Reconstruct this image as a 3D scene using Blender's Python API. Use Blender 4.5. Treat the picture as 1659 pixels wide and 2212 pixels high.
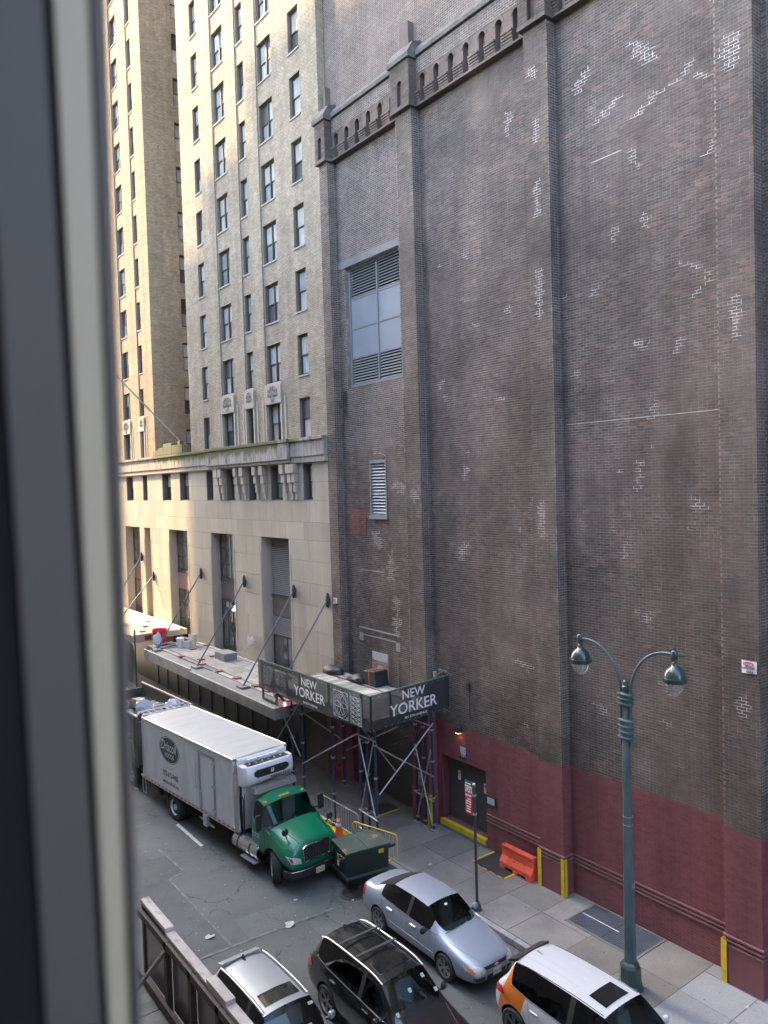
import bpy, bmesh, math, random
import numpy as np
from mathutils import Vector, Matrix
from mathutils.bvhtree import BVHTree
random.seed(7); RNG = np.random.default_rng(7)
R = math.radians
for o in list(bpy.data.objects): bpy.data.objects.remove(o)
SC = bpy.context.scene
COL = SC.collection

# ---------------------------------------------------------------- camera
CAM = Vector((0.0, 0.0, 12.3))
YAW, PITCH, ROLL = math.atan(1240/1665), 0.0355, 0.029
F_ = Vector((math.sin(YAW)*math.cos(PITCH), math.cos(YAW)*math.cos(PITCH), -math.sin(PITCH)))
R_ = Vector((math.cos(YAW), -math.sin(YAW), 0)); U_ = R_.cross(F_)
IX = math.cos(ROLL)*R_ - math.sin(ROLL)*U_
IY = math.sin(ROLL)*R_ + math.cos(ROLL)*U_
cd = bpy.data.cameras.new('camera'); cam = bpy.data.objects.new('camera', cd); COL.objects.link(cam)
cam.matrix_world = Matrix(((IX.x, IY.x, -F_.x, CAM.x), (IX.y, IY.y, -F_.y, CAM.y), (IX.z, IY.z, -F_.z, CAM.z), (0, 0, 0, 1)))
cd.sensor_fit = 'VERTICAL'; cd.sensor_height = 24.0; cd.lens = 24.0*1665/2212
cd.clip_start = 0.02; cd.clip_end = 2000
cd.dof.use_dof = True; cd.dof.focus_distance = 23.0; cd.dof.aperture_fstop = 18.06/4.2
SC.camera = cam
SC.render.resolution_x, SC.render.resolution_y = 768, 1024

# ---------------------------------------------------------------- sky, sun, exposure
SUN_DIR = Vector((1.0, -2.8, -2.6)).normalized()
elev = math.asin(-SUN_DIR.z)
w = bpy.data.worlds.new('World'); SC.world = w; w.use_nodes = True
nt = w.node_tree; nt.nodes.clear()
sky = nt.nodes.new('ShaderNodeTexSky'); sky.sky_type = 'NISHITA'; sky.sun_disc = False
sky.sun_elevation = elev; sky.sun_rotation = math.atan2(-SUN_DIR.x, -SUN_DIR.y); sky.dust_density = 3.0; sky.air_density = 0.9; sky.ozone_density = 0.75
bg = nt.nodes.new('ShaderNodeBackground'); bg.inputs[1].default_value = 0.15
out = nt.nodes.new('ShaderNodeOutputWorld')
nt.links.new(sky.outputs[0], bg.inputs[0]); nt.links.new(bg.outputs[0], out.inputs[0])
sl = bpy.data.lights.new('sun', 'SUN'); sl.energy = 2.0; sl.angle = R(0.53); sl.color = (1.0, 0.70, 0.40)
sun = bpy.data.objects.new('sun', sl); COL.objects.link(sun)
sun.rotation_euler = SUN_DIR.to_track_quat('-Z', 'Y').to_euler()
SC.view_settings.view_transform = 'Standard'; SC.view_settings.look = 'None'
SC.view_settings.gamma = 1.0; SC.view_settings.use_curve_mapping = False
SC.view_settings.exposure = 3.32
try:
    SC.cycles.max_bounces = 8; SC.cycles.diffuse_bounces = 5; SC.cycles.glossy_bounces = 4; SC.cycles.transparent_max_bounces = 12
    SC.cycles.caustics_reflective = False; SC.cycles.caustics_refractive = False
except Exception: pass

# ---------------------------------------------------------------- materials
MATS = {}
def mat(name, col, rough=0.6, metal=0.0, var=0.0, vscale=3.0, col2=None, c2amt=0.0, c2scale=1.0, c2lo=0.5, c2hi=0.65, bump=0.0, bscale=40.0,
        spec=0.5, island=0.0, coat=0.0, emit=None, estr=0.0, stretch=None, fine=0.0, fscale=90.0, orand=0.0):
    """Principled material: base colour, value variation (noise), second colour in noise patches, per-piece variation, fine grain, bump."""
    if name in MATS: return MATS[name]
    m = bpy.data.materials.new(name); m.use_nodes = True; n = m.node_tree.nodes; L = m.node_tree.links
    b = n['Principled BSDF']; b.inputs['Roughness'].default_value = rough; b.inputs['Metallic'].default_value = metal
    b.inputs['Specular IOR Level'].default_value = spec; b.inputs['Coat Weight'].default_value = coat; b.inputs['Coat Roughness'].default_value = 0.04
    tc = n.new('ShaderNodeTexCoord'); vec = tc.outputs['Object']
    if stretch:
        mp = n.new('ShaderNodeMapping'); mp.inputs['Scale'].default_value = stretch; L.new(vec, mp.inputs[0]); vec = mp.outputs[0]
    c = n.new('ShaderNodeRGB'); c.outputs[0].default_value = (*col, 1); cur = c.outputs[0]
    def noise(scale, detail=5, rgh=0.6):
        t = n.new('ShaderNodeTexNoise'); t.inputs['Scale'].default_value = scale; t.inputs['Detail'].default_value = detail; t.inputs['Roughness'].default_value = rgh
        L.new(vec, t.inputs['Vector']); return t.outputs['Fac']
    def mulval(cur, fac, lo, hi, a=0.25, bb=0.75):
        mr = n.new('ShaderNodeMapRange'); mr.inputs[1].default_value = a; mr.inputs[2].default_value = bb; mr.inputs[3].default_value = lo; mr.inputs[4].default_value = hi
        L.new(fac, mr.inputs[0]); hs = n.new('ShaderNodeHueSaturation'); L.new(mr.outputs[0], hs.inputs['Value']); L.new(cur, hs.inputs['Color']); return hs.outputs[0]
    if col2 is not None:
        mr = n.new('ShaderNodeMapRange'); mr.inputs[1].default_value = c2lo; mr.inputs[2].default_value = c2hi; mr.inputs[3].default_value = 0; mr.inputs[4].default_value = c2amt
        L.new(noise(c2scale, 6, 0.65), mr.inputs[0]); mx = n.new('ShaderNodeMix'); mx.data_type = 'RGBA'
        L.new(mr.outputs[0], mx.inputs[0]); L.new(cur, mx.inputs[6]); mx.inputs[7].default_value = (*col2, 1); cur = mx.outputs[2]
    if var: cur = mulval(cur, noise(vscale), 1-var, 1+var)
    if fine: cur = mulval(cur, noise(fscale, 3, 0.7), 1-fine, 1+fine)
    if island:
        g = n.new('ShaderNodeNewGeometry'); oi = n.new('ShaderNodeObjectInfo'); ad = n.new('ShaderNodeMath'); ad.operation = 'ADD'; fr = n.new('ShaderNodeMath'); fr.operation = 'FRACT'
        L.new(g.outputs['Random Per Island'], ad.inputs[0]); L.new(oi.outputs['Random'], ad.inputs[1]); L.new(ad.outputs[0], fr.inputs[0])
        cur = mulval(cur, fr.outputs[0], 1-island, 1+island, 0, 1)
    if orand:
        oi = n.new('ShaderNodeObjectInfo'); cur = mulval(cur, oi.outputs['Random'], 1-orand, 1+orand, 0, 1)
    L.new(cur, b.inputs['Base Color'])
    if bump:
        bp = n.new('ShaderNodeBump'); bp.inputs['Strength'].default_value = bump; bp.inputs['Distance'].default_value = 0.02
        L.new(noise(bscale, 5, 0.65), bp.inputs['Height']); L.new(bp.outputs[0], b.inputs['Normal'])
    if emit: b.inputs['Emission Color'].default_value = (*emit, 1); b.inputs['Emission Strength'].default_value = estr
    MATS[name] = m; return m

def glass_mat(name, tint=(0.3, 0.36, 0.35), rough=0.03):
    if name in MATS: return MATS[name]
    m = bpy.data.materials.new(name); m.use_nodes = True; n = m.node_tree.nodes; L = m.node_tree.links; n.clear()
    o = n.new('ShaderNodeOutputMaterial'); t = n.new('ShaderNodeBsdfTransparent'); t.inputs[0].default_value = (*tint, 1)
    g = n.new('ShaderNodeBsdfGlossy'); g.inputs['Roughness'].default_value = rough; g.inputs[0].default_value = (0.9, 0.95, 0.95, 1)
    fr = n.new('ShaderNodeFresnel'); fr.inputs[0].default_value = 1.5; mx = n.new('ShaderNodeMixShader')
    L.new(fr.outputs[0], mx.inputs[0]); L.new(t.outputs[0], mx.inputs[1]); L.new(g.outputs[0], mx.inputs[2]); L.new(mx.outputs[0], o.inputs[0])
    MATS[name] = m; return m

# ---------------------------------------------------------------- mesh builder
class MB:
    def __init__(s): s.v = []; s.f = []; s.m = []
    def add(s, vs, fs, mi=0):
        o = len(s.v); s.v += [tuple(p) for p in vs]; s.f += [tuple(i+o for i in f) for f in fs]; s.m += [mi]*len(fs); return s
    def box(s, x0, x1, y0, y1, z0, z1, mi=0):
        v = [(x0,y0,z0),(x1,y0,z0),(x1,y1,z0),(x0,y1,z0),(x0,y0,z1),(x1,y0,z1),(x1,y1,z1),(x0,y1,z1)]
        return s.add(v, [(0,3,2,1),(4,5,6,7),(0,1,5,4),(1,2,6,5),(2,3,7,6),(3,0,4,7)], mi)
    def obox(s, c, size, M=None, mi=0):
        h = [d/2 for d in size]; v = [Vector((x*h[0], y*h[1], z*h[2])) for z in (-1,1) for x, y in ((-1,-1),(1,-1),(1,1),(-1,1))]
        if M is not None: v = [M @ p for p in v]
        v = [p + Vector(c) for p in v]
        return s.add(v, [(0,3,2,1),(4,5,6,7),(0,1,5,4),(1,2,6,5),(2,3,7,6),(3,0,4,7)], mi)
    def bar(s, p0, p1, wd, ht, mi=0, up=(0,0,1)):
        p0 = Vector(p0); p1 = Vector(p1); d = (p1-p0); L = d.length; d.normalize(); up = Vector(up)
        if abs(d.dot(up)) > 0.99: up = Vector((1,0,0))
        sx = d.cross(up).normalized(); uz = sx.cross(d)
        M = Matrix((sx, d, uz)).transposed()
        return s.obox((p0+p1)/2, (wd, L, ht), M, mi)
    def cyl(s, p0, p1, r0, r1=None, n=10, caps=True, mi=0):
        r1 = r0 if r1 is None else r1; p0 = Vector(p0); p1 = Vector(p1); d = (p1-p0).normalized()
        a = d.orthogonal().normalized(); b = d.cross(a)
        v = [p + (a*math.cos(2*math.pi*i/n) + b*math.sin(2*math.pi*i/n))*r for p, r in ((p0, r0), (p1, r1)) for i in range(n)]
        f = [(i, (i+1) % n, n+(i+1) % n, n+i) for i in range(n)]
        if caps: f += [tuple(reversed(range(n))), tuple(range(n, 2*n))]
        return s.add(v, f, mi)
    def tube(s, pts, r, n=8, mi=0, closed=False):
        pts = [Vector(p) for p in pts]; N = len(pts); rs = r if isinstance(r, (list, tuple)) else [r]*N; v = []; ref = None
        for i, p in enumerate(pts):
            a = pts[(i-1) % N] if (i > 0 or closed) else p; b = pts[(i+1) % N] if (i < N-1 or closed) else p
            d = (b-a).normalized()
            if ref is None: ref = d.orthogonal().normalized()
            ref = (ref - d*ref.dot(d)).normalized(); q = d.cross(ref)
            v += [p + (ref*math.cos(2*math.pi*k/n) + q*math.sin(2*math.pi*k/n))*rs[i] for k in range(n)]
        f = []
        for i in range(N if closed else N-1):
            j = (i+1) % N
            f += [(i*n+k, i*n+(k+1) % n, j*n+(k+1) % n, j*n+k) for k in range(n)]
        if not closed: f += [tuple(reversed(range(n))), tuple(range((N-1)*n, N*n))]
        return s.add(v, f, mi)
    def lathe(s, prof, c=(0,0,0), n=20, M=None, mi=0, a0=0.0, caps=True):
        v = []; c = Vector(c)
        for r, z in prof:
            for k in range(n):
                p = Vector((r*math.cos(a0+2*math.pi*k/n), r*math.sin(a0+2*math.pi*k/n), z))
                v.append(c + (M @ p if M is not None else p))
        f = [(i*n+k, i*n+(k+1) % n, (i+1)*n+(k+1) % n, (i+1)*n+k) for i in range(len(prof)-1) for k in range(n)]
        if caps and prof[0][0] > 1e-6: f.append(tuple(reversed(range(n))))
        if caps and prof[-1][0] > 1e-6: f.append(tuple(range((len(prof)-1)*n, len(prof)*n)))
        return s.add(v, f, mi)
    def prism(s, poly, fn, d0, d1, mi=0):
        """extrude polygon: fn(u, v, d) -> point"""
        n = len(poly); v = [fn(a, b, d0) for a, b in poly] + [fn(a, b, d1) for a, b in poly]
        f = [tuple(range(n)), tuple(reversed(range(n, 2*n)))] + [(i, n+i, n+(i+1) % n, (i+1) % n) for i in range(n)]
        return s.add(v, f, mi)
    def mesh(s, name, fix=True):
        me = bpy.data.meshes.new(name); me.from_pydata([tuple(p) for p in s.v], [], s.f)
        if fix:
            bm = bmesh.new(); bm.from_mesh(me); bmesh.ops.recalc_face_normals(bm, faces=bm.faces); bm.to_mesh(me); bm.free()
        return me
    def build(s, name, m, parent=None, smooth=False, local=False, bevel=0.0, fix=True, kind=None, seg=2):
        me = s.mesh(name, fix)
        return link(name, me, m, parent, smooth, local, bevel, kind, seg, s.m)

def link(name, me, m, parent=None, smooth=False, local=False, bevel=0.0, kind=None, seg=2, mids=None):
    o = bpy.data.objects.new(name, me); COL.objects.link(o)
    if not me.materials:
        for x in (m if isinstance(m, (list, tuple)) else [m]): me.materials.append(x)
        if mids is not None and isinstance(m, (list, tuple)) and len(mids) == len(me.polygons):
            me.polygons.foreach_set('material_index', mids)
    if smooth:
        me.polygons.foreach_set('use_smooth', [True]*len(me.polygons))
        try: me.set_sharp_from_angle(angle=R(40))
        except Exception: pass
    if bevel:
        bv = o.modifiers.new('bevel', 'BEVEL'); bv.width = bevel; bv.segments = seg; bv.limit_method = 'ANGLE'; bv.angle_limit = R(40)
    if parent is not None:
        o.parent = parent
        if not local and parent.parent is None: o.location = -parent.location
    if kind: o['kind'] = kind
    return o

def thing(name, label, cat, loc=(0,0,0), rz=0.0, group=None):
    o = bpy.data.objects.new(name, None); COL.objects.link(o); o.location = loc; o.rotation_euler = (0, 0, rz); o.empty_display_size = 0.3
    o['label'] = label; o['category'] = cat
    if group: o['group'] = group
    return o
def tag(o, label, cat, group=None):
    o['label'] = label; o['category'] = cat
    if group: o['group'] = group
    return o
def recenter(o):
    """move a top-level mesh's origin to the base of its bounding box"""
    me = o.data; n = len(me.vertices); a = np.empty(n*3); me.vertices.foreach_get('co', a); a = a.reshape(-1, 3)
    c = Vector(((a[:,0].min()+a[:,0].max())/2, (a[:,1].min()+a[:,1].max())/2, a[:,2].min())); me.transform(Matrix.Translation(-c)); o.location = c; return o
def cp(o, parent, loc=None):
    c = o.copy(); COL.objects.link(c); c.parent = parent
    if loc is not None: c.location = loc
    return c
def copy_tree(o, parent=None):
    c = o.copy(); COL.objects.link(c)
    if parent is not None: c.parent = parent
    for ch in [x for x in bpy.data.objects if x.parent == o]: copy_tree(ch, c)
    return c

def text_mesh(body, org, r, u, width=None, height=None, align='L', shear=0.0, ext=0.0, bold=0.0):
    cu = bpy.data.curves.new('txt', 'FONT'); cu.body = body; cu.size = 1; cu.shear = shear; cu.extrude = ext; cu.offset = bold; cu.resolution_u = 3
    ob = bpy.data.objects.new('txt', cu); COL.objects.link(ob)
    me = bpy.data.meshes.new_from_object(ob); bpy.data.objects.remove(ob); bpy.data.curves.remove(cu)
    n = len(me.vertices); a = np.empty(n*3); me.vertices.foreach_get('co', a); a = a.reshape(-1, 3)
    x0, x1, y0, y1 = a[:,0].min(), a[:,0].max(), a[:,1].min(), a[:,1].max()
    sx = (width/(x1-x0)) if width else None; sy = (height/(y1-y0)) if height else None
    sx = sx or sy; sy = sy or sx
    a[:,0] = (a[:,0]-x0)*sx; a[:,1] = (a[:,1]-y0)*sy
    if align == 'C': a[:,0] -= (x1-x0)*sx/2
    r = np.array(r, float); u = np.array(u, float); nn = np.cross(r, u)
    co = np.array(org, float) + a[:,0:1]*r + a[:,1:2]*u + a[:,2:3]*nn
    me.vertices.foreach_set('co', co.ravel()); me.update(); return me
def text(name, body, org, r, u, m, parent, local=False, **k):
    return link(name, text_mesh(body, org, r, u, **k), m, parent, local=local)

# ---------------------------------------------------------------- shared materials
def pos_mat(name):
    m = bpy.data.materials.new(name); m.use_nodes = True; MATS[name] = m
    return m, m.node_tree.nodes, m.node_tree.links, m.node_tree.nodes['Principled BSDF']
def N_noise(n, L, vec, scale, detail=5, rgh=0.6):
    t = n.new('ShaderNodeTexNoise'); t.inputs['Scale'].default_value = scale; t.inputs['Detail'].default_value = detail; t.inputs['Roughness'].default_value = rgh
    L.new(vec, t.inputs['Vector']); return t.outputs['Fac']
def N_map(n, L, x, a, b, c, d):
    mr = n.new('ShaderNodeMapRange'); mr.inputs[1].default_value = a; mr.inputs[2].default_value = b; mr.inputs[3].default_value = c; mr.inputs[4].default_value = d
    L.new(x, mr.inputs[0]); return mr.outputs[0]
def N_mix(n, L, fac, a, b, mode='MIX'):
    mx = n.new('ShaderNodeMix'); mx.data_type = 'RGBA'; mx.blend_type = mode
    for i, x in ((0, fac), (6, a), (7, b)):
        if isinstance(x, (int, float)): mx.inputs[i].default_value = x
        elif isinstance(x, tuple): mx.inputs[i].default_value = (*x, 1)
        else: L.new(x, mx.inputs[i])
    return mx.outputs[2]
def N_math(n, L, op, a, b=None):
    t = n.new('ShaderNodeMath'); t.operation = op
    for i, x in enumerate((a, b)):
        if x is None: continue
        if isinstance(x, (int, float)): t.inputs[i].default_value = x
        else: L.new(x, t.inputs[i])
    return t.outputs[0]
def brick_mat(name, stops, paint=False, soot=0.35, tint=None, mortar=False):
    """bricks: one colour of the ramp per brick, large soft weathering, red paint on the lowest storey"""
    m, n, L, b = pos_mat(name); g = n.new('ShaderNodeNewGeometry'); P = g.outputs['Position']
    if mortar:
        rnd = N_noise(n, L, P, 3.0, 4)
    else:
        oi = n.new('ShaderNodeObjectInfo'); rnd = N_math(n, L, 'FRACT', N_math(n, L, 'ADD', g.outputs['Random Per Island'], oi.outputs['Random']))
    cr = n.new('ShaderNodeValToRGB'); e = cr.color_ramp.elements
    while len(e) < len(stops): e.new(0.5)
    for el, (p, c) in zip(e, stops): el.position = p; el.color = (*c, 1)
    L.new(rnd, cr.inputs[0]); cur = cr.outputs[0]
    if tint:   # paler, redder fields where the old face has weathered off
        f = N_map(n, L, N_noise(n, L, P, 0.22, 4, 0.55), 0.5, 0.68, 0, 0.75)
        sep = n.new('ShaderNodeSeparateXYZ'); L.new(P, sep.inputs[0])
        up = N_map(n, L, sep.outputs[2], 26.5, 27.5, 0.0, 0.55); f = N_math(n, L, 'MAXIMUM', f, N_math(n, L, 'MULTIPLY', up, N_map(n, L, N_noise(n, L, P, 0.5, 4), 0.35, 0.6, 0.2, 1)))
        cur = N_mix(n, L, f, cur, tint)
    v = N_map(n, L, N_noise(n, L, P, 0.35, 5), 0.3, 0.7, 1-soot, 1+soot*0.8)
    v2 = N_map(n, L, N_noise(n, L, P, 2.2, 4), 0.3, 0.7, 0.85, 1.15)
    hs = n.new('ShaderNodeHueSaturation'); L.new(N_math(n, L, 'MULTIPLY', v, v2), hs.inputs['Value']); L.new(cur, hs.inputs['Color']); cur = hs.outputs[0]
    if paint:
        sep = n.new('ShaderNodeSeparateXYZ'); L.new(P, sep.inputs[0])
        edge = N_math(n, L, 'ADD', sep.outputs[2], N_map(n, L, N_noise(n, L, P, 3.5, 5, 0.7), 0.2, 0.8, -0.12, 0.12))
        f = N_map(n, L, edge, 3.90, 3.96, 1, 0)
        base = (0.20, 0.066, 0.076) if not mortar else (0.235, 0.095, 0.095)
        pc = N_mix(n, L, N_map(n, L, N_noise(n, L, P, 0.6, 4), 0.35, 0.7, 0, 0.5), base, (0.255, 0.105, 0.10))
        low = N_map(n, L, sep.outputs[2], 0.2, 2.2, 0.8, 0.12)
        chips = N_math(n, L, 'MULTIPLY', low, N_map(n, L, N_noise(n, L, P, 5.0, 5, 0.7), 0.58, 0.68, 0, 1))
        pc = N_mix(n, L, chips, pc, (0.11, 0.095, 0.085))
        if not mortar:
            vv = N_map(n, L, rnd, 0, 1, 0.86, 1.14); hs = n.new('ShaderNodeHueSaturation'); L.new(vv, hs.inputs['Value']); L.new(pc, hs.inputs['Color']); pc = hs.outputs[0]
        cur = N_mix(n, L, f, cur, pc); L.new(N_map(n, L, f, 0, 1, 0.85, 0.45), b.inputs['Roughness'])
    else: b.inputs['Roughness'].default_value = 0.85
    mp = n.new('ShaderNodeMapping'); mp.inputs['Scale'].default_value = (1.4, 1.4, 0.09); L.new(P, mp.inputs[0])
    st = N_map(n, L, N_noise(n, L, mp.outputs[0], 1.0, 5, 0.65), 0.32, 0.68, 0.80, 1.17); hz = n.new('ShaderNodeHueSaturation'); L.new(st, hz.inputs['Value']); L.new(cur, hz.inputs['Color']); cur = hz.outputs[0]
    if paint:
        bl = N_map(n, L, N_noise(n, L, P, 0.75, 6, 0.72), 0.60, 0.74, 0, 0.30); cur = N_mix(n, L, bl, cur, (0.24, 0.20, 0.175))
    L.new(cur, b.inputs['Base Color'])
    bp = n.new('ShaderNodeBump'); bp.inputs['Strength'].default_value = 0.35; bp.inputs['Distance'].default_value = 0.01
    L.new(N_noise(n, L, P, 45, 4), bp.inputs['Height']); L.new(bp.outputs[0], b.inputs['Normal'])
    return m
M_BR = brick_mat('dark_brick', [(0.0, (0.078, 0.065, 0.055)), (0.4, (0.105, 0.085, 0.070)), (0.75, (0.126, 0.097, 0.078)), (0.93, (0.156, 0.108, 0.083)), (1.0, (0.225, 0.132, 0.096))], paint=True, tint=(0.19, 0.142, 0.116))
M_MO = brick_mat('sooty_mortar', [(0.35, (0.205, 0.175, 0.145)), (0.55, (0.275, 0.24, 0.20)), (0.75, (0.40, 0.355, 0.305))], paint=True, mortar=True)
M_MW = mat('pale_repointed_mortar', (0.66, 0.62, 0.55), 0.9, var=0.45, vscale=5); M_MM = mat('greyed_repointed_mortar', (0.31, 0.285, 0.25), 0.9, var=0.35, vscale=2.5)
M_RB = brick_mat('new_red_brick', [(0, (0.21, 0.085, 0.065)), (1, (0.28, 0.13, 0.10))])
M_HB = brick_mat('buff_brick', [(0.0, (0.315, 0.268, 0.192)), (0.5, (0.365, 0.312, 0.225)), (1.0, (0.415, 0.36, 0.268))], soot=0.14)
M_TB = brick_mat('tan_brick', [(0.0, (0.33, 0.25, 0.155)), (0.5, (0.39, 0.30, 0.19)), (1.0, (0.45, 0.355, 0.235))], soot=0.14)
M_HM = mat('buff_mortar', (0.19, 0.16, 0.12), 0.9, var=0.2, vscale=2)
M_ST = mat('limestone', (0.375, 0.335, 0.262), 0.75, var=0.16, vscale=0.7, col2=(0.30, 0.265, 0.205), c2amt=0.6, c2scale=0.9, fine=0.06, fscale=30, orand=0.08, stretch=(1, 1, 0.16))
M_STJ = mat('stone_joint', (0.15, 0.135, 0.115), 0.9)
def moss_mat():
    m, n, L, b = pos_mat('mossy_stone'); g = n.new('ShaderNodeNewGeometry'); P = g.outputs['Position']; b.inputs['Roughness'].default_value = 0.9
    mp = n.new('ShaderNodeMapping'); mp.inputs['Scale'].default_value = (1, 2.2, 0.4); L.new(P, mp.inputs[0]); V = mp.outputs[0]
    sep = n.new('ShaderNodeSeparateXYZ'); L.new(P, sep.inputs[0])
    h = N_map(n, L, sep.outputs[2], 13.55, 14.3, -0.28, 0.32)
    mid = N_map(n, L, N_math(n, L, 'ABSOLUTE', N_math(n, L, 'SUBTRACT', sep.outputs[1], 38.0)), 6.0, 9.5, 0.0, -0.3)
    f = N_map(n, L, N_math(n, L, 'ADD', N_math(n, L, 'ADD', N_noise(n, L, V, 1.3, 6, 0.7), h), mid), 0.46, 0.62, 0, 0.95)
    st = N_map(n, L, N_noise(n, L, V, 3.0, 6, 0.7), 0.45, 0.65, 0, 0.8)
    base = N_mix(n, L, st, (0.36, 0.335, 0.285), (0.14, 0.132, 0.115))
    L.new(N_mix(n, L, f, base, (0.115, 0.12, 0.05)), b.inputs['Base Color']); return m
M_MOSS = moss_mat()
M_FRAME = mat('dark_window_frame', (0.075, 0.07, 0.065), 0.5, var=0.2)
def pane_mat():
    m, n, L, b = pos_mat('window_glass'); oi = n.new('ShaderNodeObjectInfo'); g = n.new('ShaderNodeNewGeometry'); P = g.outputs['Position']
    cr = n.new('ShaderNodeValToRGB'); e = cr.color_ramp.elements; e[0].position = 0; e[0].color = (0.22, 0.24, 0.24, 1); e[1].position = 1; e[1].color = (0.58, 0.61, 0.58, 1); k = e.new(0.45); k.color = (0.42, 0.46, 0.45, 1); k2 = e.new(0.75); k2.color = (0.44, 0.41, 0.35, 1)
    L.new(oi.outputs['Random'], cr.inputs[0]); v = N_map(n, L, N_noise(n, L, P, 1.1, 4), 0.3, 0.7, 0.6, 1.3)
    mp = n.new('ShaderNodeMapping'); mp.inputs['Scale'].default_value = (1, 9, 0.6); L.new(P, mp.inputs[0])
    v2 = N_map(n, L, N_noise(n, L, mp.outputs[0], 1.0, 3), 0.3, 0.7, 0.85, 1.15)
    hs = n.new('ShaderNodeHueSaturation'); L.new(N_math(n, L, 'MULTIPLY', v, v2), hs.inputs['Value']); L.new(cr.outputs[0], hs.inputs['Color'])
    L.new(hs.outputs[0], b.inputs['Base Color']); b.inputs['Roughness'].default_value = 0.6; b.inputs['Coat Weight'].default_value = 1.0; b.inputs['Coat Roughness'].default_value = 0.02; b.inputs['Coat IOR'].default_value = 1.5
    return m
M_PANE = pane_mat()
M_BLIND = mat('drawn_blind_behind_glass', (0.50, 0.48, 0.42), 0.6, var=0.12, vscale=2, coat=1.0, orand=0.15); M_DARKP = mat('dark_room_glass', (0.075, 0.08, 0.08), 0.4, var=0.4, vscale=1.2, coat=1.0, orand=0.3)
M_DPANE = mat('dark_glass', (0.02, 0.02, 0.02), 0.35, var=0.5, vscale=0.8)
M_BLACK = mat('black_void', (0.008, 0.008, 0.008), 0.8)
M_STEEL = mat('grey_painted_steel', (0.20, 0.215, 0.215), 0.5, var=0.12, vscale=1.5)
M_DSTEEL = mat('dark_steel', (0.05, 0.055, 0.055), 0.45, var=0.2)
M_GALV = mat('galvanised_steel', (0.42, 0.43, 0.43), 0.42, metal=0.7, var=0.2, vscale=6)
M_YEL = mat('safety_yellow_paint', (0.72, 0.50, 0.03), 0.5, var=0.2, vscale=5, col2=(0.32, 0.24, 0.08), c2amt=0.6, c2scale=4, c2lo=0.58)
M_WHITE = mat('white_print', (0.75, 0.75, 0.74), 0.6)
M_BLKP = mat('black_print', (0.02, 0.02, 0.02), 0.6)
M_REDP = mat('red_print', (0.55, 0.04, 0.05), 0.5)

# ---------------------------------------------------------------- ground
WX, HX = 17.53, 17.15
def asphalt_mat(name, k=1.0):
    m, n, L, b = pos_mat(name); g = n.new('ShaderNodeNewGeometry'); P = g.outputs['Position']; b.inputs['Roughness'].default_value = 0.8
    cur = N_mix(n, L, N_map(n, L, N_noise(n, L, P, 0.35, 5), 0.35, 0.65, 0, 1), (0.068*k, 0.077*k, 0.073*k), (0.098*k, 0.109*k, 0.103*k))
    cur = N_mix(n, L, N_map(n, L, N_noise(n, L, P, 0.9, 6, 0.7), 0.56, 0.72, 0, 0.55), cur, (0.036*k, 0.039*k, 0.038*k))
    vo = n.new('ShaderNodeTexVoronoi'); vo.inputs['Scale'].default_value = 55; L.new(P, vo.inputs['Vector'])
    hs = n.new('ShaderNodeHueSaturation'); L.new(N_map(n, L, N_noise(n, L, P, 30, 4, 0.7), 0.3, 0.7, 0.72, 1.3), hs.inputs['Value']); L.new(cur, hs.inputs['Color']); cur = hs.outputs[0]
    sp = N_map(n, L, N_noise(n, L, P, 14, 2, 0.5), 0.735, 0.76, 0, 0.8); cur = N_mix(n, L, sp, cur, (0.4, 0.4, 0.38))
    v2 = n.new('ShaderNodeTexVoronoi'); v2.feature = 'DISTANCE_TO_EDGE'; v2.inputs['Scale'].default_value = 0.45
    wv = n.new('ShaderNodeVectorMath'); wv.operation = 'MULTIPLY_ADD'; nc = n.new('ShaderNodeTexNoise'); nc.inputs['Scale'].default_value = 1.6; nc.inputs['Detail'].default_value = 6; L.new(P, nc.inputs['Vector']); L.new(nc.outputs['Color'], wv.inputs[0]); wv.inputs[1].default_value = (1.1, 1.1, 0.0); L.new(P, wv.inputs[2]); L.new(wv.outputs[0], v2.inputs['Vector'])
    ck = N_math(n, L, 'MULTIPLY', N_math(n, L, 'LESS_THAN', v2.outputs['Distance'], 0.0055), N_math(n, L, 'GREATER_THAN', N_noise(n, L, P, 0.5, 3), 0.48)); cur = N_mix(n, L, N_math(n, L, 'MULTIPLY', ck, 0.75), cur, (0.018, 0.019, 0.019))
    oil = N_map(n, L, N_noise(n, L, P, 2.4, 4, 0.55), 0.66, 0.74, 0, 0.6); cur = N_mix(n, L, oil, cur, (0.03*k, 0.031*k, 0.031*k))
    L.new(cur, b.inputs['Base Color'])
    bp = n.new('ShaderNodeBump'); bp.inputs['Strength'].default_value = 0.5; bp.inputs['Distance'].default_value = 0.01; L.new(vo.outputs['Distance'], bp.inputs['Height']); L.new(bp.outputs[0], b.inputs['Normal'])
    return m
M_ASPH = asphalt_mat('asphalt'); M_ASPH2 = asphalt_mat('newer_asphalt', 0.82); M_ASPH3 = asphalt_mat('worn_asphalt', 1.18)
M_SEAL = mat('pale_seam', (0.11, 0.125, 0.12), 0.8, var=0.5, vscale=4)
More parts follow.
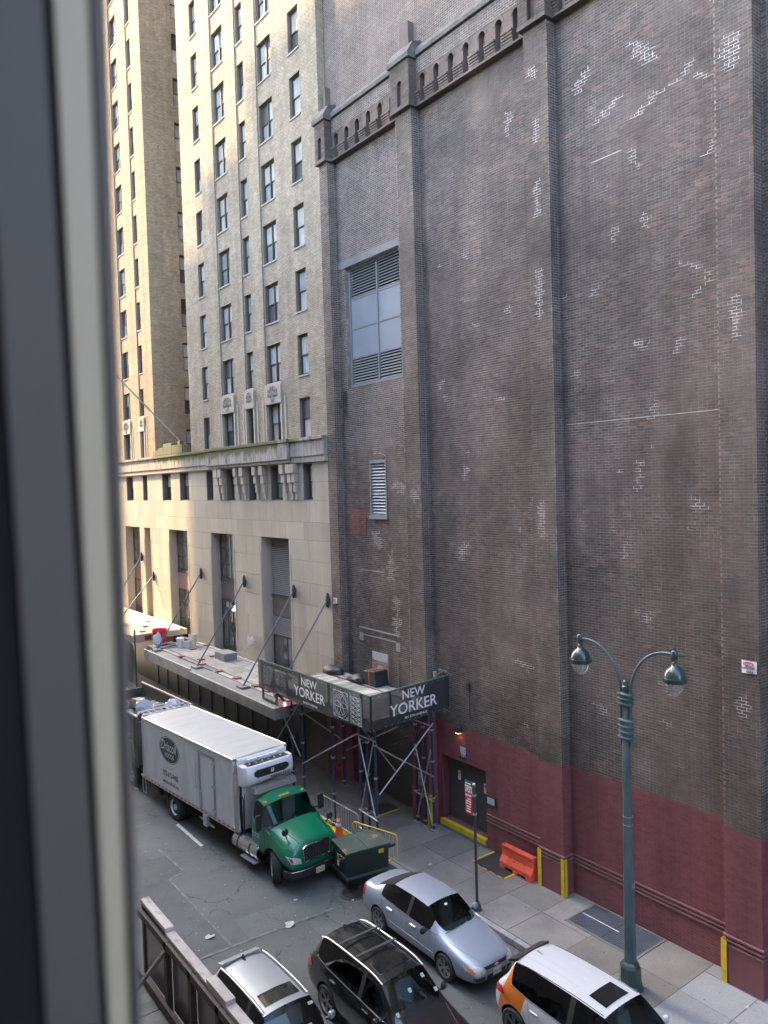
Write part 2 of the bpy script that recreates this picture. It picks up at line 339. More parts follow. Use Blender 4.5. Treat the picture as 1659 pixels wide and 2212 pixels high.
def conc_mat(name, c1, c2, spots=0.7):
    m, n, L, b = pos_mat(name); g = n.new('ShaderNodeNewGeometry'); P = g.outputs['Position']; b.inputs['Roughness'].default_value = 0.85; oi = n.new('ShaderNodeObjectInfo')
    cur = N_mix(n, L, N_map(n, L, N_noise(n, L, P, 0.8, 6, 0.65), 0.35, 0.68, 0, 1), c1, c2)
    hs = n.new('ShaderNodeHueSaturation'); L.new(N_math(n, L, 'MULTIPLY', N_map(n, L, N_noise(n, L, P, 35, 4, 0.7), 0.3, 0.7, 0.8, 1.2), N_map(n, L, oi.outputs['Random'], 0, 1, 0.86, 1.12)), hs.inputs['Value']); L.new(cur, hs.inputs['Color']); cur = hs.outputs[0]
    vo = n.new('ShaderNodeTexVoronoi'); vo.inputs['Scale'].default_value = 3.2; vo.inputs['Randomness'].default_value = 1; L.new(P, vo.inputs['Vector'])
    wh = n.new('ShaderNodeTexWhiteNoise'); L.new(vo.outputs['Position'], wh.inputs['Vector'])
    gum = N_math(n, L, 'MULTIPLY', N_math(n, L, 'LESS_THAN', vo.outputs['Distance'], 0.085), N_math(n, L, 'LESS_THAN', wh.outputs['Value'], 0.45))
    cur = N_mix(n, L, N_math(n, L, 'MULTIPLY', gum, spots), cur, (0.06, 0.058, 0.055))
    dark = N_map(n, L, N_noise(n, L, P, 1.7, 5, 0.7), 0.62, 0.72, 0, 0.45); cur = N_mix(n, L, dark, cur, (0.15, 0.14, 0.13))
    L.new(cur, b.inputs['Base Color']); return m
M_CON = conc_mat('old_concrete', (0.175, 0.16, 0.138), (0.235, 0.217, 0.188)); M_CONN = conc_mat('newer_concrete', (0.24, 0.245, 0.24), (0.29, 0.295, 0.287), 0.55)
M_CONR = conc_mat('rough_aggregate_concrete', (0.22, 0.205, 0.185), (0.31, 0.29, 0.26)); M_CIND = mat('concrete_joint', (0.10, 0.095, 0.09), 0.9)

def struct(name, mb, m, **k):
    o = mb.build(name, m, **k); o['kind'] = 'structure'; return o
g = struct('ground', MB().box(-400, 400, -400, 400, -0.5, -0.05), mat('city_ground', (0.16, 0.16, 0.155), 0.9, var=0.2))
road = struct('road', MB().box(4.3, 14.35, -120, 200, -0.04, 0.0), M_ASPH)
road['label'] = 'grey patched asphalt street'
def sheet(poly, z, th=0.004):
    return MB().prism(poly, lambda a, b, d: (a, b, d), z-th+0.0005, z)
for nm, poly, m in [
    ('asphalt_patch', [(7.85, 18.94), (8.57, 19.0), (8.6, 23.5), (9.17, 23.65), (9.1, 25.2), (8.6, 25.2), (8.5, 25.7), (7.2, 25.6), (7.3, 19)], M_ASPH2),
    ('asphalt_patch', [(9.11, 18.91), (11.9, 18.75), (12.1, 19.6), (11.0, 19.9), (9.2, 20.1)], M_ASPH3),
    ('asphalt_patch', [(10.7, 16.4), (12.0, 16.2), (12.0, 18.6), (10.75, 18.6)], M_ASPH3),
    ('asphalt_patch', [(4.6, 26), (8.4, 26.2), (8.4, 31), (4.6, 31)], M_ASPH3)]:
    sheet(poly, 0.004).build(nm, m, road)
def strip(pts, wd, z, m, name):
    mb = MB()
    for a, b in zip(pts[:-1], pts[1:]): mb.bar((a[0], a[1], z), (b[0], b[1], z), wd, 0.003)
    return mb.build(name, m, road)
for pts, wd in [([(7.4, 18.98), (9.11, 18.91), (11.9, 18.75)], 0.10), ([(8.59, 19.0), (8.6, 23.5), (9.17, 23.65), (9.12, 25.2), (8.6, 25.2)], 0.07), ([(9.07, 25.7), (9.15, 25.2)], 0.12), ([(11.9, 18.75), (12.05, 16.4)], 0.05), ([(5, 27.8), (9.6, 28.0)], 0.06)]:
    strip(pts, wd, 0.0065, M_SEAL, 'sealed_seam')
M_LINE = mat('worn_white_line', (0.55, 0.56, 0.54), 0.7, col2=(0.10, 0.105, 0.10), c2amt=0.85, c2scale=9, c2lo=0.55, c2hi=0.62, var=0.2)
for y0 in (24.98, 31.5, 18-12.0, 37.8): MB().box(10.29, 10.41, y0, y0+2.25, 0.0055, 0.008).build('lane_marking', M_LINE, road)
# far pavement with kerb and slabs
pave = struct('pavement', MB().box(14.63, WX+0.6, -30, 27.4, 0.0, 0.135), M_CIND); pave['label'] = 'concrete pavement along the brick building'
ks = MB()
for i in range(30): ks.box(14.42, 14.60, 27-i*1.83-1.82, 27-i*1.83, -0.02, 0.15)
kerb = struct('kerb', ks, mat('kerb_stone', (0.25, 0.25, 0.245), 0.8, var=0.3, vscale=2), bevel=0.015)
HATCH = [(16.24, 17.44, 11.69, 13.88), (16.50, 17.53, 16.56, 17.93)]
ys = [27.4, 25.9, 24.4, 22.9, 21.4, 19.95, 18.6, 17.25, 15.92, 14.62, 13.03, 11.65, 10.33, 9.0, 7.5, 6.0, 4.5, 3.0, 0, -3]
for j in range(len(ys)-1):
    y1, y0 = ys[j], ys[j+1]
    xs = [14.61, 15.98, 17.08, WX+0.5] if y1 <= 10.4 else [14.61, 16.02, WX+0.5]
    if j % 3 == 1 and y1 > 10.4: xs = [14.61, WX+0.5]
    for a, b in zip(xs[:-1], xs[1:]):
        m = M_CONN if y1 <= 10.4 else (M_CONR if (j in (9,) or (j == 8 and a < 15)) else M_CON)
        MB().box(a+0.007, b-0.007, y0+0.007, y1-0.007, 0.02, 0.15+random.uniform(-0.002, 0.003)).build('paving_slab', m, pave)
npv = struct('near_pavement', MB().box(0.1, 4.3, -60, 120, 0.0, 0.15), M_CON)
hpv = struct('avenue_pavement', MB().box(14.45, WX+0.5, 27.41, 75, 0.0, 0.148), mat('dim_concrete', (0.24, 0.23, 0.215), 0.9, var=0.25, vscale=1.5))

# ---------------------------------------------------------------- walls of bricks
def free(u0, u1, za, zb, ops):
    iv = [(u0, u1)]
    for a, b, c, d in ops:
        if c < zb-0.02 and d > za+0.02:
            nv = []
            for p, q in iv:
                if b <= p or a >= q: nv.append((p, q)); continue
                if a > p: nv.append((p, a))
                if b < q: nv.append((b, q))
            iv = nv
    return iv
def courses(u0, u1, v0, v1, ops=(), bl=0.205, bh=0.058, j=0.017, hdr=6, seed=0):
    out = []; i = 0; v = v0; rr = random.Random(seed); v_abs = int(v0/(bh+j))
    while v < v1-0.03:
        t = min(v+bh, v1); head = (hdr and (i+v_abs) % hdr == 0); L = bl if not head else bl/2-j/2
        sh = ((i % 2)*0.5 + 0.06*rr.random())*(L+j)
        for p, q in free(u0, u1, v, t, ops):
            k = math.floor((p-sh)/(L+j)); u = sh + k*(L+j)
            while u < q:
                a, b = max(u, p), min(u+L, q)
                if b-a > 0.035: out.append((a, b, v, t))
                u += L+j
        v += bh+j; i += 1
    return out
def brick_arrays(rects, plane, X, depth, jit=0.004, rng=RNG):
    r = np.array(rects); n = len(r); d = depth + rng.uniform(-jit, jit, n); sm = rng.uniform(-0.002, 0.002, (n, 4)); u0, u1, v0, v1 = (r+sm).T
    V = np.empty((n, 8, 3)); c = [(u0, v0), (u0, v1), (u1, v1), (u1, v0)]
    for k, (u, v) in enumerate(c):
        for lay, off in ((0, -d), (4, np.full(n, 0.004))):
            if plane == 'x': V[:, lay+k, 0] = X+off; V[:, lay+k, 1] = u
            else: V[:, lay+k, 1] = X+off; V[:, lay+k, 0] = u
            V[:, lay+k, 2] = v
    fs = np.array([(0,1,2,3), (0,4,5,1), (1,5,6,2), (2,6,7,3), (3,7,4,0)])
    if plane == 'y': fs = fs[:, ::-1]
    Fc = (np.arange(n)*8)[:, None, None] + fs[None]
    return V.reshape(-1, 3), Fc.reshape(-1, 4)
def brick_mesh(name, chunks):
    vs = []; fs = []; o = 0
    for V, F in chunks: vs.append(V); fs.append(F+o); o += len(V)
    me = bpy.data.meshes.new(name); V = np.concatenate(vs); F = np.concatenate(fs)
    me.vertices.add(len(V)); me.vertices.foreach_set('co', V.ravel()); me.loops.add(F.size); me.loops.foreach_set('vertex_index', F.ravel().astype(np.int32))
    me.polygons.add(len(F)); me.polygons.foreach_set('loop_start', (np.arange(len(F))*4).astype(np.int32)); me.update(calc_edges=True); me.validate(); me.polygons.foreach_set('use_smooth', [False]*len(me.polygons)); return me
def wall_mesh(mb, u0, u1, v0, v1, ops, X, depth, plane='x', reveal=None):
    """front sheet with rectangular holes and their reveals"""
    us = sorted({u0, u1, *[max(u0, min(u1, t)) for o in ops for t in o[:2]]}); vs = sorted({v0, v1, *[max(v0, min(v1, t)) for o in ops for t in o[2:]]})
    P = (lambda u, v, d: (X+d, u, v)) if plane == 'x' else (lambda u, v, d: (u, X+d, v))
    solid = {}
    for i in range(len(us)-1):
        for k in range(len(vs)-1):
            cu, cv = (us[i]+us[i+1])/2, (vs[k]+vs[k+1])/2
            solid[i, k] = not any(a < cu < b and c < cv < d for a, b, c, d in ops)
    for (i, k), s in solid.items():
        a, b, c, d = us[i], us[i+1], vs[k], vs[k+1]
        if s: mb.add([P(a,c,0), P(a,d,0), P(b,d,0), P(b,c,0)], [(0,1,2,3) if plane == 'x' else (3,2,1,0)])
        else:
            for di, dk, e in ((-1,0,(a,c,a,d)), (1,0,(b,d,b,c)), (0,-1,(b,c,a,c)), (0,1,(a,d,b,d))):
                if solid.get((i+di, k+dk), False):
                    mb.add([P(e[0],e[1],0), P(e[2],e[3],0), P(e[2],e[3],depth), P(e[0],e[1],depth)], [(0,1,2,3)])
    return mb
def proj(p):
    q = Vector(p)-CAM; a = q.dot(F_)
    if a <= 0.1: return None
    s = 1665/2212; return 0.375 + s*q.dot(IX)/a*0.999, 0.5 + s*q.dot(IY)/a, q.length     # in units of the picture height
def in_frame(p):
    r = proj(p); return r is not None and -0.02 < r[0] < 0.77 and -0.02 < r[1] < 1.02

# ---------------------------------------------------------------- the dark brick building
BB = thing('brick_building', 'tall soot-dark brick building with pilasters, arched corbel table and maroon painted base', 'building', (WX, 18.0, 0.0))
DOOR = (18.32, 20.60, 0.42, 2.74); SHUT = (22.0, 25.75, 0.16, 3.75); LOUV = (22.14, 25.72, 16.18, 20.95); VENT = (23.31, 24.37, 11.12, 13.25)
OPS = [DOOR, SHUT, LOUV, VENT]
TOPZ = 36.0
PIL = [(26.13, 26.72), (20.79, 21.68), (14.74, 15.62), (8.90, 9.80), (3.0, 3.9)]
PX = 17.13
wm = MB(); wall_mesh(wm, -8.0, 26.72, 0.1, TOPZ, OPS, WX, 0.45)
for a, b in PIL:
    wm.box(PX, WX-0.002, a, b, 0.1, 25.2)
wm.add([(WX+0.46, -8, 0), (WX+0.46, 26.7, 0), (WX+0.46, 26.7, TOPZ), (WX+0.46, -8, TOPZ)], [(0,1,2,3)])
wm.box(WX+0.5, WX+22, -8, 26.7, 0, TOPZ)
wall = wm.build('wall', M_MO, BB, fix=False)
WP = M_MW
pil_iv = [(a, b, -1, 40) for a, b in PIL]
main = courses(6.0, 26.72, 0.16, 35.0, OPS + [(24.70, 25.85, 10.34, 11.33), (23.5, 24.6, 4.74, 5.8)] + [(a, b, -1, 25.25) for a, b in PIL] + [(-1, 26.75, 25.28, 27.28)], seed=1)
main = [r for r in main if in_frame((WX, (r[0]+r[1])/2, (r[2]+r[3])/2)) or (r[0] < 22 and r[2] < 5 and r[0] > 7)]
chunks = []
full = [r for r in main if abs(r[1]-r[0]-0.205) < 1e-3 and abs(r[3]-r[2]-0.058) < 1e-3 and 0.02 < proj((WX, r[0], r[2]))[0] < 0.745 and 0.02 < proj((WX, r[0], r[2]))[1] < 0.98 and r[0] > 9.95]
full.sort(key=lambda r: proj((WX, r[0], r[2]))[2]); near = full[:150]
nset = set(near)
chunks.append(brick_arrays([r for r in main if r not in nset], 'x', WX, 0.0055, jit=0.0015))
near_p = []
for a, b in PIL[:4]:
    fr = courses(a+0.003, b-0.003, 0.16, 25.2, seed=int(a*10)); fr = [r for r in fr if in_frame((PX, r[0], r[2]))]
    if a == 8.90 or a == 14.74:
        pf = [r for r in fr if abs(r[1]-r[0]-0.205) < 1e-3 and in_frame((PX, r[1], r[3]))]; pf.sort(key=lambda r: proj((PX, r[0], r[2]))[2]); near_p += pf[:75]
        s2 = set(pf[:75]); fr = [r for r in fr if r not in s2]
    chunks.append(brick_arrays(fr, 'x', PX, 0.0055, jit=0.0015))
    sd = courses(PX, WX-0.01, 0.16, 25.2, seed=int(a*7), hdr=2); sd = [r for r in sd if in_frame((PX, a, r[2]))]
    if sd: chunks.append(brick_arrays(sd, 'y', a, 0.0055, jit=0.0015))
link('brickwork', brick_mesh('brickwork', chunks), M_BR, BB, kind='stuff')
bme = bpy.data.meshes.new('brick'); V, Fq = brick_arrays([(-0.1025, 0.1025, -0.029, 0.029)], 'x', 0.0, 0.0047, jit=0.0003); bme.from_pydata(V.tolist(), [], Fq.tolist()); bme.materials.append(M_BR)
for r, X in [(r, WX) for r in near] + [(r, PX) for r in near_p]:
    o = bpy.data.objects.new('brick', bme); COL.objects.link(o); o.parent = wall; o.location = (X-random.uniform(-0.001, 0.0015), (r[0]+r[1])/2, (r[2]+r[3])/2)
# pale repointed mortar: stepped patches between the bricks, and the pilaster flanks
rp = MB()
def mpatch(y, z, wd, h, slant, X=WX, ragged=0.12):
    zz = z-h/2; c0 = 0.075; zz = 0.16 + math.floor((zz-0.16)/c0)*c0 - 0.0135; k = 0; n = max(1, int(h/c0))
    for i in range(n+1):
        t = (i/max(1, n)-0.5); cy = y - slant*t*wd*1.5; hw = wd/2*(0.25+0.75*random.random())*(1-0.5*abs(t))
        rp.box(X-0.0026, X-0.0005, cy-hw+random.uniform(-ragged, ragged), cy+hw+random.uniform(-ragged, ragged), zz+i*c0, zz+i*c0+c0*0.999)
PATCH = [(11.98,23.17,0.54,0.57,-0.6),(13.07,22.16,0.87,0.30,0.5),(11.80,21.88,0.66,0.34,0.5),(13.89,23.30,0.47,0.43,0.4),(10.28,21.91,0.47,0.27,-0.6),(9.59,21.97,0.28,0.63,0.0),(12.24,20.58,0.34,0.47,-0.3),(11.93,18.95,0.24,0.35,0.0),(12.92,18.82,0.20,0.30,0.2),(10.72,17.54,0.43,0.22,-0.5),(10.24,17.09,0.24,0.27,0.0),(12.06,15.79,0.41,0.30,-0.3),(11.06,15.57,0.38,0.29,0.2),(13.56,17.45,0.69,0.15,0.2),(16.70,23.16,0.29,0.55,0.3),(16.88,17.64,0.35,0.17,0.1),(11.75,14.08,0.27,0.36,0.2),(10.62,11.64,0.61,0.25,0.0),(12.26,12.37,0.28,0.61,0.1),(19.16,10.00,0.57,0.47,0.3),(12.74,10.39,0.29,0.38,0.2),(22.5,12.21,0.9,0.33,-0.2),(11.54,6.85,0.40,0.24,-0.3),(18.95,12.63,0.40,0.38,-0.2),(10.76,22.17,0.43,0.24,0.5),(10.07,20.15,0.35,0.24,0.5),(16.54,6.68,0.77,0.17,-0.2),(11.56,5.94,0.34,0.18,0.0),(13.60,5.86,0.93,0.21,-0.2),(20.12,15.69,0.43,0.22,0.2),(12.06,8.66,0.35,0.22,0.2),(14.38,6.91,0.50,0.19,-0.1),(24.0,10.2,0.7,0.5,-0.2),(23.2,9.2,0.5,0.9,0.1),(22.9,7.3,0.45,1.2,0.1)]
for p in PATCH: mpatch(p[0], p[1], p[2]*1.15, p[3]*1.25, p[4])
rp.box(WX-0.0085, WX-0.001, 9.9, 14.6, 13.856, 13.868); rp.box(WX-0.0085, WX-0.001, 23.6, 25.2, 8.94, 8.955); rp.box(WX-0.0085, WX-0.001, 12.6, 13.6, 20.9, 20.918)
for i in range(30):
    y, z = random.uniform(8.9, 20.5), random.uniform(4.3, 25); mpatch(y, z, random.uniform(0.12, 0.5), random.uniform(0.05, 0.2), random.uniform(-0.5, 0.5))
for y, z, wd, h in [(15.2, 22.3, 0.4, 0.6), (15.2, 20.4, 0.45, 1.0), (15.2, 17.7, 0.45, 1.4), (15.3, 24.0, 0.5, 0.35), (15.3, 11.2, 0.4, 1.0), (21.2, 11.9, 0.6, 0.5), (9.35, 15.9, 0.4, 1.0), (9.4, 21.9, 0.6, 0.8), (9.3, 7.0, 0.5, 0.5)]: mpatch(y, z, wd, h, 0, PX, 0.05)
rp.build('repointed_mortar', WP, BB, kind='stuff'); rp = MB()
for a, b in PIL[:4]:
    z = 4.0
    while z < 25.1:
        h = random.uniform(0.15, 0.9); x0, x1 = PX-0.001, WX-0.012
        if random.random() < 0.5: x0 += random.uniform(0, 0.2)
        if random.random() < 0.5: x1 -= random.uniform(0, 0.15)
        if random.random() < 0.66: rp.box(x0, x1, a-0.0026, a-0.0005, z, min(25.15, z+h))
        z += h
for y0, y1, z0, z1 in [(21.70, 26.10, 21.0, 25.2), (25.74, 26.12, 15.0, 21.0), (21.70, 22.12, 15.0, 20.9), (22.0, 26.1, 13.7, 16.1), (15.0, 26.7, 27.3, 35.0)]:
    rp.box(WX-0.0026, WX-0.0005, y0, y1, z0, z1)
rp.build('greyed_mortar', M_MM, BB, kind='stuff')
# infill of newer red bricks and render patches
chunk = brick_arrays(courses(24.70, 25.85, 10.35, 11.32, seed=5), 'x', WX, 0.0165)
link('red_brick_infill', brick_mesh('red_brick_infill', [chunk]), M_RB, BB)
mr = MB(); mr.box(WX-0.02, WX-0.001, 23.55, 24.55, 5.45, 5.78); mr.box(WX-0.019, WX-0.001, 23.9, 24.2, 5.1, 5.25); mr.build('render_patch', mat('grey_render', (0.42, 0.43, 0.42), 0.9, var=0.15), BB)
chunk = brick_arrays(courses(23.5, 24.6, 4.75, 5.44, seed=6), 'x', WX, 0.0165); link('pale_brick_infill', brick_mesh('pale_brick_infill', [chunk]), mat('pale_red_brick', (0.36, 0.24, 0.2), 0.9, island=0.2), BB)
mr = MB(); mr.bar((WX-0.015, 25.4, 6.62), (WX-0.015, 22.75, 6.60), 0.02, 0.06); mr.bar((WX-0.015, 25.2, 6.36), (WX-0.015, 23.0, 6.34), 0.02, 0.04)
mr.box(WX-0.018, WX-0.001, 25.15, 25.4, 6.1, 6.42); mr.box(WX-0.018, WX-0.001, 22.75, 23.0, 6.0, 6.34); mr.build('old_lintel_outline', mat('lintel_mortar', (0.3, 0.285, 0.26), 0.9), BB)
# plinth mouldings (three thin courses) on wall and pilasters
M_BAND = mat('worn_maroon_band', (0.24, 0.115, 0.115), 0.6, var=0.25, vscale=3)
for z in (1.07, 1.18, 1.29):
    for y0, y1 in ((15.68, 18.30), (9.86, 14.68), (3.9, 8.84)): MB().box(WX-0.05, WX, y0, y1, z, z+0.045).build('plinth_moulding', M_BAND, BB)
    for a, b in PIL[1:4]: MB().box(PX-0.055, WX, a-0.05, b+0.05, z, z+0.045).build('plinth_moulding', M_BAND, BB)
for a, b in PIL[1:4]: MB().box(PX-0.035, WX, a-0.035, b+0.03, 0.12, 1.06).build('pilaster_plinth', M_BR, BB)
# corbel table with arched niches
AZ0, AZ1, NW, PITCHA = 25.28, 26.22, 0.27, 0.69
BX = 17.32
def arch_strip(y0, y1, nm):
    n = max(1, round((y1-y0)/PITCHA)); p = (y1-y0)/n; mb = MB(); ring = MB(); steps = MB()
    fn = lambda u, v, d: (d, u, v)
    for i in range(n):
        a = y0+i*p; c = a+p/2; h = NW/2; zs = AZ1-h
        arc = [(c-h*math.cos(t*math.pi/10), zs+h*math.sin(t*math.pi/10)) for t in range(11)]
        top = 26.86
        mb.prism([(a, AZ0), (c-h, AZ0)] + arc + [(c+h, AZ0), (a+p, AZ0), (a+p, top), (a, top)], fn, BX, WX-0.004)
        ring.prism([(c-r_*math.cos(t*math.pi/10), zs+r_*math.sin(t*math.pi/10)) for r_, rng in ((h+0.004, range(11)), (h+0.10, range(10, -1, -1))) for t in rng], fn, BX-0.012, BX+0.01)
        ring.build('arch_ring', M_BR, BB); ring = MB()
        for u0, u1 in ((a+0.002, c-h-0.004), (c+h+0.004, a+p-0.002)):
            steps = MB(); q = [(BX, AZ0+0.02)]
            for s in range(5): zz = AZ0+0.02+s*0.085; q += [(BX-0.08+0.018*(4-s), zz), (BX-0.08+0.018*(4-s), zz+0.06), (BX-0.01, zz+0.06), (BX-0.01, zz+0.085)]
            q += [(BX, q[-1][1])]; steps.prism(q, lambda uu, vv, d: (uu, d, vv), u0, u1); steps.build('corbel_steps', M_BR, BB)
    MB().box(BX-0.06, WX, y0, y1, AZ0-0.07, AZ0-0.003).build('corbel_sill', M_BR, BB)
    o = mb.build('corbel_table', M_BR, BB, fix=True); 
    ch = courses(y0, y1, 26.28, 26.84, seed=int(y0*3)); link('corbel_brickwork', brick_mesh('cb', [brick_arrays(ch, 'x', BX, 0.006, jit=0.0015)]), M_BR, BB)
    MB().box(BX-0.004, BX-0.001, y0, y1, 26.34, 26.85).build('corbel_mortar', M_MM, BB)
arch_strip(21.72, 26.08, 'a'); arch_strip(15.68, 20.74, 'b'); arch_strip(9.84, 14.70, 'c')
# pilaster caps, one niche in each
M_CAP = mat('weathered_coping', (0.105, 0.10, 0.09), 0.95, var=0.4, vscale=2.5, fine=0.25, fscale=18, bump=0.8, bscale=14)
for a, b in PIL[:4]:
    mb = MB(); fn = lambda u, v, d: (d, u, v); c = (a+b)/2; h = 0.13; zs = 26.1
    arc = [(c-h*math.cos(t*math.pi/10), zs+h*math.sin(t*math.pi/10)) for t in range(11)]
    mb.prism([(a-0.08, 25.35), (c-h, 25.35)] + arc + [(c+h, 25.35), (b+0.06, 25.35), (b+0.06, 26.8), (a-0.08, 26.8)], fn, PX-0.14, PX-0.02)
    mb.box(PX-0.018, WX-0.003, a-0.08, b+0.06, 25.35, 26.8); mb.box(PX-0.17, WX-0.003, a-0.1, b+0.08, 25.22, 25.348)
    mb.build('pilaster_capital', M_BR, BB)
    ch = [r for r in courses(a-0.08, b+0.06, 25.4, 26.78, [(c-h-0.02, c+h+0.02, 25.3, 26.26)], seed=3)]
    cs = courses(PX-0.13, WX-0.02, 25.4, 26.78, seed=4, hdr=2)
    link('capital_brickwork', brick_mesh('cpb', [brick_arrays(ch, 'x', PX-0.14, 0.006, jit=0.0015), brick_arrays(cs, 'y', a-0.08, 0.006, jit=0.0015)]), M_BR, BB)
    MB().prism([(PX-0.22, 26.82), (WX-0.01, 26.82), (WX-0.01, 27.5), (PX+0.02, 27.38), (PX-0.22, 26.98)], lambda u, v, d: (u, d, v), a-0.16, b+0.14).build('pilaster_coping', M_CAP, BB)
    MB().box(PX+0.17, WX-0.004, a+0.25, b-0.18, 27.4, 28.3).build('pilaster_stub', M_BR, BB)
for y0, y1 in ((21.86, 25.96), (15.80, 20.62), (9.98, 14.57)):
    MB().prism([(BX-0.10, 26.88), (WX-0.01, 26.88), (WX-0.01, 27.38), (BX+0.03, 27.24), (BX-0.10, 27.02)], lambda u, v, d: (u, d, v), y0, y1).build('coping', M_CAP, BB)

# big louvred window
def slats(parent, y0, y1, z0, z1, n, X, m, dep=0.09, tilt=-38, th=0.012):
    p = (z1-z0)/n; W = y1-y0; me = MB(); M = Matrix.Rotation(R(tilt), 3, 'Y'); me.obox((0, 0, 0), (dep, W, th), M); me = me.mesh('slat')
    for i in range(n):
        o = link('slat', me, m, parent); o.location = Vector((X, (y0+y1)/2, z0+(i+0.5)*p)) - (parent.location*0 if parent.parent else parent.location)
M_LV = mat('pale_grey_louvre', (0.36, 0.37, 0.36), 0.5, var=0.1)
M_LP = mat('blue_grey_panel', (0.22, 0.255, 0.285), 0.42, var=0.1, vscale=0.8, fine=0.03, fscale=60)
y0, y1, z0, z1 = LOUV
mb = MB(); X = WX+0.22
for a, b, c, d in ((y0, y0+0.09, z0, z1), (y1-0.12, y1, z0, z1), (y0+0.09, y1-0.12, z1-0.09, z1), (y0+0.09, y1-0.12, z0, z0+0.14)): mb.box(X-0.06, X+0.1, a, b, c, d)
ym = 23.83
mb.box(X-0.045, X+0.06, ym-0.035, ym+0.035, z0+0.14, z1-0.09)
for z in (17.36, 19.70, 18.53): mb.box(X-0.03, X+0.05, y0+0.09, ym-0.035, z-0.035, z+0.035); mb.box(X-0.03, X+0.05, ym+0.035, y1-0.12, z-0.035, z+0.035)
lw = mb.build('louvre_window', M_STEEL, BB)
MB().box(X+0.13, X+0.15, y0, y1, z0, z1).build('backing', M_BLACK, lw)
for a, b in ((y0+0.09, ym-0.035), (ym+0.035, y1-0.12)):
    for c, d in ((17.395, 18.495), (18.565, 19.665)): MB().box(X-0.012, X+0.01, a+0.002, b-0.002, c, d).build('panel', M_LP, lw)
    slats(lw, a+0.004, b-0.004, z0+0.15, 17.32, 9, X+0.02, M_LV, 0.11); slats(lw, a+0.004, b-0.004, 19.74, z1-0.1, 10, X+0.02, M_LV, 0.11)
MB().box(WX-0.03, WX+0.2, y0-0.02, 26.12, 20.96, 21.24).build('lintel', mat('concrete_lintel', (0.18, 0.185, 0.18), 0.8, var=0.15, vscale=1.5), BB)
# small louvred vent with brick arch
y0, y1, z0, z1 = VENT; X = WX+0.06; mb = MB()
for a, b, c, d in ((y0, y0+0.06, z0, z1), (y1-0.06, y1, z0, z1), (y0+0.06, y1-0.06, z1-0.12, z1), (y0+0.06, y1-0.06, z0, z0+0.05)): mb.box(X-0.09, X+0.08, a, b, c, d)
mb.box(X-0.14, X-0.02, y0-0.05, y1+0.05, z0-0.14, z0-0.002)
lv = mb.build('louvre_vent', M_STEEL, BB); MB().box(X+0.1, X+0.12, y0, y1, z0, z1).build('backing', M_BLACK, lv)
slats(lv, y0+0.065, y1-0.065, z0+0.06, z1-0.13, 16, X, mat('light_louvre', (0.55, 0.55, 0.53), 0.5), 0.12)
mb = MB(); c = (y0+y1)/2; rr = 0.95; zc = z1+0.28-rr
for i in range(19):
    t = R(90+ (i-9)*3.35); t0, t1 = t-R(1.4), t+R(1.4)
    mb.prism([(c+r*math.cos(x), zc+r*math.sin(x)) for r, x in ((rr-0.21, t0), (rr-0.02, t0), (rr-0.02, t1), (rr-0.21, t1))], lambda u, v, d: (d, u, v), WX-0.024, WX)
mb.build('vent_arch', M_BR, BB); MB().prism([(c+r*math.cos(R(90+s*31)), zc+r*math.sin(R(90+s*31))) for r, s in ((rr-0.21, -1), (rr-0.0, -1), (rr+0.0, -0.33), (rr+0.0, 0.33), (rr-0.0, 1), (rr-0.21, 1), (rr-0.21, 0.33), (rr-0.21, -0.33))], lambda u, v, d: (d, u, v), WX-0.017, WX-0.012).build('arch_mortar', WP, BB)
# stage door recess, number and step
M_DOOR = mat('charcoal_door', (0.075, 0.082, 0.075), 0.45, var=0.12, vscale=1.2)
M_MAR = mat('maroon_reveal', (0.13, 0.045, 0.048), 0.6, var=0.15, vscale=2)
y0, y1, z0, z1 = DOOR
ds = MB().box(WX-0.09, WX+0.62, y0+0.003, y1-0.003, 0.15, 0.40).build('door_step', mat('step_concrete', (0.25, 0.25, 0.24), 0.85, var=0.2, vscale=3), BB)
MB().box(WX-0.1, WX+0.06, y0+0.003, y1-0.003, 0.403, 0.44).build('yellow_nosing', M_YEL, ds); MB().box(WX-0.103, WX-0.092, y0+0.003, y1-0.003, 0.27, 0.44).build('yellow_nosing', M_YEL, ds)
MB().box(WX+0.002, WX+0.47, y1-0.055, y1-0.003, 0.44, z1).build('door_reveal', M_MAR, BB)
for a, b in ((y0+0.02, 19.37), (19.39, y1-0.06)):
    d = MB().box(WX+0.34, WX+0.39, a, b, 0.44, z1-0.11).build('door', M_DOOR, BB)
    MB().box(WX+0.30, WX+0.338, (a+0.08 if a > 19 else b-0.14), (a+0.14 if a > 19 else b-0.08), 1.2, 1.45).build('door_handle', M_GALV, d)
MB().box(WX+0.32, WX+0.45, y0+0.003, y1-0.003, z1-0.105, z1-0.003).build('door_header', M_DSTEEL, BB)
MB().box(WX-0.03, WX-0.016, 19.26, 19.52, 2.93, 3.27).build('number_plate', mat('plate_grey', (0.40, 0.46, 0.50), 0.5), BB)
text('house_number', '316', (WX-0.032, 19.55, 2.84), (0,-1,0), (0,0,1), M_BLKP, BB, width=0.32, height=0.20, bold=0.02)
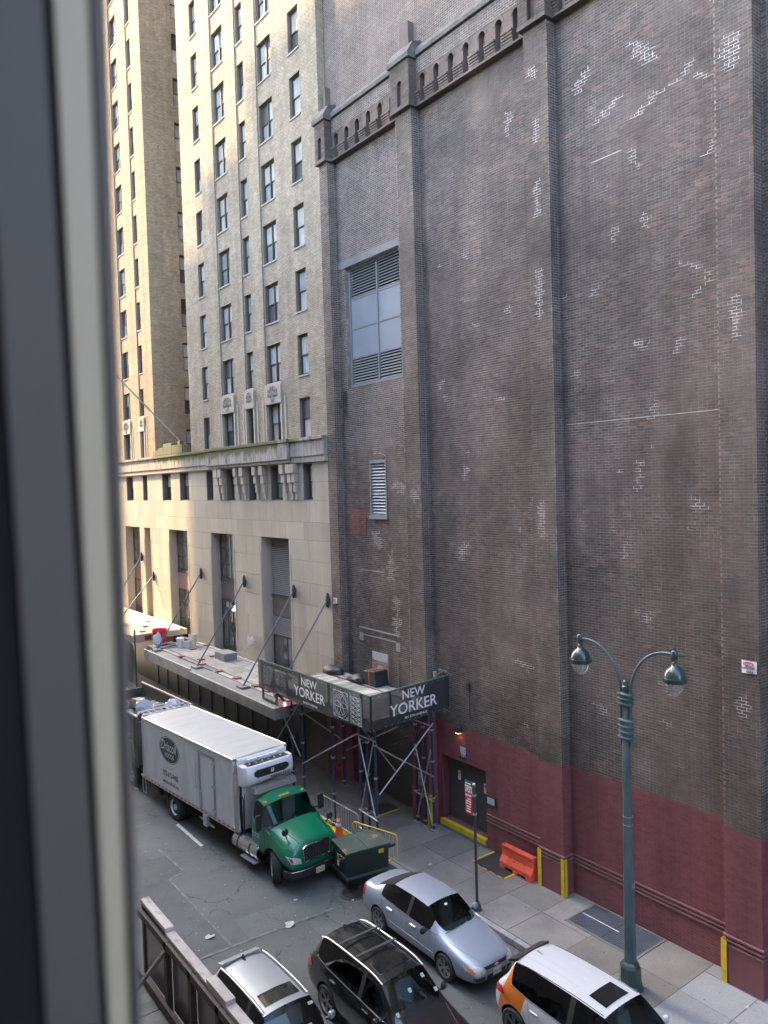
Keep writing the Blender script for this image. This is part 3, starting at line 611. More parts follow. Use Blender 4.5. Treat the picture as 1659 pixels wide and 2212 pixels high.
for a, zc, wd in ((18.62, 1.95, 0.30), (20.0, 2.05, 0.12)):
    s = MB().box(WX+0.325, WX+0.338, a-wd/2, a+wd/2, zc-0.17, zc+0.15).build('door_notice', M_WHITE, BB)
    MB().box(WX+0.321, WX+0.324, a-wd/2+0.02, a+wd/2-0.02, zc+0.02, zc+0.12).build('notice_heading', mat('pale_red_print', (0.55, 0.16, 0.15), 0.6), s)
    for q in range(3): MB().box(WX+0.321, WX+0.324, a-wd/2+0.03, a+wd/2-0.03, zc-0.13+q*0.05, zc-0.115+q*0.05).build('notice_line', mat('grey_print', (0.3, 0.3, 0.3), 0.6), s)
pl = MB().box(WX-0.075, WX-0.016, 17.84, 18.24, 1.68, 1.99).build('display_case', M_DSTEEL, BB, bevel=0.01)
MB().box(WX-0.079, WX-0.076, 17.88, 18.20, 1.73, 1.94).build('paper', mat('blue_white_paper', (0.5, 0.56, 0.6), 0.4), pl)
for q in range(4): MB().box(WX-0.082, WX-0.0795, 17.93, 18.15, 1.76+q*0.045, 1.772+q*0.045).build('paper_line', mat('grey_print', (0.3, 0.3, 0.3), 0.6), pl)
# wall lamp over the door
wl = MB().box(WX-0.2, WX-0.016, 19.40, 19.62, 3.76, 3.96).build('wall_lamp', M_DSTEEL, BB, bevel=0.015)
bulb = MB().box(WX-0.18, WX-0.05, 19.43, 19.59, 3.742, 3.758).build('lamp_lens', mat('warm_lens', (0.9, 0.6, 0.3), 0.4, emit=(1.0, 0.55, 0.22), estr=0.6), wl)
ld = bpy.data.lights.new('door_lamp', 'SPOT'); ld.energy = 0.35; ld.color = (1, 0.62, 0.32); ld.spot_size = R(110); ld.shadow_soft_size = 0.05
lo = bpy.data.objects.new('door_lamp', ld); COL.objects.link(lo); lo.location = (WX-0.12, 19.51, 3.72)
# roller shutters
def shutter(y0, y1, z0, z1, X, parent, m, n):
    f = MB()
    for a, b in ((y0, y0+0.08), (y1-0.08, y1)): f.box(X-0.05, X+0.05, a, b, z0, z1)
    f.box(X-0.09, X+0.1, y0+0.08, y1-0.08, z1-0.3, z1)
    s = f.build('roller_shutter', M_DSTEEL, parent)
    p = (z1-0.3-z0)/n; prof = MB(); W2 = (y1-y0)/2-0.085
    v = [(0.028*math.sin(t*math.pi/4)*-1, zz) for t, zz in [(0, 0), (1, p*0.2), (2, p*0.45), (3, p*0.75), (4, p*0.98)]]
    vs = [(a, sgn*W2, zz) for a, zz in v for sgn in (-1, 1)]; prof.add(vs, [(2*i, 2*i+1, 2*i+3, 2*i+2) for i in range(4)]); me = prof.mesh('slat', fix=False)
    for i in range(n):
        o = link('slat', me, m, s); o.location = (X, (y0+y1)/2, z0+i*p)
    return s
M_SHUT = mat('brown_grey_shutter', (0.075, 0.07, 0.064), 0.6, var=0.15, vscale=2)
shutter(22.0, 25.75, 0.16, 3.74, WX+0.12, BB, M_SHUT, 46)
MB().box(WX+0.24, WX+0.26, 21.9, 25.9, 0.1, 3.8).build('shutter_backing', M_BLACK, BB)
# conduit, bracket, notices on the wall
mb = MB(); mb.cyl((WX-0.03, 22.9, 5.6), (WX-0.03, 22.9, 3.9), 0.012); mb.build('conduit', M_GALV, BB)
mb = MB(); mb.cyl((WX-0.05, 20.2, 5.75), (WX-0.55, 20.1, 5.72), 0.02); mb.box(WX-0.62, WX-0.52, 20.05, 20.15, 5.65, 5.85); mb.box(WX-0.08, WX-0.016, 20.1, 20.5, 5.7, 5.78); mb.build('wall_bracket', M_GALV, BB)
mb = MB(); mb.cyl((WX-0.03, 19.0, 5.6), (WX-0.03, 19.0, 4.3), 0.015); mb.box(WX-0.1, WX-0.016, 18.95, 19.08, 5.3, 5.55); mb.build('cable_drop', M_DSTEEL, BB)
mb = MB(); mb.cyl((PX-0.05, 26.05, 3.4), (PX-0.05, 26.05, 0.2), 0.03); mb.cyl((WX-0.1, 25.95, 6.3), (WX-0.1, 25.95, 4.7), 0.03); mb.build('downpipe', M_DSTEEL, BB)
def danger(y, z, X, wd, label):
    t = thing('danger_sign', label, 'sign', (X, y, z))
    vs = []; n = 6; mb = MB()
    for i in range(n+1):
        u = i/n; b = 0.012*math.sin(u*5)+0.02*u*u
        vs += [(-0.012-b, wd/2-wd*u, -0.30*wd/0.36+0.02*u), (-0.012-b, wd/2-wd*u, 0)]
    mb.add(vs, [(2*i, 2*i+1, 2*i+3, 2*i+2) for i in range(n)]); k = wd/0.36
    mb.add([(p[0]+0.003, p[1], p[2]) for p in vs], [(2*i+2, 2*i+3, 2*i+1, 2*i) for i in range(n)])
    mb.build('sheet', M_WHITE, t, local=True)
    e = MB(); e.prism([(0.13*k*math.cos(a*math.pi/8), -0.075*k+0.05*k*math.sin(a*math.pi/8)) for a in range(16)], lambda u, v, d: (d, u, v), -0.05, -0.047); e.build('oval', M_REDP, t, local=True)
    text('word', 'DANGER', (-0.052, 0.10*k, -0.1*k), (0,-1,0), (0,0,1), M_WHITE, t, local=True, width=0.2*k, height=0.05*k, bold=0.02)
    text('word', 'HARD HAT', (-0.05, 0.15*k, -0.195*k), (0,-1,0), (0,0,1), M_BLKP, t, local=True, width=0.30*k, height=0.055*k, bold=0.03)
    text('word', 'AREA', (-0.05, 0.06*k, -0.275*k), (0,-1,0), (0,0,1), M_BLKP, t, local=True, width=0.18*k, height=0.055*k, bold=0.03)
    return t
danger(9.12, 8.02, PX-0.015, 0.36, 'white and red danger hard hat area sign on the rightmost pilaster')
danger(26.48, 7.72, PX-0.015, 0.30, 'small white and red danger sign on the pilaster beside the pale hotel')
def wall_sign(y, z, X):
    t = thing('wall_notice', 'small white notice on the maroon pilaster behind the scaffold poles', 'sign', (X, y, z))
    MB().box(-0.01, 0, -0.15, 0.15, -0.26, 0.2).build('plate', mat('grey_white_plate', (0.5, 0.5, 0.48), 0.6), t, local=True)
    MB().lathe([(0.075, 0), (0.095, 0), (0.095, 0.004), (0.075, 0.004)], (-0.012, 0, 0.07), 16, Matrix.Rotation(R(-90), 3, 'Y'), caps=False).build('ring', M_REDP, t, local=True)
    for q in range(3): MB().box(-0.015, -0.011, -0.1, 0.1, -0.2+q*0.055, -0.18+q*0.055).build('line', M_BLKP, t, local=True)
wall_sign(21.25, 1.75, PX-0.016)
# yellow steel guards on the pilaster corners
def guard(y, side, h, label, ruler=False):
    t = thing('corner_guard', label, 'corner guard', (PX-0.07, y, 0.15), group='yellow corner guards on the pilasters')
    mb = MB(); mb.box(0, 0.13, -0.012*0, 0.012, 0, h); mb.box(-0.0, 0.012, 0, 0.13*side, 0.0, h) if side > 0 else mb.box(0, 0.012, -0.13, -0.001, 0, h)
    mb.build('angle_steel', M_YEL, t, local=True)
    if ruler:
        for i in range(9): MB().box(-0.004, -0.001, 0.005, 0.10, 0.1+i*0.11, 0.11+i*0.11).build('tick_mark', M_BLKP, t, local=True)
guard(14.74-0.075, 1, 1.12, 'yellow steel corner guard on the pilaster left of the tread-plate hatch'); guard(15.68, -1, 1.12, 'yellow steel corner guard right beside the orange plastic barrier')
guard(9.80+0.07, -1, 1.05, 'yellow steel corner guard at the far right pilaster'); guard(20.72, 1, 1.15, 'yellow corner guard with black tick marks beside the scaffold', True)

# ---------------------------------------------------------------- the pale hotel
HB = thing('hotel_tower', 'tall buff brick hotel with limestone base and mossy cornice, left of the dark brick building', 'building', (HX, 40.0, 0.0))
FLOOR0, FH, WH = 14.38, 2.717, 1.74
ROWS = [FLOOR0 + FH*k for k in range(12)]
UX, RX = 17.20, 17.255
COLS = {'A': (38.32, 39.08), 'B': (35.33, 36.62), 'C': (33.22, 33.92), 'D': (30.58, 31.86), 'E': (28.12, 28.98)}
LCOLS = {'F': (50.74, 52.02), 'G': (48.18, 48.86), 'Hh': (53.6, 54.9)}
PCOL = (19.2, 20.3); LWY = 46.4; RWY = 40.87; HT = 58.0
segs = [(26.75, 30.50, UX, ['E']), (30.50, 31.94, RX, ['D']), (31.94, 33.14, UX, []), (33.14, 34.0, RX, ['C']), (34.0, 35.25, UX, []), (35.25, 36.70, RX, ['B']), (36.70, RWY, UX, ['A']),
        (LWY, 48.10, UX, []), (48.10, 48.94, RX, ['G']), (48.94, 50.66, UX, []), (50.66, 52.10, RX, ['F']), (52.10, 60.0, UX, ['Hh'])]
allc = {**COLS, **LCOLS}
bk = MB(); ch = []; ch2 = []
for y0, y1, X, cols in segs:
    ops = [(allc[c][0], allc[c][1], z, z+WH) for c in cols for z in ROWS]
    wall_mesh(bk, y0, y1, 14.2, HT, ops, X, 0.24)
    zt = 40 if y0 < 45 else 47
    rr = [r for r in courses(y0, y1, 14.42, zt, ops, bl=0.20, bh=0.058, j=0.018, hdr=6, seed=int(y0)) if in_frame((X, (r[0]+r[1])/2, r[2]))]
    if rr: (ch if y0 < 45 else ch2).append(brick_arrays(rr, 'x', X, 0.009, jit=0.002))
for ya, yb in ((30.50, 31.94), (33.14, 34.0), (35.25, 36.70), (48.10, 48.94), (50.66, 52.10)):        # edges of the recessed strips
    for y in (ya, yb): bk.add([(UX, y, 14.2), (RX, y, 14.2), (RX, y, HT), (UX, y, HT)], [(0,1,2,3)])
pops = [(PCOL[0], PCOL[1], z, z+WH) for z in ROWS]
wall_mesh(bk, UX, 24.0, 14.2, HT, pops, LWY, 0.24, plane='y')
rr = [r for r in courses(UX, 22.0, 14.42, 47, pops, bl=0.20, bh=0.058, j=0.018, seed=9) if in_frame((r[0], LWY, r[2]))]
ch2.append(brick_arrays(rr, 'y', LWY, 0.009, jit=0.002))
bk.box(UX+0.95, 40, 26.75, RWY-0.001, 0, HT); bk.box(UX+0.95, 40, LWY+0.95, 75, 0, HT); bk.box(24.0, 40, RWY, LWY+0.3, 0, HT)
bk.add([(UX, RWY, 14.2), (UX+0.95, RWY, 14.2), (UX+0.95, RWY, HT), (UX, RWY, HT)], [(0,1,2,3)])
bk.add([(UX, 26.75, 14.2), (UX+0.95, 26.75, 14.2), (UX+0.95, 26.75, HT), (UX, 26.75, HT)], [(3,2,1,0)])
ch.append(brick_arrays([r for r in courses(UX, UX+0.5, 27.0, 40, bl=0.20, bh=0.058, j=0.018, seed=3) if in_frame((r[0], 26.75, r[2]))], 'y', 26.75, 0.014, jit=0.003))
hw = bk.build('wall', M_HM, HB, fix=False)
link('brickwork', brick_mesh('hotel_brickwork', ch), M_HB, HB, kind='stuff'); link('brickwork', brick_mesh('hotel_brickwork', ch2), M_TB, HB, kind='stuff')
vis = [r for r in courses(26.75, 30.50, 14.42, 30, [(COLS['E'][0], COLS['E'][1], z, z+WH) for z in ROWS], bl=0.20, bh=0.058, j=0.018, hdr=6, seed=26) if abs(r[1]-r[0]-0.2) < 1e-3 and 14.4 < r[2] < 20 and in_frame((UX, r[0], r[2]))]
vis.sort(key=lambda r: proj((UX, r[0], r[2]))[2]); hbm = bpy.data.meshes.new('brick'); V, Fq = brick_arrays([(-0.1015, 0.1015, -0.0295, 0.0295)], 'x', 0.0, 0.0125, jit=0.0005); hbm.from_pydata(V.tolist(), [], Fq.tolist()); hbm.materials.append(M_HB)
for r in vis[:300]:
    o = bpy.data.objects.new('brick', hbm); COL.objects.link(o); o.parent = hw; o.location = (UX, (r[0]+r[1])/2, (r[2]+r[3])/2)
# windows: sash frames with panes
M_SILL = mat('window_sill_stone', (0.33, 0.305, 0.26), 0.85, var=0.2)
def window_meshes(wd, h, cols):
    f = MB(); t = 0.05; d = 0.05
    def fr(a, b, c, e, x0, x1):
        f.box(x0, x1, a, a+t, c, e); f.box(x0, x1, b-t, b, c, e); f.box(x0, x1, a+t, b-t, e-t, e); f.box(x0, x1, a+t, b-t, c, c+t)
    panes = []
    W = wd/cols
    for i in range(cols):
        a, b = -wd/2+i*W, -wd/2+(i+1)*W; m = h*0.5
        f.box(0.0, 0.10, a, a+0.035, 0, h); f.box(0.0, 0.10, b-0.035, b, 0, h); f.box(0.0, 0.10, a+0.035, b-0.035, h-0.05, h); f.box(0.0, 0.10, a+0.035, b-0.035, 0, 0.05)
        fr(a+0.035, b-0.035, m-0.02, h-0.05, 0.03, 0.06); fr(a+0.035, b-0.035, 0.05, m+0.03, 0.065, 0.095)
        panes += [(a+0.085, b-0.085, m+0.03, h-0.1, 0.045), (a+0.085, b-0.085, 0.1, m-0.02, 0.08)]
    pm = []
    for a, b, c, e, x in panes:
        q = MB(); q.box(x, x+0.006, a, b, c, e); pm.append(q.mesh('pane'))
    return f.mesh('window'), pm
def put_window(ms, loc, parent=HB, rot=0.0, sill=None):
    fm, pm = ms; o = link('window', fm, M_FRAME, parent); o.location = Vector(loc)-parent.location; o.rotation_euler.z = rot
    for p in pm:
        q = link('pane', p, M_PANE, o); q.location = (0, 0, 0); u_ = random.random()
        if u_ < 0.42: q.material_slots[0].link = 'OBJECT'; q.material_slots[0].material = M_BLIND if u_ < 0.2 else M_DARKP
    if sill is not None:
        q = link('sill', sill, M_SILL, o); q.location = (0, 0, 0)
    return o
def sillm(wd):
    s = MB(); s.box(-0.17, 0.02, -wd/2-0.03, wd/2+0.03, -0.07, -0.002); return s.mesh('sill')
WM = {}
for c, (a, b) in allc.items():
    X = RX if c in 'BCDFG' else UX; key = (round(b-a, 2), 2 if b-a > 1.1 else 1)
    if key not in WM: WM[key] = (window_meshes(b-a, WH, key[1]), sillm(b-a))
    for k, z in enumerate(ROWS):
        if in_frame((X, (a+b)/2, z)) or in_frame((X, (a+b)/2, z+WH)): put_window(WM[key][0], (X+0.12, (a+b)/2, z), sill=WM[key][1] if k else None)
wp = window_meshes(PCOL[1]-PCOL[0], WH, 1); sp = sillm(PCOL[1]-PCOL[0])
for z in ROWS:
    if in_frame((PCOL[0], LWY, z)): put_window(wp, ((PCOL[0]+PCOL[1])/2, LWY+0.12, z), rot=R(90), sill=sp)
# carved limestone surrounds of the lowest row
def swirl(mb, c, r, sgn, n=26, turns=1.6, rad=0.018):
    pts = [(c[0], c[1]+sgn*r*(1-i/n*0.85)*math.cos(i/n*turns*2*math.pi), c[2]+r*(1-i/n*0.85)*math.sin(i/n*turns*2*math.pi)) for i in range(n)]
    mb.tube(pts, rad, 5)
M_CARV = mat('carved_stone', (0.36, 0.335, 0.29), 0.8, var=0.2, vscale=2)
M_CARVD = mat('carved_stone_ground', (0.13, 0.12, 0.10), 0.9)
for c, a, b in (('B', *COLS['B']), ('C', *COLS['C']), ('D', *COLS['D']), ('F', *LCOLS['F']), ('G', *LCOLS['G'])):
    y0, y1, z0, z1 = a-0.13, b+0.13, 16.12, 17.02; X = UX-0.10; cy = (a+b)/2; hw2 = (b-a)/2
    pn = MB(); pn.prism([(y0, z0), (y1, z0), (y1, z1-0.06), (y1-0.1, z1), (y0+0.1, z1), (y0, z1-0.06)], lambda u, v, d: (d, u, v), X, RX+0.1)
    s = pn.build('carved_panel', M_ST, HB, bevel=0.01)
    g2 = MB(); w2 = min(0.5, hw2*0.72)
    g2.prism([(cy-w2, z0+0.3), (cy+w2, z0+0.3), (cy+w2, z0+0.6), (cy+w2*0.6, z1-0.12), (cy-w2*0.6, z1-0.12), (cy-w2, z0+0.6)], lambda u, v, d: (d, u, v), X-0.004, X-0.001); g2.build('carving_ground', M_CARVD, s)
    cv = MB(); X2 = X-0.012
    for sg in (-1, 1):
        for u, v, r in ((0.78, 0.42, 0.10), (0.5, 0.66, 0.10), (0.45, 0.42, 0.09), (0.75, 0.6, 0.08), (0.2, 0.5, 0.07)): swirl(cv, (X2, cy+sg*w2*u, z0+v), r*min(1, w2/0.4), sg)
    cv.tube([(X2, cy-0.06, z0+0.3), (X2, cy-0.02, z0+0.8)], 0.02, 5); cv.tube([(X2, cy+0.06, z0+0.3), (X2, cy+0.02, z0+0.8)], 0.02, 5)
    if c not in 'CG':
        cv.tube([(X2, cy-0.16, z0+0.28), (X2, cy-0.12, z0+0.1), (X2, cy+0.12, z0+0.1), (X2, cy+0.16, z0+0.28)], 0.016, 5)
        for sg in (-1, 1): swirl(cv, (X2, cy+sg*0.06, z0+0.2), 0.06, sg)
    cv.build('carving', M_CARV, s)
    for sg in (-1, 1):
        for off, zz in ((0.0, 17.0), (0.17, 16.45)):
            yy = (y1 if sg > 0 else y0)+sg*(off+0.02); zb = 14.45; k = 0
            edge = (b+0.02 if sg > 0 else a-0.02)
            while zb < (z0 if off == 0 else zz)-0.02:
                zt2 = min(zb+0.56, (z0-0.004 if off == 0 else zz)); ya, yb = sorted((edge if off == 0 else yy-sg*0.02, yy if off == 0 else yy+sg*0.13))
                MB().box(UX-0.07+off*0.2, RX+0.02, ya, yb, zb, zt2-0.01).build('jamb_stone', M_ST, HB); zb = zt2
# limestone base
B1 = {'w1': (50.5, 51.85), 'w2': (47.9, 48.7), 'w3': (43.95, 45.35), 'w4': (41.25, 42.6), 'w5': (38.05, 38.88), 'w6': (35.45, 36.45), 'w7': (33.15, 33.95), 'w8': (30.6, 31.72), 'w9': (28.02, 28.8)}
TALL = [(49.65, 52.4), (47.7, 48.75), (41.8, 44.55), (35.92, 38.55), (30.22, 32.85)]
bops = [(a, b, 11.75, 13.28) for a, b in B1.values()] + [(a, b, 3.6, 10.0) for a, b in TALL]
lb = MB(); wall_mesh(lb, 26.75, 60, 3.2, 14.2, bops, HX+0.03, 0.6); lb.build('base_wall', M_STJ, HB, fix=False)
zc = [3.2, 4.1, 5.15, 6.1, 7.2, 8.15, 9.1, 10.0, 10.78, 11.72, 12.5, 13.34]
rb = random.Random(4)
blk_id = {}
for k in range(len(zc)-1):
    z0, z1 = zc[k], zc[k+1]
    for p, q in free(26.76, 56.0, z0, z1, bops):
        n = max(1, round((q-p)/rb.uniform(1.25, 1.9))); cuts = [p + (q-p)*i/n for i in range(n+1)]
        if n > 1 and k % 2: cuts = [p] + [c + (q-p)/n*0.28 for c in cuts[1:-1]] + [q]
        for a, b in zip(cuts[:-1], cuts[1:]):
            if b-a > 0.05: MB().box(HX-0.02, HX+0.028, a+0.005, b-0.005, z0+0.005, z1-0.005).build('stone_block', M_ST, HB)
for a, b in TALL:                 # reveals faced with stone
    for y, s in ((a, 1), (b, -1)): MB().box(HX+0.001, HX+0.56, min(y, y+s*0.02), max(y, y+s*0.02), 3.62, 9.98).build('reveal_stone', M_ST, HB)
    for s in (-1, 1):
        y = b+0.12 if s > 0 else a-0.12; MB().box(HX-0.035, HX-0.018, y-0.05, y+0.05, 3.6, 9.3).build('pilaster_strip', M_ST, HB)
for nm, (a, b) in B1.items():
    key = (round(b-a, 2), 2 if b-a > 1.2 else 1, 'b')
    if key not in WM: WM[key] = window_meshes(b-a, 1.53, key[1])
    put_window(WM[key], (HX+0.28, (a+b)/2, 11.75))
def sash(y0, y1, z0, z1, X, nc, nr, pm=M_PANE, parent=HB):
    f = MB(); t = 0.05
    for a, b, c, d in ((y0, y0+t, z0, z1), (y1-t, y1, z0, z1), (y0+t, y1-t, z0, z0+t), (y0+t, y1-t, z1-t, z1)): f.box(X-0.05, X+0.04, a, b, c, d)
    W = (y1-y0-2*t)/nc; H = (z1-z0-2*t)/nr
    for i in range(1, nc): f.box(X-0.03, X+0.03, y0+t+i*W-0.02, y0+t+i*W+0.02, z0+t, z1-t)
    for k in range(1, nr):
        for i in range(nc): f.box(X-0.028, X+0.028, y0+t+i*W+0.02, y0+t+(i+1)*W-0.02, z0+t+k*H-0.02, z0+t+k*H+0.02)
    o = f.build('window', M_FRAME, parent)
    for i in range(nc):
        for k in range(nr): MB().box(X-0.004, X+0.004, y0+t+i*W+0.018, y0+t+(i+1)*W-0.018, z0+t+k*H+0.018, z0+t+(k+1)*H-0.018).build('pane', pm, o)
    return o
M_SPAN = mat('bronze_spandrel', (0.155, 0.13, 0.115), 0.5, var=0.15, vscale=2)
M_SPANP = mat('pinkish_spandrel', (0.36, 0.25, 0.20), 0.6, var=0.1)
X = HX+0.5
M_DIMP = mat('dim_reflective_glass', (0.11, 0.115, 0.105), 0.12, var=0.6, vscale=1.3, coat=1.0, stretch=(1, 1, 0.6))
for i, (a, b) in enumerate(TALL):
    if i == 4: continue
    nc = 4 if b-a > 2 else 1
    sash(a+0.03, b-0.03, 7.55, 9.97, X, nc, 3 if nc > 1 else 2, M_DIMP); MB().box(X-0.08, X+0.06, a+0.03, b-0.03, 7.42, 7.548).build('transom', M_FRAME, HB)
    MB().box(X-0.03, X+0.05, a+0.03, b-0.03, 6.45, 7.418).build('spandrel', M_SPANP if i == 2 else M_SPAN, HB)
    sash(a+0.03, b-0.03, 3.75, 6.43, X, nc, 3 if i < 3 else 2, M_DIMP)
a, b = TALL[4]
lf = MB().box(X-0.02, X+0.03, a+0.03, b-0.03, 6.2, 7.12).build('spandrel', M_SPAN, HB); MB().box(X-0.07, X+0.06, a+0.03, b-0.03, 7.12, 7.22).build('transom', M_FRAME, HB)
lf2 = MB().box(X+0.06, X+0.08, a, b, 3.6, 9.98).build('louvre_backing', M_BLACK, HB)
M_DLV = mat('dark_louvre', (0.34, 0.32, 0.29), 0.5)
slats(lf2, a+0.05, b-0.05, 7.24, 9.95, 30, X, M_DLV, 0.075, -42, 0.01); slats(lf2, a+0.05, b-0.05, 5.3, 6.18, 10, X, M_DLV, 0.075, -42, 0.01)
sash(a+0.03, b-0.03, 3.75, 5.28, X, 2, 1, M_DIMP)
sash(37.0, 37.9, 6.0, 6.4, X-0.1, 2, 1); MB().obox((HX+0.3, 36.45, 6.15), (0.4, 0.62, 0.02), Matrix.Rotation(R(-55), 3, 'Y')).build('open_vent_sash', M_PANE, HB)
# cornice band and parapet blocks
co = MB()
co.box(16.98, HX+0.03, 26.76, 57, 13.345, 13.6); co.box(16.93, HX+0.03, 26.76, 57, 13.60, 14.26); co.box(16.84, UX+0.1, 26.76, 57, 14.262, 14.40)
cobj = co.build('cornice', M_MOSS, HB, bevel=0.015)
c2 = MB(); c2.box(16.76, 16.928, 29.5, 38.0, 13.52, 14.26); c2.box(16.70, 16.838, 29.4, 38.1, 14.262, 14.41)
c2.build('cornice_break', M_MOSS, HB, bevel=0.015)
dn = MB()
for i in range(84): dn.box(16.82, 16.975, 29.55+i*0.1, 29.61+i*0.1, 13.38, 13.515)
dn.build('dentils', M_MOSS, HB)
for y in (37.6, 35.6, 33.6, 30.0):
    q = MB()
    for i in range(5): q.lathe([(0.0, -0.05), (0.05, 0.0), (0.0, 0.05)], (16.75, y, 13.66+i*0.09), 6)
    q.build('beaded_drop', M_CARV, HB)
pb = MB(); pb.box(16.86, UX+0.3, 41.2, RWY+0.25, 14.41, 14.75); pb.build('parapet_block', M_MOSS, HB)
for a, b, h in ((41.45, 43.0, 14.9), (43.0, 44.35, 15.06), (44.35, 45.2, 14.85), (45.2, 46.0, 14.72)): MB().box(16.88, 17.3, a+0.004, b-0.004, 14.41, h).build('parapet_block', M_MOSS, HB, bevel=0.02)
MB().box(UX, 24, RWY, LWY, 14.0, 14.4).build('light_court_roof', mat('roof_felt', (0.12, 0.12, 0.115), 0.9), HB)
# stepped stone pendants between the windows under the cornice
for y1, y0 in ((37.40, 36.98), (36.88, 36.50), (35.10, 34.78), (34.42, 34.05), (33.07, 32.76), (32.38, 32.0), (30.42, 30.08), (29.86, 29.5), (29.49, 29.16)):
    q = MB(); zt = 13.33; wd = y1-y0; c = (y0+y1)/2
    for k, (h, ww, xx) in enumerate(((0.42, 1.0, 0.30), (0.40, 0.86, 0.24), (0.42, 0.66, 0.18), (0.32, 0.45, 0.12))):
        q.box(HX-xx, HX-0.022, c-wd*ww/2-0.05*k*0.5, c+wd*ww/2-0.05*k*0.5, zt-h, zt-0.012); zt -= h
    q.build('stone_pendant', M_ST, HB, bevel=0.012)
# flagpole
fp = thing('flagpole', 'thin bare flagpole slanting out from the mossy hotel parapet', 'flagpole', (17.0, 41.9, 14.95))
MB().cyl((0.08, 0, 0.02), (-4.1, 0.2, 4.35), 0.055, 0.03, 10).build('pole', mat('rusty_cream_pole', (0.42, 0.36, 0.29), 0.7, col2=(0.2, 0.1, 0.06), c2amt=0.7, c2scale=3), fp, local=True, smooth=True)
MB().obox((0.0, 0, 0.05), (0.25, 0.25, 0.2)).build('bracket', M_DSTEEL, fp, local=True)
# dark shopfront under the canopy
sf = MB().box(HX+0.02, HX+0.1, 29.6, 60, 0.15, 3.2); sfo = sf.build('shopfront', M_DPANE, HB)
for i in range(12):
    y = 29.7+i*1.6; MB().box(HX-0.03, HX+0.018, y, y+0.08, 0.15, 3.2).build('mullion', M_DSTEEL, sfo)
MB().box(HX-0.04, HX+0.015, 29.7, 48, 2.4, 2.46).build('transom', M_SPAN, sfo)
MB().box(HX+0.03, HX+0.1, 26.75, 27.45, 0.15, 3.2).build('pier', M_MAR, HB)
shutter(27.45, 29.55, 0.16, 3.2, HX+0.08, HB, M_SHUT, 40)
MB().box(HX+0.2, HX+0.25, 26.75, 60, 0.0, 3.3).build('ground_floor_backing', M_BLACK, HB)

# ---------------------------------------------------------------- hotel canopy with tie rods
CZ = 3.85
CN = thing('entrance_canopy', 'grey metal-edged hotel canopy hung on slanted rods along the limestone front', 'canopy', (15.5, 33.0, CZ))
M_FASC = mat('dull_metal_fascia', (0.30, 0.30, 0.29), 0.35, metal=0.6, var=0.3, vscale=1.5, bump=0.4, bscale=2.0)
M_FELT = mat('grey_roof_sheet', (0.19, 0.19, 0.18), 0.8, var=0.25, vscale=1.2, fine=0.1, fscale=20)
MB().box(13.98, HX-0.03, 26.1, 40.4, CZ-0.32, CZ-0.005).build('slab', M_FELT, CN)
MB().box(13.86, 13.975, 26.1, 34.2, CZ-0.42, CZ+0.02).build('fascia', M_FASC, CN, bevel=0.01)
MB().box(13.90, 13.975, 34.21, 40.4, CZ-0.42, CZ+0.10).build('fascia', M_FASC, CN, bevel=0.01)
MB().box(13.86, HX-0.1, 26.0, 26.095, CZ-0.42, CZ+0.02).build('fascia', M_FASC, CN, bevel=0.01)
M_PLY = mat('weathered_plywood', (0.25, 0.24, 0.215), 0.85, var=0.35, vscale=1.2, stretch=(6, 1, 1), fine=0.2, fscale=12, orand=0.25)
for i in range(10):
    y = 27.0+i*1.24
    for x0, x1 in ((14.95, 16.05), (16.06, 16.75)):
        MB().box(x0, x1-0.01, y, y+1.225, CZ+0.03, CZ+0.048+0.004*random.random()).build('plywood_sheet', M_PLY, CN)
M_PLANK = mat('grey_scaffold_plank', (0.30, 0.285, 0.255), 0.85, var=0.3, vscale=2, stretch=(0.2, 1, 1), fine=0.2, fscale=25, orand=0.35)
for i in range(4): MB().box(14.66, 14.9, 26.6+i*3.4, 26.6+i*3.4+3.37, CZ+0.001, CZ+0.045).build('plank', M_PLANK, CN); MB().box(16.78, 16.98, 27+i*3.3, 27+i*3.3+3.28, CZ+0.02, CZ+0.06).build('plank', M_PLANK, CN)
M_ROD = mat('blue_grey_rod', (0.10, 0.115, 0.135), 0.4, metal=0.4, var=0.15); M_ANCH = mat('black_iron_boss', (0.022, 0.022, 0.023), 0.6, bump=0.6, bscale=20)
for y, za, xb, zb in ((39.89, 7.79, 14.43, CZ+0.05), (34.63, 7.79, 14.43, CZ+0.05), (29.77, 7.75, 14.43, CZ+0.05), (26.99, 7.64, 14.43, CZ+0.2), (47.22, 7.06, 14.45, 4.1), (49.27, 8.17, 14.4, 4.2)):
    mb = MB(); mb.cyl((HX-0.08, y, za), (xb, y, zb), 0.036, 0.036, 8); r = mb.build('tie_rod', M_ROD, CN, smooth=True)
    an = MB(); an.lathe([(0.0, -0.16), (0.11, -0.14), (0.15, 0.0), (0.1, 0.12), (0.0, 0.16)], (0, 0, 0), 8, Matrix.Diagonal((0.55, 0.85, 2.0)))
    o = an.build('wall_boss', M_ANCH, CN, smooth=True); o.location = Vector((HX-0.10, y, za-0.06))-CN.location
    if y < 41 and y > 28: MB().box(xb-0.2, xb+0.2, y-0.28, y+0.28, CZ-0.004, CZ+0.09).build('rod_shoe', M_FELT, CN, bevel=0.02)
tg = 'red wooden blocks on the canopy'
M_REDB = mat('faded_red_block', (0.27, 0.07, 0.055), 0.75, var=0.2)
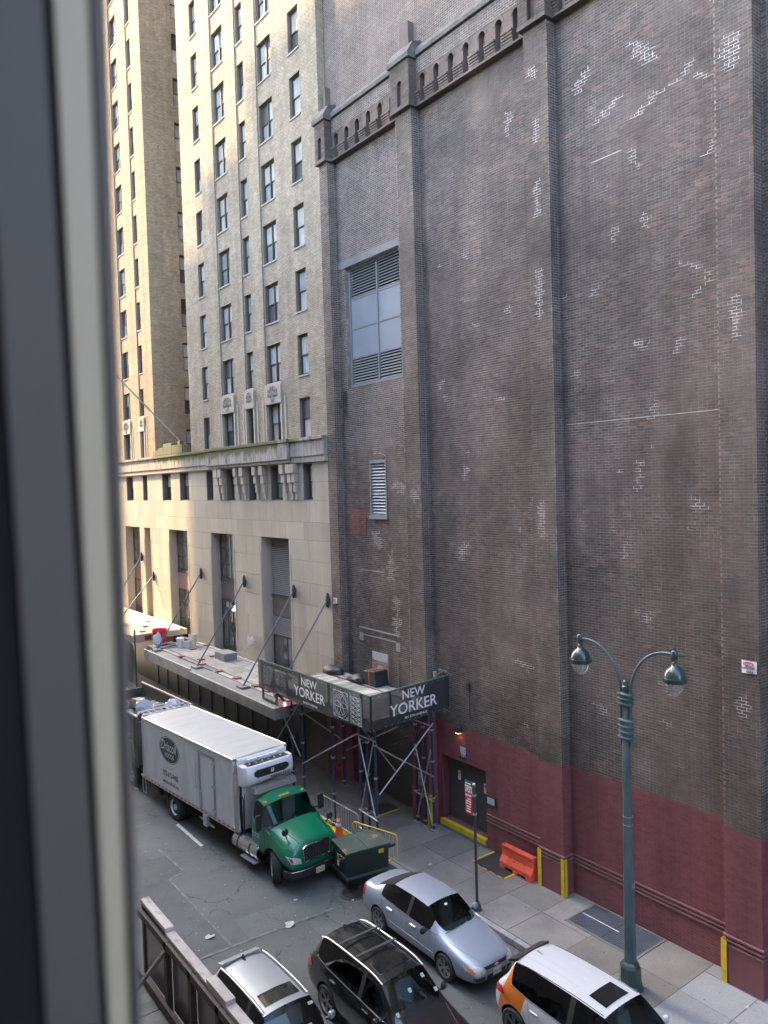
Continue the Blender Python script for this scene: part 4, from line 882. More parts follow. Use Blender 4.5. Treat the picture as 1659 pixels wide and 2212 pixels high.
spots = [(14.78, 40.0, 0), (14.72, 37.3, 0), (14.80, 34.9, 0), (14.82, 33.0, 0), (14.84, 31.2, 0), (14.85, 29.4, 0), (14.88, 28.3, 0), (14.9, 27.3, 0), (15.9, 38.6, 1), (15.95, 36.2, 1), (16.85, 39.0, 2), (16.75, 32.5, 2), (15.2, 35.9, 1)]
nth = ['first', 'second', 'third', 'fourth', 'fifth', 'sixth', 'seventh', 'eighth']; ci = {0: 0, 1: 0, 2: 0}
desc = {0: 'red block on the outer canopy plank row, %s from the far end', 1: 'red block amid the canopy plywood sheets, %s from the far end', 2: 'red block on the canopy beside the limestone wall, %s from the far end'}
for x, y, k in sorted(spots, key=lambda s: (s[2], -s[1])):
    o = MB().box(-0.16, 0.16, -0.14, 0.14, 0, 0.05).build('wooden_block', M_REDB, bevel=0.008); o.location = (x, y, CZ+0.06); o.rotation_euler.z = random.uniform(-0.25, 0.25)
    tag(o, desc[k] % nth[ci[k]], 'wooden block', tg); ci[k] += 1
o = MB().box(-0.35, 0.35, -0.55, 0.55, 0, 0.36).build('junction_box', M_FELT, bevel=0.02); o.location = (16.2, 35.2, CZ+0.055); tag(o, 'grey sheet-metal box standing on the canopy deck', 'metal box')
# things left on the canopy
def bucket(name, label, loc, r, h, m, grp=None, lid=None, band=None):
    t = thing(name, label, 'bucket', loc, group=grp)
    MB().lathe([(r*0.82, 0), (r, h), (r*1.06, h), (r*1.06, h-0.02), (r*1.0, h-0.025), (r*0.97, h-0.02), (r*0.8, 0.02), (0, 0.02)], n=20).build('body', m, t, local=True, smooth=True)
    MB().tube([(r*math.cos(a), 0.12*math.sin(a)*0, h-0.03+0.16*math.sin(a)) for a in [math.pi*i/10 for i in range(11)]], 0.006, 5).build('handle', M_GALV, t, local=True)
    if lid: MB().lathe([(r*1.07, h), (r*1.07, h+0.025), (0, h+0.03)], n=20).build('lid', lid, t, local=True)
    if band: MB().lathe([(r*0.94, h*0.5), (r*0.955, h*0.62)], n=20).build('band', band, t, local=True)
    return t
M_RED = mat('red_plastic', (0.62, 0.02, 0.05), 0.4); M_WPL = mat('white_plastic', (0.66, 0.66, 0.63), 0.45, var=0.1)
bucket('red_bucket', 'large bright red plastic bucket at the far end of the canopy', (15.15, 41.35, CZ+0.12), 0.40, 0.72, M_RED)
bucket('white_pail', 'white pail with a brush handle, leftmost of the white pails', (15.62, 39.62, CZ+0.03), 0.2, 0.5, M_WPL, 'white pails on the canopy', lid=M_WPL)
bucket('white_pail', 'small low white pail between the two taller ones', (15.86, 39.30, CZ+0.03), 0.19, 0.36, M_WPL, 'white pails on the canopy')
bucket('white_pail', 'tall white pail with a yellow band by the limestone wall', (16.25, 39.42, CZ+0.03), 0.22, 0.66, M_WPL, 'white pails on the canopy', band=M_YEL)
def blob(name, m, loc, size, seed, label=None, cat=None, grp=None, parent=None, rough=0.35, sub=3):
    bm = bmesh.new(); bmesh.ops.create_icosphere(bm, subdivisions=sub, radius=1); rr = random.Random(seed); ph = [rr.uniform(0, 6) for _ in range(9)]
    for v in bm.verts:
        p = v.co; k = 1 + rough*(math.sin(3*p.x+ph[0])*math.sin(4*p.y+ph[1])*0.6 + 0.5*math.sin(7*p.z+ph[2]+2*p.x)*math.sin(6*p.y+ph[3]) + 0.3*math.sin(13*p.x+ph[4])*math.sin(11*p.z+ph[5]+5*p.y))
        v.co = Vector((p.x*size[0]*k, p.y*size[1]*k, (p.z*k*size[2] if p.z > -0.5 else -0.55*size[2])))
    me = bpy.data.meshes.new(name); bm.to_mesh(me); bm.free()
    for v in me.vertices: v.co.z += 0.6*size[2]
    o = link(name, me, m, parent, smooth=False); me.polygons.foreach_set('use_smooth', [True]*len(me.polygons)); o.location = loc
    if label: tag(o, label, cat, grp)
    return o
M_BAGW = mat('white_plastic_bag', (0.62, 0.64, 0.65), 0.3, var=0.2, vscale=6, bump=0.6, bscale=14); M_BAGB = mat('black_plastic_bag', (0.02, 0.02, 0.022), 0.22, bump=0.8, bscale=10); M_BAGC = mat('clear_grey_bag', (0.38, 0.42, 0.45), 0.2, var=0.35, vscale=8, bump=0.8, bscale=16)
blob('plastic_bag', M_BAGW, (14.95, 41.1, CZ+0.02), (0.22, 0.2, 0.42), 3, 'crumpled white plastic bag leaning on the red bucket', 'plastic bag')
hs_ = thing('coiled_hose', 'coil of grey hose and cable lying at the far end of the canopy', 'hose', (15.2, 40.5, CZ+0.03))
for k in range(3):
    MB().tube([((0.5+0.1*k)*math.cos(a)*1.0, (0.35+0.06*k)*math.sin(a)+0.05*math.sin(3*a), 0.03+0.03*k+0.02*math.sin(5*a+k)) for a in [2*math.pi*i/40 for i in range(40)]], 0.022, 6, closed=True).build('loop', mat('grey_hose', (0.3, 0.32, 0.31), 0.6) if k else M_DSTEEL, hs_, local=True)
o = recenter(MB().box(14.5, 15.9, 40.55, 41.6, CZ-0.25, CZ+0.02).build('timber_pallet', M_PLANK)); tag(o, 'stack of weathered boards under the red bucket', 'boards')
cb = thing('cable_tangle', 'tangle of loose white cable coming out of the limestone wall', 'cable', (HX-0.05, 34.0, 5.0))
for k in range(6):
    rr = random.Random(k); MB().tube([(-0.04-0.2*math.sin(i/9*3.1)*rr.random(), -0.45*rr.uniform(-1, 1)*i/9, -0.1+0.3*rr.uniform(-1, 1)*math.sin(i/9*3)) for i in range(10)], 0.009, 4).build('strand', M_WPL, cb, local=True)
MB().tube([(-0.03, 0, -0.1), (-0.3, 0.6, -0.75), (-0.5, 1.2, -0.9)], 0.009, 4).build('strand', M_WPL, cb, local=True)
# second canopy further along, lit by the sun
c3 = thing('far_canopy', 'sunlit plywood-topped canopy beyond the red bucket', 'canopy', (15.5, 46.5, CZ+0.5))
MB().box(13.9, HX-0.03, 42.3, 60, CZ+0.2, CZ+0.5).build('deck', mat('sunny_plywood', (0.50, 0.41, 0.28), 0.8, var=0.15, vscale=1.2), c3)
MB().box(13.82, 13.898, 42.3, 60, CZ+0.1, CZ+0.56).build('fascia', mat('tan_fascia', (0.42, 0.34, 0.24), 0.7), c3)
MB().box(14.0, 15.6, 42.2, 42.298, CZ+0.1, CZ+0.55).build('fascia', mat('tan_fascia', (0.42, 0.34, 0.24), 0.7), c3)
mb = MB(); mb.box(14.6, 14.95, 42.15, 42.2, CZ+0.22, CZ+0.45); mb.build('floodlight', M_DSTEEL, c3)
for i in range(3): MB().box(14.7+0.7*i, 14.95+0.7*i, 43+1.5*i, 43.3+1.5*i, CZ+0.505, CZ+0.56).build('red_block', M_REDB, c3)
MB().box(16.7, 16.9, 42.3, 56, CZ+0.505, CZ+0.60).build('curb_board', M_WPL, c3)
net = thing('debris_netting', 'dark green debris netting hanging below the far canopy beside the window frame', 'netting', (13.8, 42.0, 2.0))
vs = []; nx, nz = 14, 8
for i in range(nx+1):
    for k in range(nz+1): vs.append((13.6+0.06*math.sin(i*1.3+k*0.5), 41.0+i*0.6, 1.9+k*0.28+0.06*math.sin(i*0.9)))
MB().add(vs, [(i*(nz+1)+k, (i+1)*(nz+1)+k, (i+1)*(nz+1)+k+1, i*(nz+1)+k+1) for i in range(nx) for k in range(nz)]).build('cloth', mat('dark_green_net', (0.02, 0.026, 0.022), 0.8, bump=0.5, bscale=6), net, fix=False)
mb = MB()
for y in (41.0, 43.4, 46): mb.cyl((13.65, y, 0), (13.65, y, 4.9), 0.04)
mb.build('posts', M_DSTEEL, net)

# ---------------------------------------------------------------- NEW YORKER sidewalk shed
SH = thing('sidewalk_shed', 'sidewalk shed of blue scaffold posts, plank deck and black lettered banners', 'scaffold', (15.8, 23.5, 0.15))
M_BLUE = mat('blue_scaffold_pipe', (0.022, 0.033, 0.095), 0.45, var=0.25, vscale=4, col2=(0.1, 0.09, 0.1), c2amt=0.5, c2scale=6); M_BRACE = mat('galvanised_brace', (0.36, 0.38, 0.385), 0.45, metal=0.5, var=0.25, vscale=6)
M_NET = mat('black_mesh_banner', (0.028, 0.031, 0.030), 0.75, var=0.3, vscale=1.2, fine=0.15, fscale=60, bump=0.25, bscale=3)
M_DGRN = mat('dark_green_rail', (0.05, 0.12, 0.09), 0.6)
DZ = 4.68
posts = [(14.62, 20.5), (17.05, 20.48), (14.62, 21.35), (17.05, 21.38), (14.62, 20.95), (17.05, 20.95), (14.62, 25.2), (16.9, 25.9), (14.62, 26.0), (14.62, 23.1)]
for x, y in posts:
    pst = MB().cyl((x, y, 0.19), (x, y, 4.4), 0.045, 0.045, 10).build('post', M_BLUE, SH, smooth=True)
    MB().box(x-0.15, x+0.15, y-0.12, y+0.12, 0.15, 0.19).build('base_board', M_PLANK, pst)
    for z in (0.35, 1.3, 2.6, 3.7):
        cl = MB(); cl.lathe([(0.062, -0.03), (0.066, 0.03)], (x, y, z), 8); cl.cyl((x-0.09, y, z), (x+0.09, y, z), 0.018, 0.018, 6); cl.build('coupler', M_GALV, pst)
def brace(a, b, r=0.026): MB().cyl(a, b, r, r, 7).build('brace', M_BRACE, SH, smooth=True)
brace((14.65, 20.45, 3.65), (17.05, 20.43, 2.05)); brace((14.68, 20.42, 2.05), (17.05, 20.40, 3.95))
for x in (14.58, 17.0):
    brace((x, 20.5, 3.9 if x < 15 else 3.0), (x, 21.35, 1.3 if x < 15 else 0.35)); brace((x-0.03, 21.35, 3.8 if x < 15 else 3.0), (x-0.03, 20.5, 1.3 if x < 15 else 0.4)); brace((x, 20.4, 1.2), (x, 21.5, 1.25)); brace((x, 20.4, 3.85), (x, 21.5, 3.85))
brace((14.55, 21.4, 3.9), (14.55, 25.2, 1.8)); brace((14.55, 25.3, 4.1), (14.55, 27.2, 2.2)); brace((14.5, 27.3, 4.2), (14.5, 25.2, 2.1)); brace((14.6, 20.45, 0.55), (14.6, 21.6, 0.62))
brace((16.9, 25.9, 3.6), (16.9, 22.4, 1.7)); brace((16.95, 22.3, 3.4), (16.95, 25.8, 1.6)); brace((14.6, 26.0, 3.9), (16.9, 25.9, 2.0))
for x in (14.5, 15.3, 16.1, 16.95): MB().box(x-0.05, x+0.05, 20.1, 27.3, 4.4, 4.62).build('beam', M_DSTEEL, SH)
for i in range(30):
    y = 20.12+i*0.222
    MB().box(14.2, 16.55+random.uniform(-0.05, 0.02), y, y+0.204, DZ-0.05, DZ+random.uniform(-0.008, 0.012)).build('plank', M_PLANK, SH)
for a, b, x in ((20.2, 23.0, 16.62), (23.02, 26.2, 16.6), (20.2, 22.8, 16.92), (22.85, 26.0, 16.9)): MB().box(x, x+0.27, a, b, DZ-0.03, DZ+0.035).build('plank', M_PLANK, SH)
def curtain(p0, p1, zt0, zt1, h, nu=28, nv=8, amp=0.03, nrm=(0, -1)):
    vs = []
    for i in range(nu+1):
        u = i/nu; x, y = p0[0]+(p1[0]-p0[0])*u, p0[1]+(p1[1]-p0[1])*u; zt = zt0+(zt1-zt0)*u
        for k in range(nv+1):
            v = k/nv; d = amp*(math.sin(u*17+v*2)*0.5+math.sin(u*31+v*5)*0.25)*(0.2+v*(1-v)*2); sag = 0.02*math.sin(u*9)*(v)
            vs.append((x+nrm[0]*d, y+nrm[1]*d, zt-h*v+sag))
    return MB().add(vs, [(i*(nv+1)+k, i*(nv+1)+k+1, (i+1)*(nv+1)+k+1, (i+1)*(nv+1)+k) for i in range(nu) for k in range(nv)])
def net_mat():
    m = bpy.data.materials.new('see_through_mesh'); m.use_nodes = True; n = m.node_tree.nodes; L = m.node_tree.links; b = n['Principled BSDF']
    b.inputs['Base Color'].default_value = (0.033, 0.037, 0.036, 1); b.inputs['Roughness'].default_value = 0.6
    tc = n.new('ShaderNodeTexCoord'); b.inputs['Alpha'].default_value = 0.88
    bp = n.new('ShaderNodeBump'); bp.inputs['Strength'].default_value = 0.3; bp.inputs['Distance'].default_value = 0.03; L.new(N_noise(n, L, tc.outputs['Object'], 2.5, 4), bp.inputs['Height']); L.new(bp.outputs[0], b.inputs['Normal']); MATS['net'] = m; return m
M_SEE = net_mat()
e1 = curtain((14.12, 20.0), (17.46, 19.98), 5.50, 5.62, 1.14, amp=0.02); ban1 = e1.build('end_banner', M_SEE, SH, smooth=True, fix=False)
e2 = curtain((14.10, 27.65), (14.10, 20.0), 5.47, 5.50, 1.14, nu=50, amp=0.02, nrm=(-1, 0)); ban2 = e2.build('side_banner', M_SEE, SH, smooth=True, fix=False)
ban2['label'] = 'long black banner facing the street'; ban1['label'] = 'short black banner facing the viewer'
TR = (0, 0, 1)
r1 = Vector((1, 0, 0.03)).normalized()
text('lettering', 'NEW', (15.40, 19.955, 5.19), r1, TR, M_WHITE, ban1, width=0.97, height=0.30, bold=0.012)
text('lettering', 'YORKER', (14.86, 19.955, 4.70), r1, TR, M_WHITE, ban1, width=2.03, height=0.38, bold=0.012)
text('lettering', '481 8TH AVENUE', (15.46, 19.955, 4.53), r1, TR, M_WHITE, ban1, width=0.98, height=0.085, bold=0.012)
r2 = (0, -1, 0)
text('lettering', 'NEW', (14.055, 24.22, 5.11), r2, TR, M_WHITE, ban2, width=1.08, height=0.28, bold=0.012)
text('lettering', 'YORKER', (14.055, 24.76, 4.66), r2, TR, M_WHITE, ban2, width=2.12, height=0.36, bold=0.012)
text('lettering', '481 8TH AVENUE', (14.055, 24.13, 4.46), r2, TR, M_WHITE, ban2, width=0.98, height=0.08, bold=0.012)
def deco(y0, y1, z0, z1):
    mb = MB(); X = 14.055; cy, cz = (y0+y1)/2, (z0+z1)/2; hw, hh = (y0-y1)/2, (z1-z0)/2; r = 0.0065
    q = lambda u, v: (X, cy-u*hw, cz+v*hh)
    mb.tube([q(-1,-1), q(1,-1), q(1,1), q(-1,1)], r, 4, closed=True)
    for k in (0.95, 0.8): mb.tube([q(k*math.cos(2*math.pi*i/24), k*math.sin(2*math.pi*i/24)) for i in range(24)], r, 4, closed=True)
    for a in range(6):
        t = a*math.pi/3; pts = [q(0.4*math.cos(t)+0.4*math.cos(s)*math.cos(t)-0.2*math.sin(s)*math.sin(t), 0.4*math.sin(t)+0.4*math.cos(s)*math.sin(t)+0.2*math.sin(s)*math.cos(t)) for s in [2*math.pi*i/16 for i in range(16)]]
        mb.tube(pts, r, 4, closed=True)
    for sx in (-1, 1):
        for sy in (-1, 1): mb.tube([q(sx*(0.86+0.1*math.cos(i)), sy*(0.86+0.1*math.sin(i))) for i in np.linspace(0, 6.2, 10)], r, 4)
    return mb
def zig(y0, y1, z0, z1):
    mb = MB(); X = 14.055; q = lambda u, v: (X, y0-(y0-y1)*u, z0+(z1-z0)*v); r = 0.006
    mb.tube([q(0,0), q(1,0), q(1,1), q(0,1)], r, 4, closed=True)
    for k in range(6):
        v0, v1 = k/6, (k+1)/6
        mb.tube([q(0, v0), q(0.5, v1), q(1, v0)], r, 4); mb.tube([q(0, v1), q(0.5, v0), q(1, v1)], r, 4); mb.tube([q(0.25, v0), q(0.5, v0+0.08), q(0.75, v0)], r, 4)
        for u in (0.2, 0.8): mb.tube([q(u+0.12*math.cos(i), (v0+v1)/2+0.04*math.sin(i)) for i in np.linspace(0, 6.2, 9)], r, 4)
    return mb
M_LN = mat('silver_line_print', (0.55, 0.56, 0.55), 0.6)
deco(22.08, 21.2, 4.48, 5.38).build('line_ornament', M_LN, ban2); zig(21.05, 20.42, 4.45, 5.36).build('line_ornament', M_LN, ban2)
M_LN2 = mat('faint_line_print', (0.13, 0.135, 0.13), 0.6); zig(27.2, 26.7, 4.5, 5.3).build('line_ornament', M_LN2, ban2); deco(26.3, 25.35, 4.45, 5.3).build('line_ornament', M_LN2, ban2)
rl = MB(); rl.bar((14.11, 20.02, 5.52), (14.11, 27.66, 5.49), 0.05, 0.035); rl.bar((14.1, 20.02, 5.52), (17.48, 20.0, 5.64), 0.05, 0.035); rl.build('top_rail', M_DGRN, SH)
for x in np.linspace(14.2, 17.4, 5): MB().box(x-0.03, x+0.03, 20.06, 20.12, 4.42, 5.52).build('stanchion', M_DSTEEL, SH)
for y in np.linspace(20.6, 27.5, 8): MB().box(14.16, 14.22, y-0.04, y+0.04, 4.42, 5.44).build('stanchion', M_DSTEEL, SH)
MB().bar((14.18, 20.3, 4.5), (14.18, 27.5, 4.5), 0.05, 0.12).build('bottom_rail', M_DSTEEL, SH)
for a, b in (((14.2, 27.5, 4.4), (14.2, 27.5, 3.9)), ((14.2, 27.5, 3.92), (14.2, 26.4, 3.92)), ((14.2, 26.4, 4.4), (14.2, 26.4, 3.9)), ((14.2, 26.9, 4.5), (14.5, 26.2, 3.95))): MB().bar(a, b, 0.07, 0.07).build('outrigger', M_DSTEEL, SH)
gm = MB()
for i in range(14): gm.lathe([(0.018, 0), (0.012, 0.006)], (14.2+i*0.25, 19.965, 5.46+0.009*i), 6, Matrix.Rotation(R(90), 3, 'X')); gm.lathe([(0.018, 0), (0.012, 0.006)], (14.2+i*0.25, 19.965, 4.42+0.009*i), 6, Matrix.Rotation(R(90), 3, 'X'))
for i in range(26): gm.lathe([(0.018, 0), (0.012, 0.006)], (14.065, 20.2+i*0.29, 5.44), 6, Matrix.Rotation(R(-90), 3, 'Y'))
gm.build('eyelets', M_GALV, SH)
o = MB().lathe([(0.0, 0), (0.05, 0.0), (0.06, 0.06), (0.03, 0.12), (0, 0.13)], (0, 0, 0), 10).build('warning_light', mat('red_lamp', (0.8, 0.05, 0.08), 0.3, emit=(1, 0.1, 0.15), estr=2.5), smooth=True); o.location = (14.42, 26.15, CZ+0.02); tag(o, 'small glowing red warning light on the canopy corner', 'lamp')
# equipment wrapped in black mesh on the deck
eq = thing('covered_equipment', 'black mesh-covered box strapped on the shed deck against the brick wall', 'covered equipment', (16.95, 23.6, DZ+0.035))
MB().prism([(-0.42, 0), (0.42, 0), (0.36, 0.55), (-0.36, 0.6)], lambda u, v, d: (d, u, v), -0.3, 0.32).build('cover', mat('black_tarp', (0.02, 0.022, 0.021), 0.6, bump=0.4, bscale=8), eq, local=True, bevel=0.04)
MB().bar((-0.31, 0.0, 0), (-0.31, 0, 0.6), 0.03, 0.01).build('strap', mat('orange_strap', (0.6, 0.16, 0.06), 0.6), eq, local=True); MB().bar((-0.32, 0.0, 0.60), (0.33, 0, 0.595), 0.03, 0.012).build('strap', mat('orange_strap', (0.6, 0.16, 0.06), 0.6), eq, local=True)
blob('net_heap', mat('black_tarp', (0.02, 0.022, 0.021), 0.6), (16.75, 24.55, DZ+0.03), (0.28, 0.55, 0.16), 5, 'heap of loose black netting beside the covered box on the shed deck', 'netting', rough=0.3)
blob('tarp_bundle', mat('black_tarp', (0.02, 0.022, 0.021), 0.6), (16.8, 26.35, DZ+0.0), (0.32, 0.6, 0.2), 8, 'flat black tarp bundle at the far end of the shed deck', 'tarp', rough=0.2)

# ---------------------------------------------------------------- vehicles
def paint(name, c, metal=0.0, rough=0.35, coat=1.0, flake=0.04):
    return mat(name, c, rough, metal=metal, coat=coat, var=flake, vscale=1.5, spec=0.5)
M_TYRE = mat('tyre_rubber', (0.022, 0.022, 0.022), 0.8, var=0.2, vscale=8); M_RIM = mat('alloy_rim', (0.42, 0.42, 0.42), 0.35, metal=0.8, var=0.1)
M_BPL = mat('black_plastic', (0.018, 0.018, 0.019), 0.55); M_CHR = mat('chrome', (0.72, 0.73, 0.74), 0.12, metal=1.0); M_WELL = mat('wheel_well', (0.006, 0.006, 0.006), 0.9)
M_GLS = glass_mat('tinted_car_glass', (0.58, 0.70, 0.67)); M_GLSS = glass_mat('side_car_glass', (0.10, 0.115, 0.11)); M_GLD = glass_mat('privacy_glass', (0.05, 0.055, 0.055)); M_LENS = mat('clear_lamp_lens', (0.60, 0.60, 0.56), 0.12, coat=1.0, var=0.3, vscale=14); M_RLENS = mat('red_lamp_lens', (0.42, 0.015, 0.02), 0.15, coat=1.0); M_AMB = mat('amber_lens', (0.75, 0.25, 0.03), 0.2, coat=1.0)
M_SEAT = mat('dark_seat', (0.10, 0.10, 0.10), 0.8); M_DASH = mat('dashboard', (0.15, 0.155, 0.15), 0.7); M_SEATL = mat('grey_seat', (0.24, 0.25, 0.25), 0.8)

def loft(stations, glass, creases=0.75, sub=2):
    """stations: list of (y, [(x, z) x 7]) from nose to tail; glass: {(i, ring): material index}. Returns mesh (subdivided, closed)."""
    n = 7; V = []; F = []; MI = []
    for y, ring in stations:
        V += [(x, y, z) for x, z in ring] + [(-x, y, z) for x, z in ring[1:-1][::-1]]
    m = 2*n-2
    for i in range(len(stations)-1):
        for k in range(m):
            k2 = (k+1) % m; rk = k if k < n-1 else (m-1-k)
            F.append((i*m+k, i*m+k2, (i+1)*m+k2, (i+1)*m+k)); MI.append(glass.get((i, rk), 0))
    F.append(tuple(range(m))); MI.append(0); F.append(tuple(reversed(range((len(stations)-1)*m, len(stations)*m)))); MI.append(0)
    me = bpy.data.meshes.new('loft'); me.from_pydata(V, [], F); me.polygons.foreach_set('material_index', MI)
    bm = bmesh.new(); bm.from_mesh(me); bmesh.ops.recalc_face_normals(bm, faces=bm.faces)
    cl = bm.edges.layers.float.get('crease_edge') or bm.edges.layers.float.new('crease_edge')
    for e in bm.edges:
        mm = {f.material_index for f in e.link_faces}
        if len(mm) > 1: e[cl] = creases
    bm.to_mesh(me); bm.free(); return me
def finish_body(me, arches, mats, parent, names, sub=2):
    """subdivide, cut wheel arches, split by material into parts"""
    for x in mats: me.materials.append(x)
    me.materials.append(M_WELL); wi = len(mats)
    o = bpy.data.objects.new('tmp', me); COL.objects.link(o)
    s = o.modifiers.new('s', 'SUBSURF'); s.levels = sub; s.render_levels = sub
    cutters = []
    for y, z, r, w0, w1 in arches:
        for sg in (-1, 1):
            c = MB(); c.cyl((sg*w0, y, z), (sg*w1, y, z), r, r, 28); cm = c.mesh('cut'); cm.materials.append(M_WELL)
            co = bpy.data.objects.new('cut', cm); COL.objects.link(co); cutters.append(co)
            b = o.modifiers.new('b', 'BOOLEAN'); b.operation = 'DIFFERENCE'; b.object = co; b.solver = 'EXACT'
            try: b.material_mode = 'TRANSFER'
            except Exception: pass
    dg = bpy.context.evaluated_depsgraph_get(); ev = bpy.data.meshes.new_from_object(o.evaluated_get(dg))
    bpy.data.objects.remove(o)
    for c in cutters: bpy.data.objects.remove(c)
    bm = bmesh.new(); bm.from_mesh(ev); bvh = BVHTree.FromBMesh(bm)
    matnames = [x.name if x else None for x in ev.materials]
    parts = {}
    for idx in range(len(ev.materials)):
        fs = [f for f in bm.faces if f.material_index == idx]
        if not fs: continue
        mt = ev.materials[idx]; nm = 'wheel_arch_liner' if mt == M_WELL else names[idx]
        comps = []; seen = set(); fset = set(fs)
        for f in fs:
            if f in seen: continue
            st_ = [f]; seen.add(f); comp = []
            while st_:
                g_ = st_.pop(); comp.append(g_)
                for e in g_.edges:
                    for h_ in e.link_faces:
                        if h_ in fset and h_ not in seen: seen.add(h_); st_.append(h_)
            comps.append(comp)
        if idx == 0: comps = [sum(comps, [])]
        for comp in comps:
            vid = {}; vl = []; fl = []
            for f in comp:
                t_ = []
                for v in f.verts:
                    if v.index not in vid: vid[v.index] = len(vl); vl.append(tuple(v.co))
                    t_.append(vid[v.index])
                fl.append(t_)
            pm = bpy.data.meshes.new(nm); pm.from_pydata(vl, [], fl); pm.materials.append(mt); pm.polygons.foreach_set('use_smooth', [True]*len(fl))
            try: pm.set_sharp_from_angle(angle=R(50))
            except Exception: pass
            po = bpy.data.objects.new(nm, pm); COL.objects.link(po); po.parent = parent; parts[idx] = po
    bm.free(); return bvh, parts
def patch(bvh, poly, axis, sgn, off, nsub=6, far=4.0):
    """polygon in the plane perpendicular to axis, projected on to the body and raised by off"""
    bm = bmesh.new(); ax = 'xyz'.index(axis); o1, o2 = [i for i in range(3) if i != ax]
    vs = []
    for a, b in poly:
        p = [0, 0, 0]; p[o1] = a; p[o2] = b; p[ax] = 0; vs.append(bm.verts.new(p))
    bm.faces.new(vs); bmesh.ops.triangulate(bm, faces=bm.faces)
    for _ in range(3):
        lng = [e for e in bm.edges if e.calc_length() > 0.09]
        if not lng: break
        bmesh.ops.subdivide_edges(bm, edges=lng, cuts=1); bmesh.ops.triangulate(bm, faces=bm.faces)
    d = Vector((0, 0, 0)); d[ax] = -sgn
    for v in bm.verts:
        org = v.co.copy(); org[ax] = sgn*far; h = bvh.ray_cast(org, d)
        if h[0] is not None: v.co = h[0]; v.co[ax] += sgn*off
        else:
            h = bvh.find_nearest(Vector([org[i] if i != ax else sgn*1.0 for i in range(3)])); v.co = h[0]; v.co[ax] += sgn*off
    bmesh.ops.recalc_face_normals(bm, faces=bm.faces); me = bpy.data.meshes.new('patch'); bm.to_mesh(me); bm.free(); return me
def seam(bvh, pts, axis, sgn, r=0.004, off=0.0):
    ax = 'xyz'.index(axis); o1, o2 = [i for i in range(3) if i != ax]; d = Vector((0, 0, 0)); d[ax] = -sgn; out = []
    dense = []
    for (a, b), (c, e) in zip(pts[:-1], pts[1:]):
        k = max(2, int(math.hypot(c-a, e-b)/0.08)); dense += [(a+(c-a)*i/k, b+(e-b)*i/k) for i in range(k)]
    dense.append(pts[-1])
    for a, b in dense:
        org = Vector((0, 0, 0)); org[o1] = a; org[o2] = b; org[ax] = sgn*4; h = bvh.ray_cast(org, d)
        if h[0] is not None: p = h[0].copy(); p[ax] += sgn*off; out.append(p)
    return MB().tube(out, r, 5) if len(out) > 1 else None
def wheel(parent, x, y, r, wd, rimr, spokes=5, m_rim=None, style='double', steer=0.0):
    s = 1 if x > 0 else -1; Rm = Matrix.Rotation(R(90)*s, 3, 'Y'); St = Matrix.Rotation(steer, 3, 'Z'); M = St @ Rm; c = (x, y, r)
    t = MB(); h = wd/2
    t.lathe([(rimr, -h), (r*0.93, -h), (r*0.99, -h*0.75), (r, -h*0.4), (r, h*0.4), (r*0.99, h*0.75), (r*0.93, h), (rimr*1.03, h*1.02), (rimr, h*0.85)], c, 32, M, caps=False)
    ty = t.build('tyre', M_TYRE, parent, local=True, smooth=True)
    q = MB(); q.lathe([(rimr*1.02, h*0.98), (rimr*0.93, h*0.92), (rimr*0.9, h*0.6), (rimr*0.9, h*0.5), (rimr*0.9, h*0.45)], c, 32, M, caps=False); q.lathe([(rimr*0.2, h*0.3), (rimr*0.2, h*0.75), (0.0, h*0.8)], c, 16, M)
    bk = MB(); bk.lathe([(rimr*0.92, h*0.44), (0.0, h*0.43)], c, 24, M)
    for i in range(spokes):
        a = 2*math.pi*i/spokes
        for da in ((-0.16, 0.16) if style == 'double' else (0,)):
            p0 = Vector((rimr*0.15*math.cos(a), rimr*0.15*math.sin(a), h*0.68)); p1 = Vector((rimr*0.96*math.cos(a+da), rimr*0.96*math.sin(a+da), h*0.82))
            q.bar(Vector(c)+M@p0, Vector(c)+M@p1, 0.024 if style == 'double' else 0.07, 0.03, up=tuple(M@Vector((0, 0, 1))))
    rim = q.build('rim', m_rim or M_RIM, ty, local=True, smooth=True); bk.build('brake_shadow', M_BPL, ty, local=True)
    return ty
def mirror(parent, x, y, z, m, s, sz=(0.22, 0.12, 0.15)):
    o = MB().lathe([(0, -0.5), (0.34, -0.46), (0.5, -0.2), (0.5, 0.15), (0.36, 0.42), (0, 0.5)], (x+s*0.10, y, z), 14, Matrix.Diagonal((sz[0], sz[1], sz[2]*1.1)))
    ob = o.build('door_mirror', m, parent, local=True, smooth=True); MB().bar((x-s*0.08, y-0.02, z-0.04), (x+s*0.06, y, z-0.02), 0.05, 0.04).build('mirror_arm', M_BPL, ob, local=True); return ob
